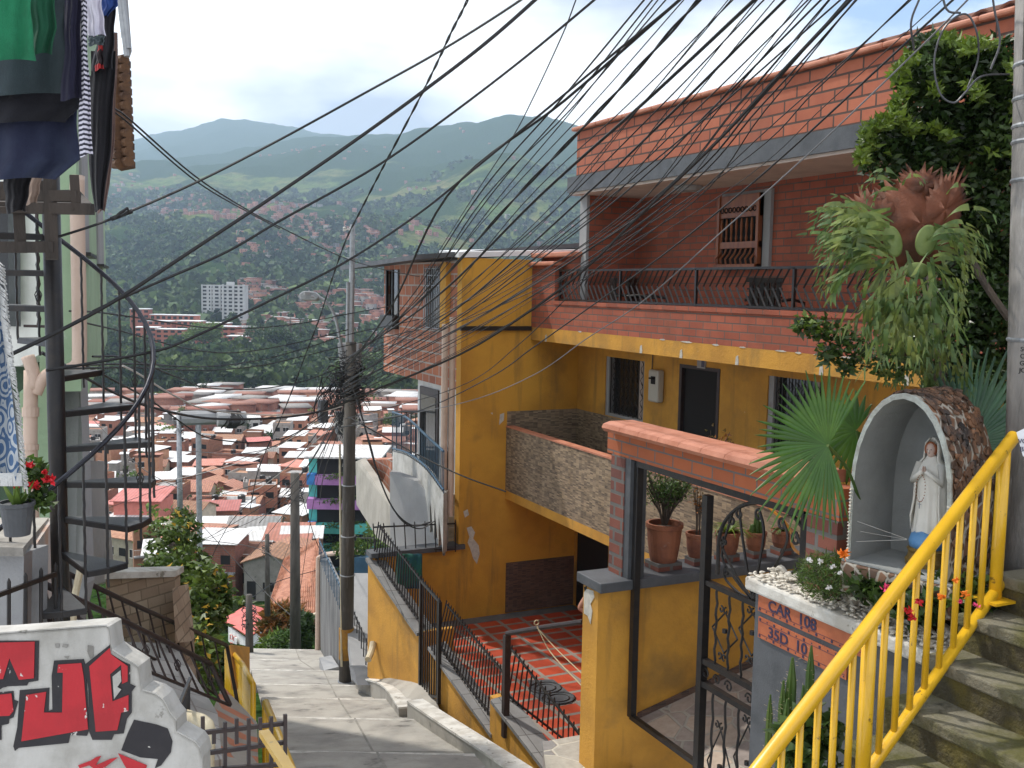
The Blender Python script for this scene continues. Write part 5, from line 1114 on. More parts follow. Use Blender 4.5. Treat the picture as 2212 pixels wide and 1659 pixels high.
cable('upper strand of the twin thin cables crossing the far mountains', [(225, 215, 5.5), (251, 237, 5.6), (280, 258, 5.8), (426, 384, 7), (539, 456, 8.5), (604, 490, 9.6), (734, 553, 12), (820, 580, 14), (906, 598, 16)], .006)
cable('lower strand of the twin thin cables crossing the far mountains', [(225, 222, 5.5), (251, 245, 5.6), (280, 268, 5.8), (426, 393, 7), (539, 460, 8.4), (604, 494, 9.6)], .0055)
cable('heavy drooping black cable across the town, rising past the yellow wall', [(90, 762, 7), (135, 787, 7.2), (233, 842, 8.5), (328, 880, 9.5), (455, 904, 11), (604, 902, 12), (700, 886, 12.5), (795, 848, 12.2), (992, 766, 11.2), (1147, 670, 10), (1268, 577, 9.2), (1378, 469, 8.4), (1542, 313, 7.4), (1686, 159, 6.8), (1836, 0, 6.2), (1930, -100, 5.8)], .013)
cable('pale cable drooping from the drain pipe to the dark concrete pole', [(265, 790, 8), (300, 808, 8.6), (377, 855, 10), (455, 886, 12), (604, 897, 14.5), (700, 888, 16.5), (738, 878, 17)], .009, 'cablew')
cable('dark cable sagging from the green building under the pale cable', [(185, 790, 8), (233, 815, 9), (330, 868, 12), (420, 932, 14), (470, 950, 15), (560, 955, 16), (640, 935, 16.5), (738, 860, 17.2)], .010)
cable('black cable sagging level with the wooded slope towards the pole', [(200, 770, 8), (280, 775, 9), (390, 818, 12), (450, 838, 14), (560, 840, 15.5), (660, 822, 16.5), (745, 790, 17.2)], .009)
for i, (pts, lb) in enumerate((
 ([(150, 672, 8), (240, 678, 9), (430, 706, 12), (520, 710, 14), (640, 700, 15.5), (752, 678, 17.2), (850, 660, 17)], 'thin cable sagging in front of the red brick blocks'),
 ([(160, 692, 8), (280, 720, 10), (400, 752, 13), (500, 762, 14.5), (620, 745, 16), (752, 712, 17.2)], 'thin cable sagging over the bright green tree'),
 ([(140, 790, 7), (300, 786, 9), (440, 792, 12), (560, 778, 14.5), (660, 752, 16), (755, 722, 17.2), (905, 690, 16.5)], 'upper of the pair of thin cables crossing the woods level'),
 ([(140, 796, 7), (300, 794, 9), (440, 800, 12), (560, 790, 14.5), (660, 768, 16), (755, 745, 17.2), (905, 712, 16.5)], 'lower of the pair of thin cables crossing the woods level'))):
    cable(lb, pts, .008)
# bundle from the pole to the top right
bund = [((745, 800), (966, 423), (1210/1.3012/1.656+1500/1.656, 0), .012, 0), ((750, 790), (1033, 423), (1391, 0), .007, 0), ((742, 812), (1059, 423), (1409, 0), .006, 0), ((760, 775), (1075, 430), (1421, 0), .005, 0),
 ((748, 780), (1117, 423), (1509, 0), .012, .5), ((756, 770), (1166, 423), (1629, 0), .014, 0), ((735, 840), (1130, 440), (1583, 0), .005, 0), ((752, 760), (1205, 423), (1483, -20), .0, 0),
 ((742, 830), (1263, 423), (1695, 0), .011, 0), ((758, 800), (1305, 423), (1745, 0), .006, 0), ((745, 845), (1342, 423), (1773, 0), .008, 0), ((738, 850), (1398, 440), (1790, 0), .006, 0),
 ((752, 820), (1250, 480), (1815, 0), .007, 0), ((746, 835), (1442, 423), (1830, 0), .009, 0), ((730, 870), (1440, 440), (1850, 0), .007, 0), ((735, 860), (1490, 400), (1703, 0), .0, 0),
 ((740, 855), (1570, 372), (1963, 0), .006, 0), ((755, 880), (1560, 420), (2035, 0), .004, 0), ((741, 825), (1120, 560), (1715, 60), .0, 0), ((752, 875), (1380, 520), (1990, -20), .005, 0), ((745, 805), (1180, 470), (1640, 10), .006, 0)]
bund += [((random.uniform(735, 762), random.uniform(770, 870)), (random.uniform(1000, 1480), 423+random.uniform(-10, 60)), (0, random.uniform(-15, 0)), random.uniform(.0035, .006), 0) for _ in range(11)]
bund = [(a, m_, ((e[0] if e[0] else 1420+(m_[0]-1000)*.95), e[1]), r, t_) for a, m_, e, r, t_ in bund]
words = ['first', 'second', 'third', 'fourth', 'fifth', 'sixth', 'seventh', 'eighth', 'ninth', 'tenth', 'eleventh', 'twelfth', 'thirteenth', 'fourteenth', 'fifteenth', 'sixteenth', 'seventeenth', 'eighteenth', 'nineteenth', 'twentieth', 'twenty-first', 'twenty-second', 'twenty-third', 'twenty-fourth', 'twenty-fifth', 'twenty-sixth', 'twenty-seventh', 'twenty-eighth', 'twenty-ninth', 'thirtieth']
bund = sorted([b for b in bund if b[3] > 0], key=lambda b: b[2][0])
for i, (a, m_, e, r, tw_) in enumerate(bund):
    # sag: quadratic through the three points, depth falling towards the camera
    ex, ey = e[0]+.22*(e[0]-m_[0]), e[1]+.22*(e[1]-m_[1]); q1 = ((a[0]*.55+m_[0]*.45), (a[1]*.55+m_[1]*.45)+random.uniform(14, 38))
    lb = ('twisted' if tw_ else 'thick' if r > .0095 else 'thin' if r < .0065 else 'medium')+' black cable from the dark pole, meeting the top edge '+words[i]+' from left'
    cable(lb, [(a[0], a[1], 17.2), (q1[0], q1[1], 13.5), (m_[0], m_[1], 10), ((m_[0]+e[0])/2+random.uniform(-3, 3), (m_[1]+e[1])/2+6, 8), (e[0], e[1], 6.8), (ex, ey, 6.0)], r, twist=tw_*.8, k=7, group='bundle of cables from the dark pole to the top right')
cable('thin steep cable crossing the cloudy sky in the middle of the top edge', [(1244, 0, 7), (1215, 75, 7.4), (1150, 215, 8.4), (1105, 300, 9.4), (1024, 423, 11), (975, 500, 13), (905, 610, 16)], .005)
cable('black cable slanting over the lower yellow wall towards the brick parapet', [(700, 930, 17), (893, 891, 15), (1057, 816, 13), (1150, 752, 12), (1268, 668, 11), (1420, 560, 9.6), (1560, 450, 8.4), (1700, 330, 7.6), (1960, 90, 6.4), (2080, -20, 6)], .008)
cable('second black cable slanting over the lower yellow wall, just above the first', [(745, 905, 17), (985, 838, 14), (1120, 745, 12.3), (1268, 600, 11), (1450, 440, 9)], .006)
cable('pale thin cable slanting over the smoke stain on the yellow wall', [(760, 915, 17), (992, 872, 14), (1149, 812, 12.5), (1268, 731, 11.5), (1390, 650, 10), (1560, 500, 8.6), (1760, 320, 7.4), (1980, 110, 6.5), (2100, -10, 6)], .006, 'cableg')
cable('black cable drooping from the pole to the stone clad parapet', [(752, 900, 17.2), (860, 960, 16.4), (985, 1022, 15.6), (1093, 1062, 15.3)], .012)
cable('looped black cable hanging from the pole to the spear railing', [(768, 850, 17.3), (790, 930, 17), (815, 1020, 16.8), (850, 1100, 16.6), (890, 1135, 16.5), (930, 1128, 16.5)], .014)
cable('black cable drooping from the dark pole past the blue railing', [(760, 830, 17.3), (778, 890, 17), (800, 960, 16.8), (822, 1040, 16.7), (862, 1118, 16.5), (905, 1142, 16.5), (940, 1125, 16.6)], .010)
fan_ = [((735, 870), (600, 1010), (430, 1080), .008), ((738, 880), (620, 1040), (400, 1190), .007), ((735, 890), (660, 1000), (560, 1130), .009), ((735, 900), (640, 1060), (540, 1200), .006), ((735, 905), (690, 1000), (640, 1330), .006), ((738, 912), (700, 1010), (690, 1090), .008),
 ((733, 880), (560, 960), (400, 975), .007), ((740, 860), (560, 970), (300, 1055), .006), ((738, 865), (640, 930), (200, 1110), .006), ((742, 900), (600, 1080), (330, 1210), .005), ((736, 895), (665, 1060), (600, 1240), .005), ((730, 910), (560, 1040), (480, 1060), .006)]
for i, (a, m_, e, r) in enumerate(fan_):
    cable('cable fanning down-left from the dark pole over the town, '+words[i]+' counted clockwise', [(a[0], a[1], 17.2), (m_[0], m_[1]+14, 19), (e[0], e[1], 23)], r, random.choice(['cable', 'cable', 'cable', 'cablew']) if i > 4 else 'cable', group='cables fanning down over the town')
fan2 = [((395, 1060), (300, 1000), (200, 905)), ((620, 1030), (500, 1120), (420, 1290)), ((640, 1340), (560, 1260), (395, 1090)), ((640, 1030), (690, 1180), (735, 1240)), ((545, 1290), (600, 1250), (690, 1230)), ((630, 1240), (560, 1180), (430, 1165))]
for i, (a, m_, e) in enumerate(fan2): cable('thin cable strung between the lower poles of the street, '+words[i]+' of its set', [(a[0], a[1], 30), (m_[0], m_[1]+6, 32), (e[0], e[1], 34)], .012, group='cables between the lower poles')
# lower poles
def lowpole(label, x, yt, yb2, d, r, mat='poleD', arm=False):
    p = P(x, yb2, d); t = thing('utility_pole', label, 'utility pole', p); q = P(x, yt, d)
    MB().tube([p, gv(p, q.z)], [r, r*.75], 12).build('shaft', K[mat], t, smooth=True); c = gv(p, q.z); mb = MB()
    for k in range(12): a = random.uniform(0, 6.28); mb.tube([c+Vector((r*1.6*cos(t2+a), r*1.6*sin(t2), -.35-.05*k+.05*sin(t2))) for t2 in np.linspace(0, 4, 6)], .012, 4)
    mb.build('cable_loops', K['cable'], t)
    return t, c
lowpole('greenish wooden looking pole standing left of the stained wall', 638, 1015, 1425, 30, .17, 'poleD')
t, c = lowpole('steel pole far down the street carrying two grey transformers', 390, 890, 1180, 44, .13, 'steel'); MB().tube([c+Vector((.8, 0, -.5)), gv(c, -24)+Vector((.8, 0, 0))], .12, 8).build('second_leg', K['steel'], t)
a = P(395, 888, 44); b = P(520, 890, 44); MB().bar(a, b, .12).build('crossarm', K['ironb'], t)
for x, y, w_ in ((440, 902, .95), (500, 905, .6)): q = P(x, y, 44); MB().tube([q-Vector((w_, 0, 0)), q+Vector((w_, 0, 0))], .32, 10).build('transformer', K['greyl'], t)
mb = MB()
for k in range(26): x = random.uniform(490, 520); mb.tube(spline([P(x, 893, 43.8), P(x+random.gauss(4, 8), 912, 43.6), P(x-5+random.gauss(0, 5), 925, 43.8)], 4), .03, 4)
mb.build('cable_loops', K['cable'], t)
lowpole('thin dark pole with cable loops left of the large tiled roof', 578, 1150, 1330, 38, .11, 'poleD')
lowpole('short dark pole in front of the red roofed cottage', 539, 1280, 1440, 26, .11, 'poleD')
# ================================================================ right of the pole: stained wall, planter, small things
SW = thing('stained_wall', 'grey stained cement wall below the pole with a blue railing on top', 'wall', P(700, 1440, 24))
tpts = [P(690, 1208, 27), P(715, 1270, 22.5), P(745, 1345, 19.5)]
mb = MB()
for a, b in zip(tpts, tpts[1:]): mb.prism([a, b, gv(b, -9.5), gv(a, -9.5)], (.3, .1, 0))
mb.build('wall', K['greydirt'], SW)
mb = MB()
for i in range(18): u = i/17*2; k_ = min(int(u), 1); q = tpts[k_].lerp(tpts[k_+1], u-k_); mb.bar(q, q+Vector((0, 0, .55)), .016)
mb.bar(tpts[0]+Vector((0, 0, .5)), tpts[1]+Vector((0, 0, .5)), .025).bar(tpts[1]+Vector((0, 0, .5)), tpts[2]+Vector((0, 0, .5)), .025); mb.build('railing', K['blueiron'], SW)
MB().tube([P(688, 1205, 26.8), P(686, 1425, 26.8)], .07, 8).tube([P(688, 1205, 26.8), P(700, 1198, 26.4), P(770, 1190, 24)], .06, 8).build('drain_pipe', K['pvc'], SW)
BP = thing('planter', 'blue cement planter with a leafy shrub behind the dark pole', 'planter', P(770, 1240, 22))
MB().prism([P(735, 1204, 21.5), P(797, 1204, 21.5), P(797, 1240, 21.5), P(735, 1240, 21.5)], FV*.6).build('box', M('blue_planter_paint', (.05, .12, .19), (.04, .09, .14), 3), BP)
c = P(758, 1188, 21.8); V, Fq = leaves(blob_pts(c, (.38, .3, .24), 500, .2), .1, .05, up=.4); npmesh('foliage', V, Fq, K['leafm'], BP)
MB().prism([P(735, 1238, 21), P(800, 1238, 21), P(812, 1440, 17.6), P(760, 1440, 17.6)], (0, 0, -.3)).build('side_ramp', K['greyl'], None, label='pale cement ramp between the dark pole and the tall yellow wall', cat='ramp')
spear([P(762, 1420, 19.2), P(795, 1470, 17.4)], [P(762, 1310, 19.2), P(797, 1390, 17.4)], 8, 'short black spear railing right behind the dark concrete pole')
spear([P(770, 1200, 23), P(808, 1198, 21)], [P(770, 1155, 23), P(808, 1155, 21)], 7, 'small black railing above the blue planter')
MB().prism([P(765, 1448, 17.2), P(800, 1448, 17.2), P(803, 1480, 16.6), P(772, 1480, 16.6)], (0, .3, -.02)).build('stone_bench', K['greyp'], None, label='grey box shaped bench at the foot of the tall yellow wall', cat='bench')
MB().tube(spline([P(806, 1388, 16.6), P(803, 1405, 16.5), P(795, 1425, 16.3)], 4), .055, 10).build('pipe_outlet', K['pvcy'], None, label='cream drain pipe poking out beside the tall yellow wall', cat='pipe')
# ================================================================ left side: railings of the street
def yrail(label, tops, lens, r=.033):
    t = thing('handrail', label, 'railing', tops[0]-Vector((0, 0, 1)), 'yellow street railings')
    MB().tube(tops, r, 12).build('top_rail', K['yiron'], t, smooth=True); lo = [p-Vector((0, 0, lens*.85)) for p in tops]
    MB().tube(lo, r*.8, 10).build('bottom_rail', K['yiron'], t, smooth=True); n = max(3, int((tops[-1]-tops[0]).length/.13))
    for i in range(n):
        u = i/(n-1)*(len(tops)-1); k = min(int(u), len(tops)-2); p = tops[k].lerp(tops[k+1], u-k)
        w_ = r if i in (0, n-1) else .013; MB().tube([p, p-Vector((0, 0, lens if w_ == r else lens*.85))], w_, 8).build('post' if w_ == r else 'baluster', K['yiron'], t, smooth=True)
    return t
yrail('yellow tube railing beside the street, the nearer of the two on the left', [P(574, 1518, 9.2), P(600, 1585, 8.2), P(632, 1668, 7.3), P(650, 1720, 6.9)], 1.0)
yrail('yellow tube railing beside the street, the farther one with a bent lower end', [P(489, 1394, 16.5), P(524, 1435, 13.2), P(546, 1478, 11.2)], 1.0)
# dark iron stair railings on the left
def stair_rail(label, top, bot, n, d0, d1, mat='ironb', knots=(2, 5)):
    t = thing('stair_railing', label, 'railing', P(bot[0][0], bot[0][1], d0), 'dark iron stair railings on the left')
    def line(ps): return [P(x, y, d0+(d1-d0)*i/(len(ps)-1)) for i, (x, y) in enumerate(ps)]
    T_, B_ = line(top), line(bot); MB().tube(T_, .024, 8).build('handrail', K[mat], t, smooth=True); MB().tube(B_, .014, 6).build('lower_rail', K[mat], t)
    m = MB(); kn = MB()
    for i in range(n):
        u = i/(n-1)*(len(T_)-1); k = min(int(u), len(T_)-2); a = T_[k].lerp(T_[k+1], u-k); b = B_[min(k, len(B_)-2)].lerp(B_[min(k, len(B_)-2)+1], u-k) if len(B_) == len(T_) else B_[0].lerp(B_[-1], i/(n-1))
        m.tube([a, b], .010 if 0 < i < n-1 else .022, 6)
        if i % 3 == 1:
            c = a.lerp(b, .5)
            for q in range(4): kn.tube([c+Vector((.028*cos(q*pi/2+h*2)*sin(pi*h), .028*sin(q*pi/2+h*2)*sin(pi*h), .10*(h-.5))) for h in np.linspace(0, 1, 6)], .005, 4)
    m.build('baluster', K[mat], t); kn.build('basket_knot', K[mat], t); return t
stair_rail('dark iron stair railing descending from the spiral stair, nearer of the pair', [(91, 1260), (238, 1328), (345, 1380), (455, 1434)], [(120, 1390), (279, 1434), (388, 1478), (497, 1524)], 15, 6.6, 9.2)
stair_rail('dark iron stair railing behind and above the nearer one', [(148, 1240), (262, 1294), (376, 1345), (490, 1394)], [(160, 1330), (290, 1400), (400, 1460), (515, 1530)], 13, 8.2, 11.5)
# light floor and steps there
GF = MB().prism([P(240, 1385, 9.8), P(378, 1390, 10.5), P(470, 1540, 8.9), P(480, 1640, 7.6), P(330, 1660, 6.6), P(230, 1560, 7.2)], (0, 0, -.4)); GF.build('courtyard_floor', brick('pale_courtyard_tile', (.42, .40, .37), (.34, .33, .31), (.25, .22, .2), .4, .4, .01, mode='floor', off=0), kind='structure')
MB().prism([P(480, 1480, 11), P(555, 1560, 10.2), P(560, 1700, 7.5), P(440, 1700, 7.0), P(450, 1560, 8.9)], (0, 0, -.3)).build('side_path', brick('terracotta_slab_path', (.46, .17, .09), (.40, .15, .08), (.30, .27, .23), .5, .42, .10, mode='floor', off=.3), kind='structure')
ST_ = thing('stone_wall', 'wall faced with pale rustic stone and a white coping left of the tree', 'wall', P(300, 1400, 10.6))
MB().prism([P(228, 1243, 10.2), P(376, 1243, 10.9), P(378, 1392, 10.9), P(232, 1402, 10.2)], FV*.2).build('wall', K['slate'], ST_)
MB().prism([P(226, 1237, 10.1), P(379, 1233, 10.9), P(379, 1246, 10.9), P(226, 1251, 10.1)], FV*.28).build('coping', K['whiteedge'], ST_)
ST2 = thing('stone_column', 'pale stone faced wall end with a bright side face, right of the rustic wall', 'wall', P(395, 1440, 10.2))
MB().prism([P(372, 1272, 10.5), P(399, 1266, 10.9), P(413, 1385, 10.6), P(380, 1389, 10.2)], FV*.12).build('bright_face', K['slate'], ST2)
MB().prism([P(380, 1446, 9.9), P(414, 1444, 10.3), P(425, 1528, 9.9), P(390, 1532, 9.5)], FV*.12).build('lower_face', K['slate'], ST2)
MB().prism([P(378, 1390, 10.6), P(412, 1386, 10.9), P(414, 1446, 10.7), P(381, 1448, 10.4)], FV*.12).build('shaded_face', K['slate'], ST2)
pp = thing('drain_pipe', 'fat cream drain pipe elbow behind the small iron gate', 'pipe', P(440, 1640, 6.6))
MB().tube(spline([P(370, 1538, 6.9), P(410, 1550, 6.7), P(440, 1560, 6.6), P(450, 1580, 6.5), P(448, 1640, 6.5), P(448, 1680, 6.5)], 5), .045, 12).build('pipe', K['pvcy'], pp, smooth=True); MB().tube([P(449, 1575, 6.5), P(449, 1585, 6.5)], .052, 12).build('collar', K['pvcy'], pp)
sg_ = thing('small_gate', 'low iron grid gate with open spikes at the bottom left of the street', 'gate', P(525, 1700, 5.6))
mb = MB(); 
for (x0, y0, x1, y1) in ((436, 1583, 617, 1562), (436, 1628, 617, 1603), (440, 1664, 617, 1650)): mb.bar(P(x0, y0, 5.5), P(x1, y1, 5.8), .022)
mb.build('crossbar', K['ironb'], sg_); mb = MB()
for i, (x, y0) in enumerate(((438, 1548), (462, 1580), (486, 1560), (511, 1552), (537, 1552), (562, 1550), (586, 1548), (616, 1543))): mb.bar(P(x, y0, 5.5+.04*i), P(x, 1690 if i % 2 == 0 or i == 7 else 1606, 5.5+.04*i), .020)
mb.build('bar', K['ironb'], sg_)
MB().bar(P(570, 1583, 5.2), P(628, 1670, 4.6), .05, .03).build('flat_rail', K['yiron'], None, label='flat worn yellow bar crossing in front of the nearer yellow railing', cat='rail')
gl = thing('grille_panel', 'dense black picket panel standing between the graffiti wall and the stair railing', 'railing', P(400, 1600, 6.0)); mb = MB()
for i in range(9): x = 380+3.6*i; mb.bar(P(x, 1545-8.2*i, 6.1+.1*i), P(x, 1600, 6.1+.1*i), .012)
mb.bar(P(378, 1545, 6.1), P(411, 1465, 7), .02).build('picket', K['iron'], gl)
# ================================================================ spiral staircase
c0 = P(133, 1350, 6.5); SPx, SPy = c0.x, c0.y
SS = thing('spiral_staircase', 'black iron spiral staircase with twisted balusters and a curved handrail', 'staircase', (SPx, SPy, -2.6))
MB().tube([(SPx, SPy, -3.0), (SPx, SPy, P(133, 250, 6.5).z)], .053, 16).build('pole', K['iron'], SS, smooth=True)
zt0 = P(133, 885, 6.5).z; R0 = .575; dzs = (P(133, 960, 6.5).z-P(133, 885, 6.5).z)
vx = Vector((cos(HEAD), -sin(HEAD), 0)); vy = Vector((-sin(HEAD), -cos(HEAD), 0))  # right, towards the camera
def hel(th, r, z): a = radians(th-90); return Vector((SPx, SPy, z))+vx*(r*cos(a))+vy*(r*sin(a))
trd = M('tread_plate', (.05, .052, .056), (.035, .036, .04), 9, rough=.45, bump=.2, bs=90)
for k in range(-9, 6):
    th = 20+27*k; z = zt0+dzs*k+.0
    t0, t1 = th-13, th+13; pts = [hel(t0, .05, z), hel(t0, R0, z), hel(th, R0*1.01, z), hel(t1, R0, z), hel(t1, .05, z)]
    tr = MB().prism(pts, (0, 0, -.006)); tr.build('tread', trd, SS)
    mb = MB()
    for a, b in zip(pts[:1]+pts[1:], pts[1:]+pts[:1]): mb.bar(a+Vector((0, 0, -.022)), b+Vector((0, 0, -.022)), .006, .032)
    mb.build('tread_edge', K['iron'], SS)
hr = [hel(th, R0+.005, zt0+dzs*((th-20)/27)+.77) for th in range(-150, 240, 9)]
MB().tube(hr, .0155, 8).build('handrail', M('worn_black_rail', (.035, .036, .045), (.02, .02, .025), 5, rough=.25, metal=.6, bump=0), SS, smooth=True)
mb = MB(); kn = MB()
for j in range(-12, 15):
    th = 20-13+13.5*j; k = math.floor((th+13-20)/27+.5); z = zt0+dzs*((th-20)/27); a = hel(th, R0-.004, z-.12); b = hel(th, R0-.004, z+.765); n = 24
    mb.tube([a.lerp(b, i/n)+Vector((.0016*cos(i*2.2), .0016*sin(i*2.2), 0)) for i in range(n+1)], .0085, 5)
    if j % 5 == 2:
        c = a.lerp(b, .45)
        for q in range(4): kn.tube([c+Vector((.024*cos(q*pi/2+h*2)*sin(pi*h), .024*sin(q*pi/2+h*2)*sin(pi*h), .09*(h-.5))) for h in np.linspace(0, 1, 6)], .004, 4)
mb.build('baluster', K['iron'], SS); kn.build('basket_knot', K['iron'], SS)
# ================================================================ left buildings
WB = thing('white_house', 'white house at the left edge with barred window and drain pipes behind the spiral stair', 'house', P(60, 1300, 9))
MB().prism([P(-260, 330, 8.6), P(118, 330, 8.6), P(118, 745, 8.6), P(45, 790, 8.6), P(-260, 800, 8.6)], FV*.3).build('wall', K['white'], WB)
MB().prism([P(-260, 780, 8.8), P(165, 780, 8.8), P(165, 1400, 8.8), P(-260, 1400, 8.8)], FV*.2).build('lower_wall', K['dgreen'], WB)
MB().prism([P(100, 800, 8.6), P(172, 790, 8.6), P(188, 1260, 8.3), P(160, 1380, 8.3)], FV*.15).build('grey_wall_strip', K['greyl'], WB)
w = MB().prism([P(-60, 430, 8.55), P(28, 430, 8.55), P(28, 700, 8.55), P(-60, 700, 8.55)], FV*.03).build('window', K['glass'], WB)
MB().bar(P(30, 420, 8.5), P(32, 705, 8.5), .09, .05).build('frame', K['greyp'], w)
sh = brick('stacked_block_ends', (.16, .05, .025), (.02, .012, .01), (.12, .06, .03), .16, .085, .012)
MB().prism([P(138, 370, 8.4), P(150, 370, 8.4), P(152, 790, 8.4), P(140, 790, 8.4)], FV*.3).build('block_edge', sh, WB)
MB().prism([P(146, 370, 8.35), P(154, 370, 8.35), P(157, 770, 8.35), P(149, 770, 8.35)], FV*.1).build('rusty_edge', M('rusty_mortar', (.30, .12, .03), (.12, .06, .03), 20, bump=.8), WB)
for pts, r in (([(167, 380), (167, 450), (172, 755), (165, 790), (150, 800)], .055), ([(67, 800), (66, 1000), (76, 1300), (80, 1380)], .052), ([(60, 770), (70, 800), (75, 840)], .05), ([(120, 800), (95, 815), (78, 850)], .045)):
    MB().tube(spline([P(x, y, 7.9) for x, y in pts], 4), r, 12).build('drain_pipe', K['pvc'], WB, smooth=True)
MB().tube([P(66, 880, 7.9), P(66, 900, 7.9)], .062, 12).tube([P(66, 960, 7.9), P(66, 972, 7.9)], .06, 12).build('pipe_collar', K['pvc'], WB)
GB = thing('green_house', 'pale green plastered building with narrow windows behind the spiral stair', 'house', P(190, 1250, 13))
ga_ = Vector((.27, 7.84, 0)); gd = Vector((.092, .996, 0)); gb_ = ga_+gd*8.6
def gp(t, z): return ga_+gd*t+Vector((0, 0, z))
def gx(x): # parameter along the green wall at picture column x
    lo_, hi_ = -2., 12.
    for _ in range(40):
        m_ = (lo_+hi_)/2
        if px(gp(m_, 0))[0] < x: lo_ = m_
        else: hi_ = m_
    return lo_
tR = gx(229); tL = gx(170)
MB().prism([gp(tL, -.9), gp(tR, -.9), gp(tR, 6), gp(tL, 6)], (-.3, .03, 0)).build('wall', K['green'], GB)
for xa, xb, y0_, y1_ in ((176, 190, 330, 552), (210, 222, 330, 575)):
    ta, tb = gx(xa), gx(xb); z0_ = oX(1, 1, 1).z*0+px(gp(ta, 0))[2]*0; d_ = px(gp(tb, 0))[2]; z0_ = P(xb, y1_, d_).z
    w = MB().prism([gp(ta, z0_), gp(tb, z0_), gp(tb, z0_+2.2), gp(ta, z0_+2.2)], (.02, 0, 0)).build('window', K['greyl'], GB)
    MB().prism([gp(ta-.1, z0_-.03), gp(tb+.1, z0_-.03), gp(tb+.1, z0_), gp(ta-.1, z0_)], (.08, 0, 0)).build('sill', K['iron'], w)
t2 = gx(200); q = Vector((-.15, .0, 0))
MB().prism([gp(tL, -6)+q, gp(t2+1.2, -6)+q, gp(t2+1.2, -.901)+q, gp(tL, -.901)+q], (-.3, .03, 0)).build('lower_wall', K['green'], GB)
MB().prism([gp(tR-3, -1.4)+q, gp(tR, -.9), gp(tR-3, -.9)], (-.3, .03, 0)).build('bracket', K['green'], GB)
MB().prism([P(100, 1000, 10), P(205, 1000, 12.5), P(228, 1260, 12.5), P(100, 1300, 10)], FV*.3).build('rear_wall', K['greyl'], GB)
MB().tube(spline([P(170, 1205, 8.2), P(176, 1215, 8.2), P(160, 1300, 8.2), P(157, 1360, 8.2)], 4), .03, 8).build('drain_pipe', K['pvcy'], GB)
MB().prism([P(134, 1096, 8.5), P(166, 1055, 8.5), P(170, 1062, 8.5), P(138, 1170, 8.5)], FV*.2).build('white_ledge', K['whiteedge'], GB)
LT = thing('terrace_parapet', 'grey and orange stained parapet with a flat ledge under the flower pot', 'wall', P(60, 1330, 5.8))
MB().prism([P(-80, 1195, 5.7), P(52, 1195, 5.7), P(48, 1400, 5.7), P(-80, 1400, 5.7)], FV*.3).build('front', K['greyl'], LT)
MB().prism([P(52, 1195, 5.7), P(105, 1120, 7.4), P(100, 1400, 7.4), P(48, 1400, 5.7)], FV*.1).build('stained_side', M('orange_stained_plaster', (.50, .44, .40), (.44, .22, .12), 2.5, bump=.3, stretch=(1, 1, .3)), LT)
MB().prism([P(-80, 1180, 5.6), P(50, 1183, 5.6), P(105, 1118, 7.3), P(-80, 1118, 7.3)], (0, 0, -.05)).build('ledge', K['concrete'], LT)
spear([P(-20, 1390, 5.2), P(120, 1390, 6)], [P(-20, 1262, 5.2), P(120, 1215, 6)], 5, 'thin dark railing in front of the orange stained parapet', group='left railings')
FP = thing('flower_pot', 'grey plastic pot with an agave and red geraniums at the left edge', 'potted plant', P(38, 1155, 5.3))
MB().lathe([(.062, 0), (.075, .10), (.082, .15), (.090, .155), (.090, .175), (.08, .175), (.078, .16)], P(38, 1155, 5.3), 20).build('pot', K['greyp'], FP)
c = P(38, 1100, 5.3); vs = []; fs = []
for i in range(16):
    a = random.uniform(0, 6.28); l = random.uniform(.12, .2); up_ = random.uniform(.5, 1.3); sd = Vector((-sin(a), cos(a), 0))
    for k, w_ in enumerate((.014, .018, .010, .001)): q = k/3; p = c+Vector((cos(a)*l*q*.7, sin(a)*l*q*.7, up_*l*q)); vs += [p-sd*w_, p+sd*w_]
    o = len(vs)-8; fs += [(o+2*k, o+2*k+1, o+2*k+3, o+2*k+2) for k in range(3)]
npmesh('agave', [tuple(v) for v in vs], fs, K['leafm'], FP)
pts = np.concatenate([blob_pts(P(x, y, 5.4), (.06, .06, .05), 60, 0) for x, y in ((70, 1010), (85, 1045), (60, 1080), (95, 1080), (78, 1030))]); V, Fq = leaves(pts, .045, .04); npmesh('foliage', V, Fq, K['leafm'], FP)
MB().tube([P(50, 1110, 5.4), P(75, 1060, 5.4), P(80, 1020, 5.4)], .004, 4).tube([P(50, 1110, 5.4), P(95, 1090, 5.4), P(112, 1060, 5.4)], .004, 4).build('stem', K['leafm'], FP)
for x, y, r in ((106, 1038, .032), (74, 1050, .026), (64, 1005, .02), (97, 1020, .016), (36, 1053, .015)): bloom(FP, P(x, y, 5.35), r, fred, 50)
# wooden lookout frame of the laundry balcony
LB_ = thing('laundry_balcony', 'dark wooden balcony frame above the clothes at the left edge', 'balcony', P(80, 455, 4.6)); wdk = M('dark_old_wood', (.05, .038, .030), (.025, .02, .016), 9, bump=.4, stretch=(1, 1, .2))
for (x0, y0, x1, y1, w_) in ((-30, 448, 200, 452, .05), (-30, 420, 170, 425, .05), (107, 370, 112, 560, .055), (40, 440, 45, 545, .05), (-30, 534, 120, 534, .055), (160, 380, 165, 455, .04), (-30, 405, 110, 402, .02)):
    MB().bar(P(x0, y0, 4.7), P(x1, y1, 4.7), w_, .05).build('timber', wdk, LB_)
MB().prism([P(-30, 462, 4.6), P(200, 455, 4.8), P(170, 420, 6.2), P(-30, 425, 6)], (0, 0, .03)).build('deck', wdk, LB_)
BR = thing('window_bars', 'twisted dark window bars in front of the white wall at the left', 'window bars', P(85, 705, 7.6))
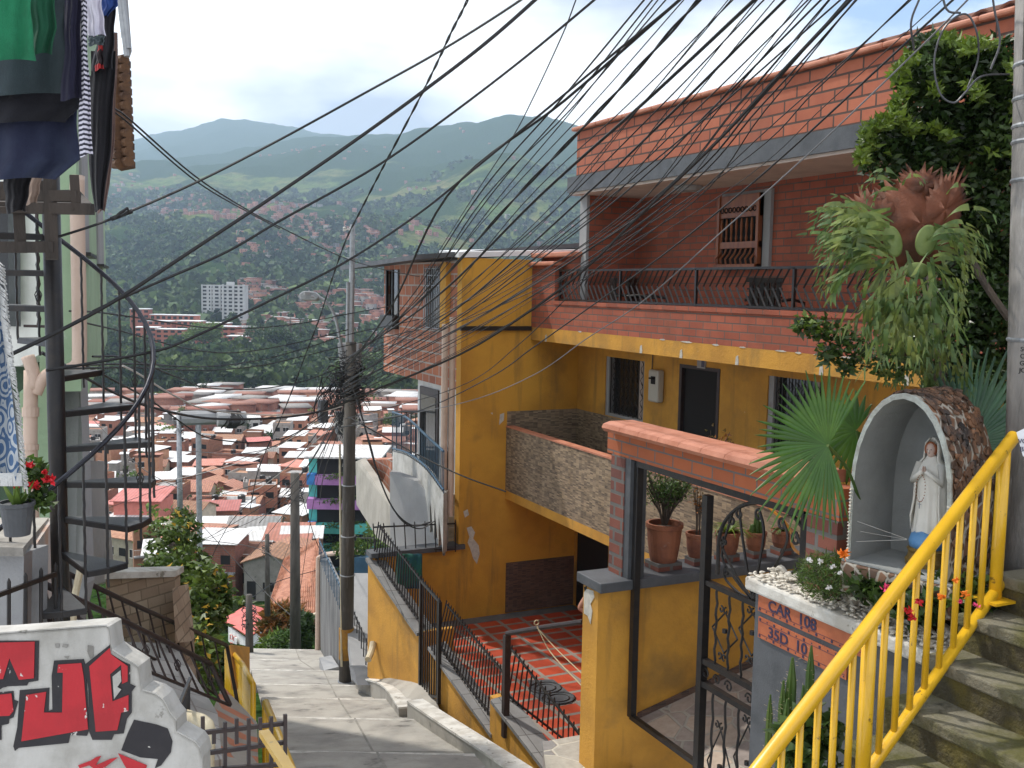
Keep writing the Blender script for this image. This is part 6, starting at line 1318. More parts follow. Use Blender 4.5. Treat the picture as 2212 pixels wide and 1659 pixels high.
for x, y0 in ((80, 455), (100, 455), (118, 455)):
    n = 30; MB().tube([P(x+4*i/n, y0+250*i/n, 7.6)+Vector((.005*cos(i*2), .005*sin(i*2), 0)) for i in range(n+1)], .014, 6).build('bar', K['ironb'], BR)
MB().bar(P(52, 704, 7.6), P(128, 706, 7.6), .02).build('crossbar', K['ironb'], BR)
# tiled eave at top left
EV = thing('tiled_eave', 'brown tiled eave edge hanging behind the clothes', 'roof', P(255, 360, 7)); mb = MB()
for i in range(12):
    y = 128+20*i; x = 268+.9*i; [mb.tube([P(x-34+11*q, y+7-3*q, 7.05+.06*(q % 2)), P(x-20+11*q, y+6-3*q, 7.0+.06*(q % 2))], [.030, .036], 8) for q in range(3)]; mb.prism([P(x-30, y-2, 7.1), P(x+1, y-6, 7.1), P(x+1, y+8, 7.1), P(x-30, y+14, 7.1)], FV*.12)
mb.build('tiles', M('old_brown_tile', (.13, .065, .03), (.07, .035, .02), 8, bump=.5), EV)
MB().prism([P(248, -40, 7), P(268, -40, 7), P(279, 105, 7), P(274, 120, 7), P(262, 80, 7)], FV*.05).build('gutter_sheet', K['zincg'], EV); MB().tube([P(256, -30, 6.95), P(274, 122, 6.95)], .02, 6).tube([P(263, -30, 6.95), P(278, 105, 6.95)], .018, 6).build('gutter', K['steel'], EV)
# ================================================================ clothes
def garment(label, cat, rows, d, mat, fold=.02, thick=.03, n=18, group='clothes hanging on the line'):
    """rows: (y, x_left, x_right): a hanging tube of cloth, front and back layers with vertical folds"""
    ys = [r[0] for r in rows]; vs = []; m = 26; N = 2*n
    for j in range(m+1):
        y = ys[0]+(ys[-1]-ys[0])*j/m; xl = np.interp(y, ys, [r[1] for r in rows]); xr = np.interp(y, ys, [r[2] for r in rows])
        ph = .35*sin(j*.21)
        for k in range(N):
            a = 2*pi*k/N; u = .5+.5*cos(a); dd = sin(a)*thick+fold*sin(u*9+ph+j*.05)*(.4+.6*j/m)+fold*.4*sin(u*23+j*.11)
            yy = y+(4*sin(u*5+1.3) if j == m else 0)
            vs.append(tuple(P(xl+(xr-xl)*u+1.2*sin(j*.5), yy, d+dd)))
    fs = [(j*N+k, j*N+(k+1) % N, (j+1)*N+(k+1) % N, (j+1)*N+k) for j in range(m) for k in range(N)]
    return mkobj(cat.replace(' ', '_'), vs, fs, mat, None, smooth=True, label=label, cat=cat, group=group)
def cloth(name, c, c2=None): return M(name, c, c2 or tuple(q*.75 for q in c), 7, rough=.95, bump=.35, bs=220)
def stripes(name, c1, c2, per):
    m, nt, b = newmat(name); tc = nt.nodes.new('ShaderNodeTexCoord'); w = nt.nodes.new('ShaderNodeTexWave'); w.wave_type = 'BANDS'; w.bands_direction = 'Z'; w.inputs['Scale'].default_value = per; w.inputs['Distortion'].default_value = .6
    nt.links.new(tc.outputs['Object'], w.inputs[0]); col = _mix(nt, _ramp(nt, w.outputs['Fac'], .45, .55), c1, c2); nt.links.new(col, b.inputs['Base Color']); b.inputs['Roughness'].default_value = .95; return m
garment('bright green shirt hanging at the top left corner', 'shirt', [(-40, -60, 64), (60, -60, 70), (132, -60, 78)], 3.2, cloth('green_jersey', (.012, .17, .075)))
garment('darker green shirt half hidden behind the bright green one', 'shirt', [(-40, 50, 116), (60, 60, 122), (118, 55, 112)], 3.35, cloth('deep_green_jersey', (.006, .075, .035)))
garment('dark slate grey shirt below the green shirts', 'shirt', [(-20, -60, 145), (60, -60, 140), (120, -60, 152), (205, -60, 166)], 3.5, cloth('slate_cloth', (.030, .046, .052)))
garment('navy top hanging between the grey shirt and the striped one', 'top', [(-20, 138, 176), (100, 140, 174), (215, 130, 180)], 3.45, cloth('navy_cloth', (.014, .013, .035)))
garment('black cloth in dark folds under the slate shirt', 'trousers', [(190, -60, 178), (225, -60, 178), (265, -60, 140)], 3.55, cloth('black_cloth', (.009, .009, .014)))
garment('dark blue denim trousers hanging lowest at the left', 'trousers', [(200, -60, 165), (300, -60, 168), (345, -60, 174), (388, -60, 120)], 3.6, cloth('denim', (.014, .018, .045), (.022, .03, .06)), fold=.035)
garment('black and white striped shirt', 'shirt', [(-20, 172, 186), (120, 176, 190), (230, 170, 196), (336, 172, 201)], 3.45, stripes('striped_jersey', (.62, .60, .68), (.03, .03, .045), 19), fold=.012)
garment('white shirt sleeve with a grey trimmed cuff', 'shirt', [(-20, 178, 216), (40, 186, 224), (78, 190, 229)], 3.7, cloth('white_cloth', (.66, .63, .70), (.55, .53, .62)))
garment('grey trimmed cuff below the white sleeve', 'cuff', [(77, 190, 226), (97, 191, 224)], 3.69, cloth('grey_cuff', (.10, .13, .14)))
garment('blue garment at the top beside the white sleeve', 'shirt', [(-20, 212, 258), (12, 216, 254), (36, 218, 232)], 3.8, cloth('blue_cloth', (.02, .055, .22)))
garment('black jacket with a red striped sleeve', 'jacket', [(10, 205, 250), (80, 212, 247), (150, 196, 243)], 3.85, cloth('charcoal_cloth', (.018, .017, .022)))
garment('red striped sleeve of the black jacket', 'sleeve', [(98, 212, 221), (150, 205, 225)], 3.78, stripes('red_sleeve', (.40, .02, .02), (.02, .01, .012), 3))
garment('long black trousers reaching down beside the tiled eave', 'trousers', [(110, 196, 250), (250, 194, 244), (340, 190, 238), (455, 205, 222)], 3.9, cloth('black_trousers', (.012, .011, .014)))
garment('long brown trousers with a pale seam, outermost on the right', 'trousers', [(70, 244, 254), (160, 240, 253), (300, 226, 247), (400, 214, 238), (458, 210, 226)], 3.98, cloth('brown_cloth', (.16, .10, .085), (.11, .065, .055)), fold=.008)
garment('black trouser legs hanging under the denim', 'trousers', [(370, 5, 70), (458, 14, 55)], 3.7, cloth('black_legs', (.010, .009, .011)))
garment('beige cloth strip hanging between the timbers', 'cloth', [(375, 60, 92), (440, 56, 80)], 4.3, cloth('beige_cloth', (.24, .17, .13)), fold=.01)
# fringed towel
m, nt, b = newmat('woven_blue_cloth'); tc = nt.nodes.new('ShaderNodeTexCoord'); v1 = nt.nodes.new('ShaderNodeTexVoronoi'); v1.inputs['Scale'].default_value = 14; nt.links.new(tc.outputs['Object'], v1.inputs['Vector'])
w = nt.nodes.new('ShaderNodeMath'); w.operation = 'SINE'; mu = nt.nodes.new('ShaderNodeMath'); mu.operation = 'MULTIPLY'; mu.inputs[1].default_value = 26; nt.links.new(v1.outputs['Distance'], mu.inputs[0]); nt.links.new(mu.outputs[0], w.inputs[0])
nt.links.new(_mix(nt, _ramp(nt, w.outputs[0], -.1, .1), (.07, .13, .24), (.42, .45, .47)), b.inputs['Base Color']); b.inputs['Roughness'].default_value = .95
TW = thing('shawl', 'blue and white patterned shawl with a white knotted fringe at the left edge', 'shawl', P(15, 1050, 3.6))
vs = []; nj = 20; ni = 10
for j in range(nj+1):
    y = 560+490*j/nj; xr = np.interp(y, [560, 700, 850, 1050], [-6, 6, 26, 46])
    for i in range(ni+1): vs.append(tuple(P(-60+(xr+60)*i/ni, y, 3.6+.03*sin(i*1.3+j*.3))))
mkobj('cloth', vs, [(j*(ni+1)+i, j*(ni+1)+i+1, (j+1)*(ni+1)+i+1, (j+1)*(ni+1)+i) for j in range(nj) for i in range(ni)], m, TW, smooth=True)
mb = MB()
for i in range(150):
    y = 560+490*i/150; xr = np.interp(y, [560, 700, 850, 1050], [-8, 4, 24, 44]); mb.tube([P(xr, y, 3.6), P(xr+9+random.uniform(0, 6), y+6+random.uniform(0, 8), 3.58), P(xr+15+random.uniform(0, 4), y+14+random.uniform(0, 6), 3.6)], .0028, 4)
for i in range(40): x = -10+56*i/40; mb.tube([P(x, 1022, 3.58), P(x+random.uniform(-2, 4), 1050, 3.57)], .003, 4)
mb.build('fringe', cloth('white_fringe', (.62, .62, .60)), TW)
# ================================================================ graffiti wall
GW = thing('graffiti_wall', 'stepped whitewashed wall painted with red and black graffiti letters', 'wall', P(200, 1700, 4.2)); dg = 4.2
ol = [(-80, 1372), (0, 1369), (228, 1352), (236, 1356), (240, 1392), (243, 1405), (262, 1418), (285, 1432), (300, 1442), (304, 1480), (308, 1492), (335, 1500), (352, 1512), (362, 1530), (368, 1542), (376, 1552), (381, 1558), (382, 1582), (400, 1592), (422, 1604), (432, 1618), (437, 1640), (440, 1760), (-80, 1760)]
def gq(pts, m, name, t=.003, off=.002): return MB().prism([P(x, y, dg-off) for x, y in pts], -FV*t)
MB().prism([P(x, y, dg) for x, y in ol], FV*.12).build('wall', K['gwall'], GW, bevel=.01)
cp = [(-80, 1372), (0, 1369), (228, 1352), (238, 1360), (240, 1392)]
mb = MB()
for a, b in zip(ol[:-3], ol[1:-2]): A, B2 = P(*a, dg-.01), P(*b, dg-.01); mb.prism([A, B2, B2+FV*.13, A+FV*.13], (0, 0, .006))
mb.build('coping', K['gwall'], GW)
def Z(pts): return [(x/2.898, 1087+y/2.898) for x, y in pts]
blk = [[(-200,860),(245,860),(240,1110),(180,1120),(170,1140),(50,1145),(0,1165),(-200,1165)],
 [(340,985),(525,975),(540,1030),(560,1420),(545,1455),(440,1450),(430,1500),(120,1530),(95,1550),(85,1520),(110,1400),(125,1170),(310,1155),(305,1300),(330,1290),(325,1080)],
 [(530,1010),(690,885),(690,940),(770,990),(815,1010),(815,1130),(850,1145),(825,1180),(825,1310),(795,1350),(775,1440),(715,1445),(700,1480),(580,1480),(560,1430),(555,1160)],
 [(-200,1200),(85,1175),(90,1230),(115,1240),(85,1340),(60,1350),(55,1380),(10,1390),(10,1480),(-200,1500)],
 [(840,1355),(980,1385),(1050,1410),(1080,1490),(1070,1560),(1010,1640),(970,1659),(990,1600),(880,1590),(760,1545),(800,1440)]]
for q in blk: gq(Z(q), None, '').build('black_paint', K['black'], GW)
redp = [[(-200,880),(215,868),(215,1090),(140,1105),(125,1130),(40,1060),(0,1090),(-200,1090)], [(-200,1215),(75,1195),(85,1250),(60,1320),(-200,1320)]] 
redp = [[(-200,878),(218,866),(213,1095),(120,1105),(60,970),(20,1100),(-200,1110)],
 [(365,1010),(510,1000),(525,1090),(552,1415),(135,1490),(165,1200),(290,1180),(275,1310),(390,1310),(395,1060),(360,1060)],
 [(560,1020),(688,905),(695,945),(800,1020),(800,1115),(765,1130),(760,1010),(690,1070),(705,1240),(805,1200),(805,1300),(760,1310),(735,1420),(600,1430)],
 [(-200,1220),(72,1190),(85,1300),(60,1330),(-200,1340)],
 [(740,1565),(920,1640),(905,1700),(820,1700),(780,1640)], [(490,1640),(570,1610),(600,1590),(635,1580),(600,1640),(690,1600),(740,1590),(650,1659),(700,1700),(640,1700),(560,1640),(500,1659)]]
for q in redp: gq(Z(q), None, '', .002, .006).build('red_paint', K['red'], GW)
gq(Z([(705,1085),(755,1045),(760,1115),(735,1150),(760,1165),(715,1225)]), None, '', .002, .009).build('white_paint', K['gwall'], GW)
for q in ([(345,880),(375,878),(370,905),(350,905)], [(395,880),(430,885),(420,905),(390,900)], [(550,890),(585,895),(585,960),(565,975),(548,930)], [(400,960),(435,955),(425,975)]): gq(Z(q), None, '', .002, .002).build('bare_patch', M('bare_cement', (.26, .25, .225), (.18, .17, .15), 9), GW)
# person behind the pillar
PE = P(1249, 1275, 13.5); zf = ZF
me = bpy.data.meshes.new('person'); J = {}
def build_person():
    c = P(1300, 1300, 15); b = Vector((c.x, c.y, ZF))
    pts = [(0, 0, .92), (0, -.01, 1.10), (0, -.03, 1.29), (0, -.06, 1.36), (0, -.10, 1.40), (0, -.15, 1.43), (0, -.19, 1.45), (-.18, -.02, 1.32), (-.37, .03, 1.04), (-.20, -.14, .98), (.18, -.02, 1.32), (.26, 0, 1.06), (.27, -.06, .84), (-.10, 0, .90), (-.11, -.01, .50), (-.11, .02, .08), (-.11, -.14, .03), (.10, 0, .90), (.11, -.01, .50), (.11, .02, .08), (.11, -.14, .03)]
    rad = [.14, .125, .14, .06, .058, .095, .06, .062, .042, .030, .062, .042, .030, .09, .06, .042, .03, .09, .06, .042, .03]
    ed = [(0, 1), (1, 2), (2, 3), (3, 4), (4, 5), (5, 6), (2, 7), (7, 8), (8, 9), (2, 10), (10, 11), (11, 12), (0, 13), (13, 14), (14, 15), (15, 16), (0, 17), (17, 18), (18, 19), (19, 20)]
    hand = []
    for base, (hx, hy, hz), s in ((9, (-.14, -.15, .97), 1), (12, (.28, -.08, .80), -1)):
        i0 = len(pts); pts.append((hx, hy, hz)); rad.append(.026); ed.append((base, i0))
        for k in range(5):
            j = len(pts); o = (k-2)*.016
            if s > 0: a_ = (hx+.06-.01*abs(k-2), hy-.02+o*.3, hz-.01+o)
            else: a_ = (hx+o, hy-.01, hz-.07+.012*abs(k-2))
            pts.append(a_); rad.append(.009); ed.append((i0, j))
    me.from_pydata([tuple(b+Vector(p)) for p in pts], ed, []); o = bpy.data.objects.new('person', me); COL.objects.link(o)
    tag(o, 'person standing behind the yellow pillar with only a bare bent elbow showing', 'person'); me.materials.append(K['skin'])
    sk_ = o.modifiers.new('skin', 'SKIN'); 
    for v, r in zip(me.skin_vertices[0].data if me.skin_vertices else [], rad): v.radius = (r, r)
    return o, b
try:
    po, pbase = build_person()
    if not me.skin_vertices:
        with bpy.context.temp_override(object=po, active_object=po): bpy.ops.mesh.customdata_skin_add()
        for v, r in zip(me.skin_vertices[0].data, [.14, .125, .14, .06, .058, .095, .06, .062, .042, .030, .062, .042, .030, .09, .06, .042, .03, .09, .06, .042, .03]+[.026]+[.009]*5+[.026]+[.009]*5): v.radius = (r, r)
    me.skin_vertices[0].data[0].use_root = True
    sb_ = po.modifiers.new('sub', 'SUBSURF'); sb_.levels = sb_.render_levels = 2
    MB().lathe([(.15, 0), (.17, .12), (.16, .28), (.165, .38), (.10, .44), (.07, .46)], pbase+Vector((0, -.01, .88)), 16, squash=.75).build('shirt', cloth('grey_shirt', (.25, .25, .27)), po)
    MB().lathe([(.10, 1.44), (.105, 1.48), (.09, 1.52), (.03, 1.54)], pbase+Vector((0, -.14, 0)), 14).build('hair', K['dark'], po)
except Exception as e: print('person', e)
# ================================================================ valley and hills (one sheet)
KX = [-500, 230, 480, 760, 1000, 1250, 1700, 2700]
KD = [3, 14, 24, 34, 50, 70, 100, 140, 190, 250, 320, 400, 500, 650, 850, 1100, 1500, 2000, 2700, 3500, 4300, 5500, 7000, 9000]
near = [-9.5, -10.5, -12.5, -14.5]
base = [1440, 1390, 1300, 1180, 1065, 965, 900]
TY = {
 230: [868, 830, 775, 715, 665, 590, 490, 432, 402, 384, 372, 340, 330],
 480: [862, 820, 765, 705, 640, 562, 472, 412, 378, 356, 345, 272, 300],
 760: [880, 835, 775, 722, 665, 590, 500, 425, 362, 315, 320, 312, 330],
 1000: [890, 850, 795, 740, 685, 605, 500, 380, 362, 272, 300, 300, 320],
 1250: [890, 855, 800, 745, 685, 600, 490, 400, 340, 284, 300, 290, 320]}
TY[-500] = [q-8 for q in TY[230]]; TY[1700] = [q for q in TY[1250]]; TY[2700] = TY[1250]
def zprof(x):
    """heights over KD for a bearing given as picture column"""
    out = []
    for key in KX:
        ys_ = base+TY[key]; hx = 620+ROLL*(key-CX)
        out.append(near+[-(y-hx)/F*d*(1+((key-CX)/F)*0) for y, d in zip(ys_, KD[4:])])
    out = np.array(out); return np.array([np.interp(x, KX, out[:, j]) for j in range(len(KD))])
# value noise for ridges
_g = RNG.random((96, 96))
def vnoise(x, y):
    xi = np.floor(x).astype(int); yi = np.floor(y).astype(int); fx = x-xi; fy = y-yi; fx = fx*fx*(3-2*fx); fy = fy*fy*(3-2*fy)
    a = _g[xi % 96, yi % 96]; b = _g[(xi+1) % 96, yi % 96]; c = _g[xi % 96, (yi+1) % 96]; d = _g[(xi+1) % 96, (yi+1) % 96]
    return (a*(1-fx)+b*fx)*(1-fy)+(c*(1-fx)+d*fx)*fy
def fbm(x, y, o=5):
    s = 0; a = .5
    for i in range(o): s = s+a*vnoise(x*2**i+13.1*i, y*2**i+7.7*i); a *= .5
    return s
gx_ = np.linspace(-500, 2700, 321); gdl = np.exp(np.linspace(math.log(3), math.log(9000), 430))
GZ = np.zeros((len(gx_), len(gdl))); Zk = np.array([zprof(x) for x in gx_])
for i in range(len(gx_)): GZ[i] = np.interp(np.log(gdl), np.log(KD), Zk[i])
fh = Vector((sin(HEAD), cos(HEAD), 0)); rh = Vector((cos(HEAD), -sin(HEAD), 0))
Xl = ((gx_-CX)/F)[:, None]*gdl[None, :]; Dd = np.broadcast_to(gdl[None, :], Xl.shape)
def terr_noise(xl, d):
    amp = np.clip((d-520)/900, 0, 1)
    n = fbm(xl/420+3, d/520+1, 6)-.5; rid = 1-np.abs(fbm(xl/260+9, d/700+5, 5)*2-1)*2
    small = (fbm(xl/95+1, d/130+3, 3)-.5)*np.clip((d-900)/500, 0, 1)*np.clip((4200-d)/1500, 0, 1)*34
    return amp*(n*.10+rid*.016)*np.minimum(d, 2300)*.62+small
GZ = GZ+terr_noise(Xl, Dd)
GZ[(Dd < 15)] = -9.8
def terr(xl, d):
    x = CX+F*xl/d; i = np.interp(x, gx_, np.arange(len(gx_))); j = np.interp(math.log(max(d, 3.01)), np.log(gdl), np.arange(len(gdl)))
    i0 = int(min(i, len(gx_)-2)); j0 = int(min(j, len(gdl)-2)); u = i-i0; v = j-j0
    return (GZ[i0, j0]*(1-u)+GZ[i0+1, j0]*u)*(1-v)+(GZ[i0, j0+1]*(1-u)+GZ[i0+1, j0+1]*u)*v
def W3_(xl, d, z): q = rh*xl+fh*d; return Vector((q.x, q.y, z))
VX = Xl*rh.x+Dd*fh.x; VY = Xl*rh.y+Dd*fh.y; V = np.stack([VX, VY, GZ], -1).reshape(-1, 3)
ni, nj = GZ.shape; I = np.arange(ni-1)[:, None]*nj+np.arange(nj-1)[None, :]; Fq = np.stack([I, I+nj, I+nj+1, I+1], -1).reshape(-1, 4)
def hillmat():
    m, nt, b = newmat('wooded_hillside'); g = nt.nodes.new('ShaderNodeNewGeometry'); v = g.outputs['Position']
    mp = nt.nodes.new('ShaderNodeMapping'); mp.inputs['Scale'].default_value = (.0026, .0026, .004); nt.links.new(v, mp.inputs[0])
    n1 = _noise(nt, 1, 9, mp.outputs[0], .62); n2 = _noise(nt, 3.3, 8, mp.outputs[0], .6); n3 = _noise(nt, 60, 4, mp.outputs[0], .6)
    forest = _mix(nt, n3.outputs[0], (.010, .030, .010), (.045, .082, .018)); grass = _mix(nt, _ramp(nt, n2.outputs[0], .35, .7), (.12, .19, .035), (.20, .165, .075))
    n4 = _noise(nt, 9, 8, mp.outputs[0], .7); grass = _mix(nt, _ramp(nt, n4.outputs[0], .42, .62), grass, (.055, .095, .022)); grass = _mix(nt, .6, grass, n3.outputs[0], 'SOFT_LIGHT')
    sp = nt.nodes.new('ShaderNodeSeparateXYZ'); nt.links.new(v, sp.inputs[0]); hi = _ramp(nt, sp.outputs[2], 230, 480); ad = nt.nodes.new('ShaderNodeMath'); ad.operation = 'MULTIPLY_ADD'; ad.inputs[1].default_value = -.16; nt.links.new(hi, ad.inputs[0]); nt.links.new(n1.outputs[0], ad.inputs[2])
    col = _mix(nt, _ramp(nt, ad.outputs[0], .495, .545), forest, grass)
    nt.links.new(col, b.inputs['Base Color']); b.inputs['Roughness'].default_value = 1; b.inputs['Specular IOR Level'].default_value = 0
    bp = nt.nodes.new('ShaderNodeBump'); bp.inputs['Strength'].default_value = 1; bp.inputs['Distance'].default_value = 9; nt.links.new(n3.outputs[0], bp.inputs['Height']); nt.links.new(bp.outputs[0], b.inputs['Normal']); return m
npmesh('hills', V, Fq, hillmat(), None, smooth=True, kind='structure')
# ---------------------------------------------------------------- crowns
def crownmesh(cs, mat, name, label, cat, k=1):
    """many irregular crowns made of leaf clumps; cs rows: x, y, z, r, h, n"""
    pts = []; S = []
    for x, y, z, r, h, n in cs:
        p = blob_pts((x, y, z+h*.55), (r, r, h*.5), int(n), .6); lump = 1+.25*np.sin(p[:, :1]*2.1/r*2+1)*np.cos(p[:, 1:2]*1.7/r*2); p = (p-np.array((x, y, z+h*.55)))*lump+np.array((x, y, z+h*.55)); pts.append(p); S.append(np.full(len(p), r))
    pts = np.concatenate(pts); S = np.concatenate(S); n = len(pts)
    d = RNG.normal(size=(n, 3)); d /= np.linalg.norm(d, axis=1)[:, None]; a = RNG.normal(size=(n, 3)); s = np.cross(d, a); s /= np.linalg.norm(s, axis=1)[:, None]
    L = (S*RNG.uniform(.16, .34, n)*k)[:, None]; V = np.stack([pts-d*L-s*L*.7, pts+d*L*.8-s*L*.9, pts+d*L*1.1+s*L*.8, pts-d*L*.7+s*L], 1).reshape(-1, 3)
    Fq = np.arange(n)[:, None]*4+np.array([0, 1, 2, 3]); return npmesh(name, V, Fq, mat, None, label=label, cat=cat, kind='stuff')
K['wood1'] = M('woodland_foliage', (.024, .050, .014), (.075, .115, .026), .09, lo=.4, hi=.62, rough=.75, bump=0, isl=.6, trans=.2)
K['wood2'] = M('hillside_foliage', (.020, .046, .014), (.070, .11, .026), .012, lo=.4, hi=.6, rough=.85, bump=0, isl=.55)
cs = []
for i in range(560):
    d = random.uniform(400, 640) if i % 3 else random.uniform(640, 760); x = random.uniform(120, 1000)
    if d > 600 and 260 < x < 580 and random.random() < .85: continue
    if d > 630 and x > 560 and random.random() < .6: continue
    xl = (x-CX)/F*d; z = terr(xl, d)-1; q = W3_(xl, d, z); r = random.uniform(4, 7.5); cs.append((q.x, q.y, z, r, random.uniform(9, 15), 230))
crownmesh(cs, K['wood1'], 'woodland', 'dense green woodland band between the lower town and the brick blocks', 'woodland')
cs = []
for i in range(5200):
    d = math.exp(random.uniform(math.log(760), math.log(2900))); x = random.uniform(150, 1300); xl = (x-CX)/F*d
    if fbm(np.array(xl/330.+2), np.array(d/330.+9), 4) < .40 or (x < 580 and 950 < d < 1700 and random.random() < .72) or (d < 1000 and x > 480 and random.random() < .8): continue
    z = terr(xl, d)-2; q = W3_(xl, d, z); cs.append((q.x, q.y, z, random.uniform(5, 11), random.uniform(8, 16), 26))
for i in range(2600):
    d = random.uniform(850, 1750); x = random.uniform(150, 640); xl = (x-CX)/F*d
    if fbm(np.array(xl/110.+5), np.array(d/160.+2), 4) < .47: continue
    z = terr(xl, d)-1.5; q = W3_(xl, d, z); cs.append((q.x, q.y, z, random.uniform(2.2, 5), random.uniform(4, 8), 14))
crownmesh(cs, K['wood2'], 'hillside_trees', 'scattered woods covering the slopes of the far hills', 'woodland', 1.5)
def tree(label, x, d, h, r, mat='leafm', n=1500, group=None, ll=None, yb=None, cone=False, name='tree'):
    xl = (x-CX)/F*d; z = terr(xl, d) if yb is None else yb; p = W3_(xl, d, z); t = thing(name, label, 'tree', p, group); mb = MB()
    mb.tube([p, p+Vector((.02*h, 0, h*.45)), p+Vector((0, .01*h, h*.8))], [.035*h, .025*h, .01*h], 7)
    for k in range(5): a = random.uniform(0, 6.28); mb.tube([p+Vector((0, 0, h*(.3+.08*k))), p+Vector((r*.6*cos(a), r*.6*sin(a), h*(.5+.09*k)))], [.015*h, .006*h], 5)
    mb.build('trunk', K['bark'], t); pts = []
    if cone:
        for k in range(n): u = random.random()**.7; a = random.uniform(0, 6.28); rr = r*(u)*random.uniform(.3, 1); pts.append((p.x+rr*cos(a), p.y+rr*sin(a), p.z+h*(1-.9*u)))
        pts = np.array(pts)
    else:
        nb = 14
        for k in range(nb): a = random.uniform(0, 6.28); q = random.uniform(.2, .75)*r; c = (p.x+q*cos(a), p.y+q*sin(a), p.z+h*random.uniform(.45, .85)); pts.append(blob_pts(c, (r*.42, r*.42, h*.16), n//nb, .4))
        pts = np.concatenate(pts)
    l = ll or r*.14; V, Fq = leaves(pts, l, l*.6, up=.4); npmesh('crown', V, Fq, K[mat], t); return t
K['bright'] = M('bright_green_foliage', (.10, .17, .028), (.15, .22, .035), .4, rough=.6, bump=0, isl=.4, trans=.3)
tree('bright yellow-green tree in front of the red brick blocks', 440, 640, 20, 13, 'bright', 2600)
tree('dark slender conifer, the right one of the tall pair beside the town', 647, 650, 27, 4, 'leafd', 900, 'tall conifers', cone=True)
tree('dark slender conifer, the left one of the tall pair beside the town', 625, 670, 24, 3, 'leafd', 700, 'tall conifers', cone=True)
tree('broad dark tree right of the brick blocks', 590, 600, 21, 16, 'leafd', 2600); tree('rounded tree at the right end of the woods left of the brick house', 790, 480, 19, 13, 'leafm', 2400)
tree('palm like pale tree among the white roofs under the transformers', 455, 150, 7, 3, 'leafy', 700); tree('small dark conifer at the edge of the woods above the town', 435, 330, 13, 4, 'leafd', 800, cone=True)
for i in range(34):
    d_ = random.uniform(105, 330); x_ = random.uniform(240, 990)
    tree('green tree squeezed between the houses of the lower town', x_, d_, random.uniform(5.5, 9.5), random.uniform(1.6, 3.2), random.choice(['leafm', 'leafd', 'bright']), 260, 'trees between the houses of the lower town', ll=.75)
# near tree left of the street
nt_ = thing('fruit_tree', 'leafy tree with yellowing leaves rising beyond the rustic stone wall', 'tree', P(420, 1480, 15))
cl = [(370,1180,50,17),(400,1150,35,17.5),(350,1240,45,16),(400,1230,55,16.5),(440,1270,55,16),(475,1295,32,16),(420,1320,58,15.5),(455,1340,36,15.5),(400,1380,58,14.5),(435,1405,40,14.2),(425,1450,40,13.8),(390,1120,25,18),(340,1290,30,16)]
pts = np.concatenate([blob_pts(P(x, y, d), (r/F*d, r/F*d, r/F*d), int(420*(r/50)**2), .25) for x, y, r, d in cl]); V, Fq = leaves(pts, .15, .075, up=.15); npmesh('crown', V, Fq, M('yellowing_leaf', (.055, .10, .018), (.12, .17, .03), 1.5, lo=.4, hi=.65, rough=.45, bump=0, isl=.5, trans=.3), nt_)
pts = np.concatenate([blob_pts(P(x, y, d-.3), (r/F*d,)*3, 7, .6) for x, y, r, d in cl]); V, Fq = leaves(pts, .12, .06); npmesh('yellow_leaves', V, Fq, M('yellow_leaf', (.45, .28, .03), isl=.4, bump=0, trans=.2), nt_)
MB().tube(spline([P(420, 1500, 15), P(425, 1400, 15.3), P(400, 1300, 16), P(375, 1180, 17)]), .09, 8).tube(spline([P(425, 1400, 15.2), P(460, 1340, 15.8), P(480, 1290, 16.2)]), .05, 6).build('trunk', K['bark'], nt_)
def bush(label, spec, mat, ll, lw, x, y, d, n=500, up=.7):
    t = thing('bush', label, 'bush', P(x, y, d)); pts = np.concatenate([blob_pts(P(a, b, d), (r/F*d,)*3, int(n*(r/30)**2), .3) for a, b, r in spec]); V, Fq = leaves(pts, ll, lw, up=up); npmesh('foliage', V, Fq, K[mat], t)
    MB().tube([P(x, y, d), P(x, y-40, d)], .05, 6).build('stem', K['bark'], t)
bush('orange and bronze leaved croton bush beside the red roofed cottage', [(600,1335,28),(625,1330,26),(585,1360,22),(615,1360,24)], 'leafo', .60, .13, 605, 1400, 50)
bush('yellow tipped bush below the bronze croton', [(585,1395,20),(600,1385,18),(570,1400,12)], 'leafy', .40, .13, 590, 1440, 48)
bush('feathery green bush at the street end beside the greenish pole', [(600,1410,30),(620,1390,26),(590,1425,24),(615,1430,26)], 'leafm', .38, .10, 605, 1440, 47, 700)
bush('dark green shrubs between the greenish pole and the stained wall', [(655,1345,20),(665,1370,22),(650,1400,20)], 'leafd', .36, .15, 655, 1420, 44)
bush('deep green bush between the fruit tree and the yellow railing', [(470,1450,28),(490,1465,16),(450,1430,28)], 'leafd', .22, .10, 480, 1500, 17)
bush('grey green bushes behind the red roofed cottage', [(500,1330,28),(480,1350,26),(520,1310,20),(455,1350,30)], 'leafm', .6, .25, 490, 1400, 75, 350)
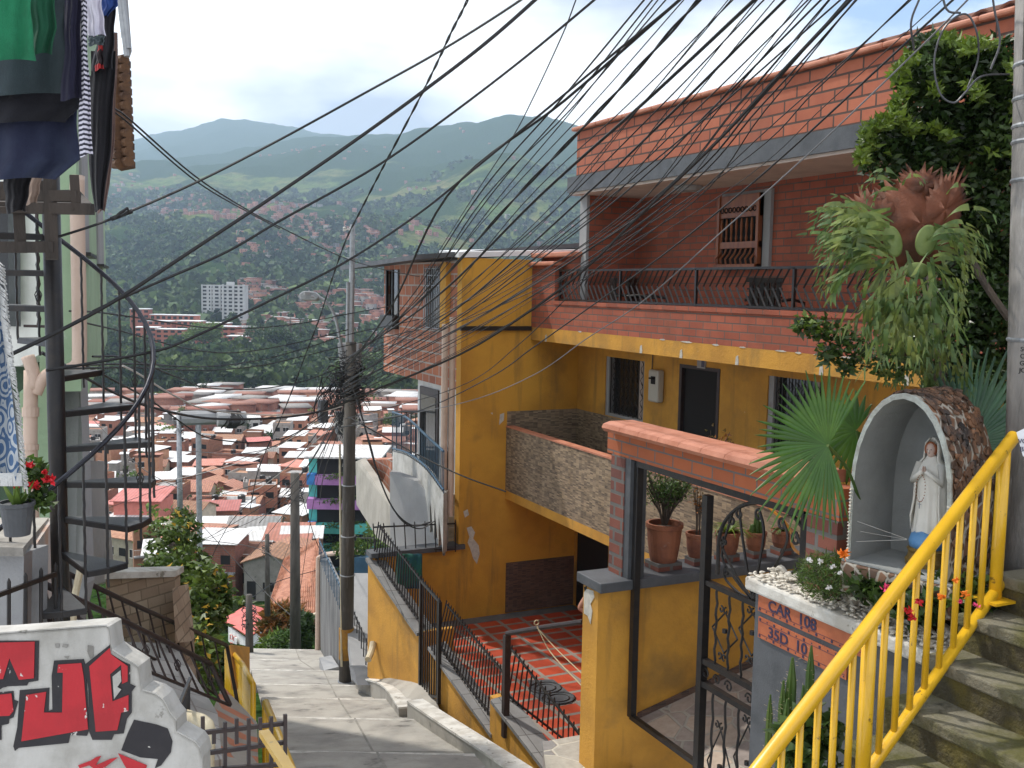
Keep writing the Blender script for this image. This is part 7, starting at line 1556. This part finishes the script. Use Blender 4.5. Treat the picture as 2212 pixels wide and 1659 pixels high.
# ================================================================ houses of the town
def house_proto(w, dp, h, wall, roof, kind, st=2, sills=False):
    """house at the origin, front towards -y; returns its Empty with parts"""
    t = bpy.data.objects.new('house', None); COL.objects.link(t); kids = []
    def part(mb, n, m):
        o = mb.build(n, K[m] if isinstance(m, str) else m, t); kids.append(o); return o
    nb = 3 if w > 5.4 else 2; ops = []
    for s_ in range(st):
        for k in range(nb):
            cx_ = -w/2+w*(k+.5)/nb+random.uniform(-.15, .15); z0 = h/st*s_+.95; ww = random.uniform(.9, 1.5)
            if s_ == 0 and k == 0: ops.append(('door', cx_-.5, cx_+.5, 0.02, 2.1))
            else: ops.append(('window', cx_-ww/2, cx_+ww/2, z0, z0+1.05))
    zmax = h+(.35 if kind == 'parapet' else 0)
    part(MB().box(-w/2, w/2, -dp/2, dp/2, -6, zmax if kind != 'parapet' else h), 'wall', wall)
    for nm, a, b, z0, z1 in ops:
        o = part(MB().box(a, b, -dp/2-.03, -dp/2+.3, z0, z1), nm, 'dark')
        if nm == 'window' and random.random() < .5:
            f = MB().box(a-.06, b+.06, -dp/2-.07, -dp/2-.031, z0-.08, z0).box(a-.06, b+.06, -dp/2-.07, -dp/2-.031, z1, z1+.06).box((a+b)/2-.03, (a+b)/2+.03, -dp/2-.06, -dp/2-.031, z0, z1).build('frame', K['white'], o); KIDS.setdefault(o.name, []).append(f)
    if st > 1 and random.random() < .55:
        s_ = MB().box(-w/2-.02, w/2+.02, -dp/2-.7, -dp/2-.001, h/st-.1, h/st+.08); part(s_, 'balcony_slab', 'greyl')
        r_ = MB(); n_ = int(w/.25)
        for k in range(n_+1): r_.box(-w/2+w*k/n_-.012, -w/2+w*k/n_+.012, -dp/2-.68, -dp/2-.655, h/st+.08, h/st+.9)
        r_.box(-w/2, w/2, -dp/2-.69, -dp/2-.645, h/st+.9, h/st+.95); part(r_, 'balcony_railing', random.choice(['iron', 'white', 'steel']))
    e = .35
    if kind == 'shed':
        s_ = random.choice((-.5, .5, .8)); mb = MB(); za_, zb_ = h+.05+max(0, -s_), h+.05+max(0, s_)
        mb.prism([(-w/2-e, -dp/2-e, za_), (w/2+e, -dp/2-e, za_+.05), (w/2+e, dp/2+e, zb_+.05), (-w/2-e, dp/2+e, zb_)], (0, 0, .08)); part(mb, 'roof', roof)
    elif kind == 'gable':
        mb = MB(); r_ = h+w*.17
        mb.prism([(-w/2-e, -dp/2-e, h-.12), (0, -dp/2-e, r_), (0, dp/2+e, r_), (-w/2-e, dp/2+e, h-.12)], (0, 0, .12)).prism([(0, -dp/2-e, r_), (w/2+e, -dp/2-e, h-.12), (w/2+e, dp/2+e, h-.12), (0, dp/2+e, r_)], (0, 0, .12)); part(mb, 'roof', roof)
        part(MB().prism([(-w/2, -dp/2, h), (w/2, -dp/2, h), (0, -dp/2, r_-.02)], (0, dp, 0)), 'gable_wall', wall)
    elif kind == 'gableside':
        mb = MB(); r_ = h+dp*.17
        mb.prism([(-w/2-e, -dp/2-e, h-.12), (w/2+e, -dp/2-e, h-.12), (w/2+e, 0, r_), (-w/2-e, 0, r_)], (0, 0, .12)).prism([(-w/2-e, 0, r_), (w/2+e, 0, r_), (w/2+e, dp/2+e, h-.12), (-w/2-e, dp/2+e, h-.12)], (0, 0, .12)); part(mb, 'roof', roof)
        part(MB().prism([(-w/2, -dp/2, h), (-w/2, dp/2, h), (-w/2, 0, r_-.02)], (w, 0, 0)), 'gable_wall', wall)
    else:
        mb = MB().box(-w/2, w/2, -dp/2, -dp/2+.15, h, h+.5).box(-w/2, w/2, dp/2-.15, dp/2, h, h+.5).box(-w/2, -w/2+.15, -dp/2+.15, dp/2-.15, h, h+.5).box(w/2-.15, w/2, -dp/2+.15, dp/2-.15, h, h+.5); part(mb, 'parapet', wall)
        part(MB().box(-w/2+.15, w/2-.15, -dp/2+.15, dp/2-.15, h, h+.05), 'roof', roof)
        if random.random() < .7: part(MB().lathe([(.5, 0), (.55, .2), (.55, .9), (.3, 1.05)], (w*.2, dp*.2, h+.05), 12), 'water_tank', 'iron')
        if random.random() < .5: part(MB().box(-w*.35, -w*.05, -dp*.1, dp*.3, h+.05, h+2.2), 'stair_hut', wall); part(MB().box(-w*.4, 0, -dp*.15, dp*.35, h+2.2, h+2.3), 'roof', 'zinc')
    KIDS[t.name] = kids; return t
K['fbrick'] = brick('town_brick', (.36, .135, .07), (.28, .10, .055), (.24, .18, .14), .8, .22, .03, stain=(.20, .10, .07), var=.7)
K['fbrick2'] = brick('town_brick_dark', (.28, .10, .06), (.22, .08, .05), (.2, .15, .12), .8, .22, .03, stain=(.15, .09, .07), var=.7)
K['fgrey'] = M('town_cement', (.34, .32, .29), (.24, .22, .20), 1, lo=.35, hi=.65, spots=(.15, .14, .12), sscale=2.5); K['fcream'] = M('town_cream', (.50, .43, .32), (.40, .34, .26), 1, spots=(.3, .25, .2), sscale=3)
K['fpeach'] = M('town_peach_brick', (.45, .23, .14), (.36, .17, .10), 1.2, lo=.35, hi=.65); K['ftile'] = M('town_tile_roof', (.48, .23, .14), (.32, .14, .085), 2.2, lo=.38, hi=.62, bump=.6, bs=9, spots=(.55, .34, .25), sscale=5)
K['fzinc'] = M('town_bright_roof', (.74, .73, .71), (.50, .48, .46), .6, lo=.45, hi=.7, rough=.6, spots=(.40, .33, .28), sscale=1.2, slo=.62, shi=.75); K['fgreyroof'] = M('town_cement_roof', (.30, .29, .28), (.42, .40, .38), .8, spots=(.2, .17, .15), sscale=2)
K['fred'] = M('town_red_roof', (.52, .20, .16), (.44, .15, .11), 1)
WN = {'fbrick': 'brick', 'fbrick2': 'dark brick', 'fgrey': 'grey cement', 'fcream': 'cream', 'fpeach': 'peach', 'white': 'white'}
RN = {'fzinc': 'bright white roof', 'ftile': 'clay tile roof', 'fgreyroof': 'grey cement roof', 'fred': 'red roof', 'tiledark': 'brown tile roof', 'fbrick': 'open brick terrace roof', 'fpeach': 'open peach terrace roof'}
def corr(m, per, amt):
    nt = m.node_tree; b = nt.nodes['Principled BSDF']; src = b.inputs['Base Color'].links[0].from_socket; tc = nt.nodes.new('ShaderNodeTexCoord'); w = nt.nodes.new('ShaderNodeTexWave'); w.inputs['Scale'].default_value = .314/per; w.inputs['Distortion'].default_value = .4
    nt.links.new(tc.outputs['Object'], w.inputs[0]); f = nt.nodes.new('ShaderNodeMath'); f.operation = 'MULTIPLY'; f.inputs[1].default_value = amt; nt.links.new(w.outputs['Fac'], f.inputs[0]); nt.links.new(_mix(nt, f.outputs[0], src, (.10, .08, .07)), b.inputs['Base Color'])
corr(K['fzinc'], .5, .30); corr(K['ftile'], .38, .45); corr(K['fgreyroof'], .5, .4); corr(K['fred'], .4, .35)
for q in ('fbrick', 'fbrick2', 'fgrey', 'fcream', 'fpeach', 'ftile', 'fzinc', 'fgreyroof', 'fred'): addrand(K[q], .28 if q != 'fzinc' else .14, .012)
specs = [(5, 5, 6.4, 'fbrick', 'fzinc', 'shed', 2), (5.5, 5, 6.8, 'fbrick', 'ftile', 'gable', 2), (5, 5, 4.2, 'fbrick2', 'ftile', 'shed', 1), (4.8, 5.5, 8.2, 'fbrick', 'fgreyroof', 'parapet', 3), (5.5, 5, 6.6, 'fgrey', 'fzinc', 'shed', 2), (5, 6, 6.4, 'fcream', 'fgreyroof', 'gableside', 2), (4.6, 5, 8.6, 'fpeach', 'ftile', 'shed', 3), (5, 5, 6.4, 'fbrick', 'fbrick', 'parapet', 2), (4.6, 5, 8.4, 'fgrey', 'fpeach', 'parapet', 3),
 (6.4, 5, 4.4, 'fbrick', 'fgreyroof', 'gableside', 1), (5, 5, 6.6, 'fpeach', 'fzinc', 'parapet', 2), (4.8, 5, 6.5, 'fbrick2', 'fzinc', 'gableside', 2), (5.6, 5.5, 6.7, 'fcream', 'ftile', 'gableside', 2), (5, 5, 6.4, 'fbrick', 'fzinc', 'parapet', 2), (5.5, 5, 4.3, 'fgrey', 'ftile', 'gable', 1),
 (5, 5, 6.5, 'white', 'fzinc', 'shed', 2), (4.6, 5, 8.6, 'fpeach', 'fzinc', 'shed', 3), (6, 5.5, 6.4, 'fbrick2', 'ftile', 'gableside', 2), (4.5, 4.5, 4.2, 'fbrick', 'fzinc', 'shed', 1), (5.5, 5, 6.4, 'fbrick', 'fred', 'shed', 2), (5, 5.5, 6.6, 'fgrey', 'fgreyroof', 'parapet', 2)]
protos = [(house_proto(*q[:6], st=q[6]), q) for q in specs]; used = [0]*len(protos); placed = []
d = 98.; row = 0
while d < 372:
    row += 1; stepx = 5.1 if d < 150 else 5.4; xl = (170-CX)/F*d+random.uniform(0, 3); xmax = ((1010 if d > 120 else 800)-CX)/F*d
    while xl < xmax:
        x = CX+F*xl/d; k = random.randrange(len(protos)); q = protos[k][1]
        while d < 140 and q[6] == 3 or (d < 118 and q[4] == 'fred'): k = random.randrange(len(protos)); q = protos[k][1]
        keep = random.random() < (.96 if d < 330 else .7)
        if d < 125 and x < 260: keep = False
        if 655 < x < 800 and d < 130: keep = False
        if x > 800 and d < 170: keep = False
        if d > 335 and x < 330: keep = False
        if d > 350 and (x < 430 or x > 800): keep = False
        if keep: placed.append((row, xl, d+random.uniform(-1.5, 1.5), k))
        xl += stepx*random.uniform(.88, 1.12)
    d += 5.6 if d < 160 else 6.6
if len(placed) > 285: placed = sorted(placed, key=lambda p: p[2]); extra = placed[285:]; placed = placed[:285]
else: extra = []
ordn = ['leftmost', 'second', 'third', 'fourth', 'fifth', 'sixth', 'seventh', 'eighth', 'ninth', 'tenth', 'eleventh', 'twelfth', 'thirteenth', 'fourteenth', 'fifteenth', 'sixteenth', 'seventeenth', 'eighteenth', 'nineteenth', 'twentieth']
rown = {}
for r_, xl, dd, k in placed: rown.setdefault(r_, []).append((xl, dd, k))
rnames = ['nearest'] + ordn[1:] + ['row %d' % i for i in range(21, 60)]
for ri, r_ in enumerate(sorted(rown)):
    for i, (xl, dd, k) in enumerate(sorted(rown[r_])):
        pr_, q = protos[k]
        o = pr_ if used[k] == 0 else copy_tree(pr_)
        used[k] += 1; z = terr(xl, dd); p = W3_(xl, dd, z+random.uniform(-1.6, .9)); o.location = p; o.scale = (.86, .86, .86); o.rotation_euler.z = -HEAD+random.choice((0, 0, 0, .18, -.2, .35, -.4, .1))+random.uniform(-.06, .06)
        rn = rnames[ri] if ri < len(rnames) else 'far'
        tag(o, '%s storey %s house with %s, %s from left in %s%s' % (['one', 'two', 'three'][q[6]-1], WN[q[3]], RN[q[4]], ordn[min(i, 19)], rn, '' if rn.startswith('row') else ' row'), 'house', 'houses of the lower town')
for k, u in enumerate(used):
    if not u:
        o = protos[k][0]; [bpy.data.objects.remove(c) for c in KIDS[o.name] if not c.children]; bpy.data.objects.remove(o) if False else None
# far houses as one mass
def farhouses(lst, name, label):
    mats = [K['fbrick'], K['fpeach'], K['fzinc'], K['ftile'], K['fgrey'], K['dark']]; vs = []; fs = []; mi = []
    for (x, y, z, w, dp, h, mw, mr, a) in lst:
        c, s_ = cos(a), sin(a)
        def T(px_, py_, pz): return (x+px_*c-py_*s_, y+px_*s_+py_*c, z+pz)
        def bx(x0, x1, y0, y1, z0, z1, m_top, m_):
            o = len(vs); vs.extend(T(*q) for q in [(x0, y0, z0), (x1, y0, z0), (x1, y1, z0), (x0, y1, z0), (x0, y0, z1), (x1, y0, z1), (x1, y1, z1), (x0, y1, z1)])
            fs.extend([(o+4, o+5, o+6, o+7), (o, o+1, o+5, o+4), (o+1, o+2, o+6, o+5), (o+2, o+3, o+7, o+6), (o+3, o, o+4, o+7)]); mi.extend([m_top]+[m_]*4)
        bx(-w/2, w/2, -dp/2, dp/2, -4, h, mr, mw); bx(-w/2-.4, w/2+.4, -dp/2-.4, dp/2+.4, h, h+.25, mr, mr)
        for st_ in range(max(1, int(h/2.7))):
            for k in (-.28, .22): bx(w*k-.55, w*k+.55, -dp/2-.06, -dp/2, st_*2.7+.8, st_*2.7+2.0, 5, 5)
    o = npmesh(name, vs, fs, mats[0], None, label=label, cat='houses', kind='stuff')
    for m_ in mats[1:]: o.data.materials.append(m_)
    o.data.polygons.foreach_set('material_index', np.array(mi, np.int32)); return o
fl = []
def addfar(x, d, w=None):
    xl = (x-CX)/F*d; z = terr(xl, d); p = W3_(xl, d, z); w = w or random.uniform(6, 11); fl.append((p.x, p.y, z, w, random.uniform(6, 9), random.choice((3, 5.5, 5.5, 8)), random.choice((0, 0, 0, 1, 1, 4)), random.choice((2, 2, 3, 3, 0, 4)), -HEAD+random.uniform(-.4, .4)))
for r_, xl, dd, k in extra: addfar(CX+F*xl/dd, dd)
for i in range(620): addfar(random.uniform(520, 850), random.uniform(650, 1120))
for cx_, d_, sx, sd_, n in ((470, 1180, 20, 30, 0), (610, 2050, 45, 130, 90), (660, 1750, 55, 110, 130), (700, 1480, 40, 70, 120), (780, 1200, 50, 60, 130), (330, 2500, 60, 60, 60), (300, 2250, 40, 60, 50), (560, 1850, 50, 60, 50), (450, 1900, 35, 30, 34), (640, 2350, 70, 90, 70), (380, 2350, 50, 60, 40), (930, 1800, 60, 100, 40), (760, 1620, 60, 60, 60), (1120, 1900, 60, 120, 24), (640, 3900, 60, 160, 24), (800, 3600, 100, 260, 14), (850, 2600, 140, 300, 22), (300, 3000, 50, 200, 30), (550, 1420, 60, 80, 26), (900, 1350, 70, 90, 60)):
    for i in range(n): addfar(random.gauss(cx_, sx), max(700, random.gauss(d_, sd_)))
farhouses(fl, 'hillside_houses', 'small brick houses scattered over the far hillsides')
# ---------------------------------------------------------------- particular buildings
def block(label, x, y, d, w, dp, h, st, wall, roof, ncol, cat='apartment block', name='apartment_block', rot=0, group=None, zb=None):
    p = P(x, y, d); t = thing(name, label, cat, p, group); a = -HEAD+rot
    Rm = Matrix.Rotation(a, 3, 'Z')
    def T(mb): mb.v = [tuple(Rm @ Vector(v)+p) for v in mb.v]; return mb
    T(MB().box(-w/2, w/2, 0, dp, -12, h)).build('wall', K[wall], t); T(MB().box(-w/2-.3, w/2+.3, -.3, dp+.3, h+.001, h+.5)).build('roof', K[roof], t)
    n = 0
    for s_ in range(st):
        for k in range(ncol):
            if n >= 96: break
            cx_ = -w/2+w*(k+.5)/ncol; z0 = h/st*s_+.9*h/st/2.8; ww = w/ncol*.3
            T(MB().box(cx_-ww, cx_+ww, -.06, .2, z0, z0+h/st*.5)).build('window', K['dark'], t); n += 1
    return t, T
K['wconc'] = M('pale_concrete_tower', (.50, .50, .49), (.42, .42, .41), .2); K['rbrick'] = M('red_block_brick', (.42, .13, .075), (.34, .10, .06), .3)
K['wroof'] = M('white_sheet_roof', (.85, .85, .84), (.70, .70, .69), .1)
t, T = block('tall pale concrete apartment tower, left slab of the pair standing above the brick blocks', 462, 672, 800, 19, 12, 20, 7, 'wconc', 'wconc', 4, group='pale apartment towers')
for k in range(3): T(MB().box(-9.5+7*k, -8.5+7*k, -.8, -.07, 0, 20.6)).build('pier', K['wconc'], t)
t, T = block('tall pale concrete apartment tower, right and lower standing slab of the pair', 504, 690, 790, 17, 12, 26, 9, 'wconc', 'wconc', 4, group='pale apartment towers')
for k in range(3): T(MB().box(-8.5+8*k, -7+8*k, -.9, -.07, 0, 27)).build('pier', K['wconc'], t)
T(MB().box(-6, -1, 3, 8, 26.5, 29)).build('lift_house', K['wconc'], t)
blk_ = [(302, 700, 760, 14, 11, 3, 3, 'leftmost small red block beside the green building'), (372, 705, 740, 34, 8, 2, 8, 'red block with a long white roof at the back'), (345, 735, 700, 17, 13, 4, 4, 'red block in the middle row on the left'), (407, 735, 700, 17, 13, 4, 4, 'red block in the middle row left of the bright tree'), (315, 748, 660, 14, 12, 4, 3, 'front red block nearest the spiral stair'), (366, 752, 660, 18, 12, 4, 4, 'front red block centred under the middle row'), (452, 716, 740, 28, 6, 2, 6, 'low red block with a white roof strip behind the bright tree'), (487, 738, 690, 15, 10, 3, 3, 'red block just right of the bright tree'), (512, 728, 720, 14, 7, 2, 3, 'short red block with a tilted white roof'), (512, 757, 660, 13, 9, 3, 3, 'front red block alone at the right end'), (430, 745, 690, 12, 11, 4, 3, 'narrow red block hidden by the bright tree')]
for x, y, d, w, h, st, nc, lb in blk_: block(lb, x, y, d, w, 10, h, st, 'rbrick', 'wroof', nc, group='red brick apartment blocks', rot=random.uniform(-.12, .12))
block('pale square water tower on the ridge above the green slope', 379, 476, 1900, 9, 8, 16, 0, 'wconc', 'wconc', 1, 'tower', 'water_tower')
# multicolour building
p = P(690, 1225, 118); t = thing('apartment_building', 'tall narrow building with turquoise, violet and blue balconies beside the dark pole', 'building', p); Rm = Matrix.Rotation(-HEAD+.0, 3, 'Z')
def T(mb): mb.v = [tuple(Rm @ (Vector(v)*1.34)+p) for v in mb.v]; return mb
cols = {'teal': M('turquoise_paint', (.10, .48, .42), (.08, .40, .36), 2), 'violet': M('violet_paint', (.38, .18, .42), (.32, .15, .36), 2), 'bl': M('azure_paint', (.04, .20, .50), (.03, .15, .4), 2), 'peach': M('peach_paint', (.50, .26, .16))}
T(MB().box(-.2, 5, 0, 6, -10, 9.6)).build('wall', K['dark'], t); T(MB().box(-.9, -.2, -.1, 6, -10, 9.6)).build('side_wall', cols['teal'], t)
for k, (c_, z) in enumerate((('violet', 7.4), ('violet', 5.3), ('teal', 3.2), ('teal', 1.4), ('bl', -.7))):
    T(MB().box(-.2, 5.1, -1.0, -.001, z, z+.75)).build('balcony', cols[c_], t); T(MB().box(-.9, -.21, -1.0, -.11, z, z+.9)).build('side_panel', cols['violet' if k % 2 else 'bl'], t)
    q = Rm @ (Vector((2.2, -.9, z+.8))*1.34)+p; V, Fq = leaves(blob_pts(q, (2.9, .45, .35), 300, .1), .3, .16); npmesh('balcony_plants', V, Fq, K['leafm'], t)
T(MB().box(-1.2, 5.4, -.6, 6.4, 9.601, 9.75)).build('roof', K['fzinc'], t)
# white house, salmon house, tiled house, red cottage
def small(label, x, y, d, w, dp, h, wall, roof, kind, rot=0, st=1, name='house', nice=None):
    o = house_proto(w, dp, h, wall, roof, kind, st); o.location = P(x, y, d); o.rotation_euler.z = -HEAD+rot; o.name = name; return tag(o, label, 'house')
small('white walled house with two dark windows standing out in the middle of the town', 501, 1128, 140, 5.4, 5, 2.6, 'white', 'fzinc', 'parapet')
small('salmon pink house with a pink sheet roof seen through the spiral stair', 312, 1155, 125, 5.5, 5, 4.6, 'pinkwall', 'fred', 'shed')
small('house with a pink awning roof and grey walls right of the wooden pole', 625, 1225, 112, 4.6, 5, 3.4, 'fcream', 'fred', 'shed', .1, 1)
small('long house with a dark brown tiled roof and pale balcony front', 505, 1265, 104, 7, 4.5, 3.8, 'fcream', 'tiledark', 'gableside', -.05, 2)
small('grey roofed brick house below the white walled house', 552, 1185, 122, 5.5, 5, 3, 'fbrick', 'fgreyroof', 'gableside', .1)
small('brick house with a pale tile roof beside the transformers', 450, 1200, 118, 5, 5, 3, 'fbrick', 'ftile', 'shed', -.1)
# large near tiled roof
t = thing('tiled_roof_house', 'house with a large weathered clay tile roof right of the thin dark poles', 'house', P(630, 1350, 36))
a_, b_, c_, d_ = P(572, 1330, 74), P(684, 1335, 74), P(690, 1165, 92), P(612, 1210, 92)
MB().prism([a_, b_, c_, d_], (0, 0, -.08)).build('roof_deck', K['tileroof'], t); rt = MB(); nr = 17; nc = 24
for j in range(nr):
    for i in range(nc):
        u0, u1 = i/nc, (i+.93)/nc; v0, v1 = j/nr-.01, (j+1)/nr+.02
        def bl(u, v): return a_.lerp(b_, u).lerp(d_.lerp(c_, u), v)
        jt = random.uniform(-.02, .03); pts = [bl(u0, v0), bl((u0+u1)/2, v0), bl(u1, v0)]; pte = [bl(u0, v1), bl((u0+u1)/2, v1), bl(u1, v1)]; up_ = Vector((0, 0, .14+jt)); lo_ = Vector((0, 0, .02))
        rt.add([pts[0]+lo_+up_*.3, pts[1]+up_+up_*.3, pts[2]+lo_+up_*.3, pte[0]+lo_, pte[1]+up_, pte[2]+lo_], [(0, 1, 4, 3), (1, 2, 5, 4), (0, 2, 1)])
rt.build('roof_tiles', M('weathered_tiles', (.52, .27, .17), (.38, .17, .10), 1.3, lo=.35, hi=.65, bump=.4, isl=.22, spots=(.26, .18, .13), sscale=4), t)
MB().prism([a_-Vector((0, 0, .1)), b_-Vector((0, 0, .1)), b_-Vector((0, 0, 7)), a_-Vector((0, 0, 7))], fh*.3).build('wall', K['fbrick'], t)
MB().tube([P(635, 1345, 73.5), P(690, 1325, 73.5)], .18, 8).build('gutter_pipe', K['pvcy'], t)
# red roofed cottage
t = thing('cottage', 'small white cottage with a bright red pyramid sheet roof and a paned door', 'house', P(525, 1430, 64.8))
ap = P(543, 1306, 70.8); e = [P(480, 1338, 68.4), P(538, 1375, 62.4), P(575, 1352, 66.0), P(585, 1318, 73.2), P(530, 1308, 75.6)]
mb = MB()
for i in range(5): mb.add([e[i], e[(i+1) % 5], ap], [(0, 1, 2)])
r_ = mb.build('roof', K['redroof'], t); r_.modifiers.new('t', 'SOLIDIFY').thickness = .1
MB().prism([P(493, 1352, 67.2), P(538, 1385, 63.1), P(538, 1440, 63.1), P(493, 1440, 67.2)], FV*.2).prism([P(538, 1380, 63.1), P(572, 1356, 66.2), P(572, 1440, 66.2), P(538, 1440, 63.1)], FV*.2).build('wall', K['white'], t)
dd_ = MB().prism([P(496, 1368, 66.7), P(513, 1378, 65.0), P(512, 1412, 65.0), P(496, 1410, 66.7)], -FV*.15).build('door', K['white'], t)
mb = MB()
for (x, y) in ((500, 1376), (507, 1380), (500, 1393), (507, 1396)): mb.tube([P(x-2.4, y-5, 65.5), P(x+2.4, y-4, 65.3), P(x+2.4, y+5, 65.3), P(x-2.4, y+4, 65.5), P(x-2.4, y-5, 65.5)], .03, 4)
mb.build('door_panel', K['redroof'], dd_)
# yellow gate posts at the street end, left
YG = thing('gate_wall', 'yellow wall piece with a reddish corner beside the far yellow railing', 'wall', P(505, 1500, 14.5))
MB().prism([P(490, 1400, 14.5), P(532, 1405, 15.5), P(532, 1490, 14.5), P(500, 1490, 13.8)], FV*.2).build('wall', K['yellow'], YG)
# terrace strip between houses: street end wall
MB().prism([P(690, 1420, 22), P(716, 1416, 22), P(732, 1440, 20.5), P(700, 1448, 20.5)], (0, 0, -.5)).build('kerb_block', K['greyl'], None, label='pale cement block at the corner below the stained wall', cat='kerb')
# ================================================================ haze
SC.cycles.volume_bounces = 2
hz = MB().box(-6500, 9000, -300, 9500, -80, 1150) 
def hazemat():
    m = bpy.data.materials.new('haze'); m.use_nodes = True; nt = m.node_tree; nt.nodes.clear(); o = nt.nodes.new('ShaderNodeOutputMaterial'); v = nt.nodes.new('ShaderNodeVolumePrincipled')
    v.inputs['Color'].default_value = (.62, .79, 1.0, 1); v.inputs['Density'].default_value = HAZE; v.inputs['Anisotropy'].default_value = .2; nt.links.new(v.outputs[0], o.inputs['Volume']); return m
HAZE = .00012
hz.build('haze', hazemat(), None, kind='stuff', label='pale blue haze filling the valley air', cat='haze')
for o in list(COL.objects):
    if o.type == 'EMPTY' and not o.children and not o.get('label'): bpy.data.objects.remove(o)
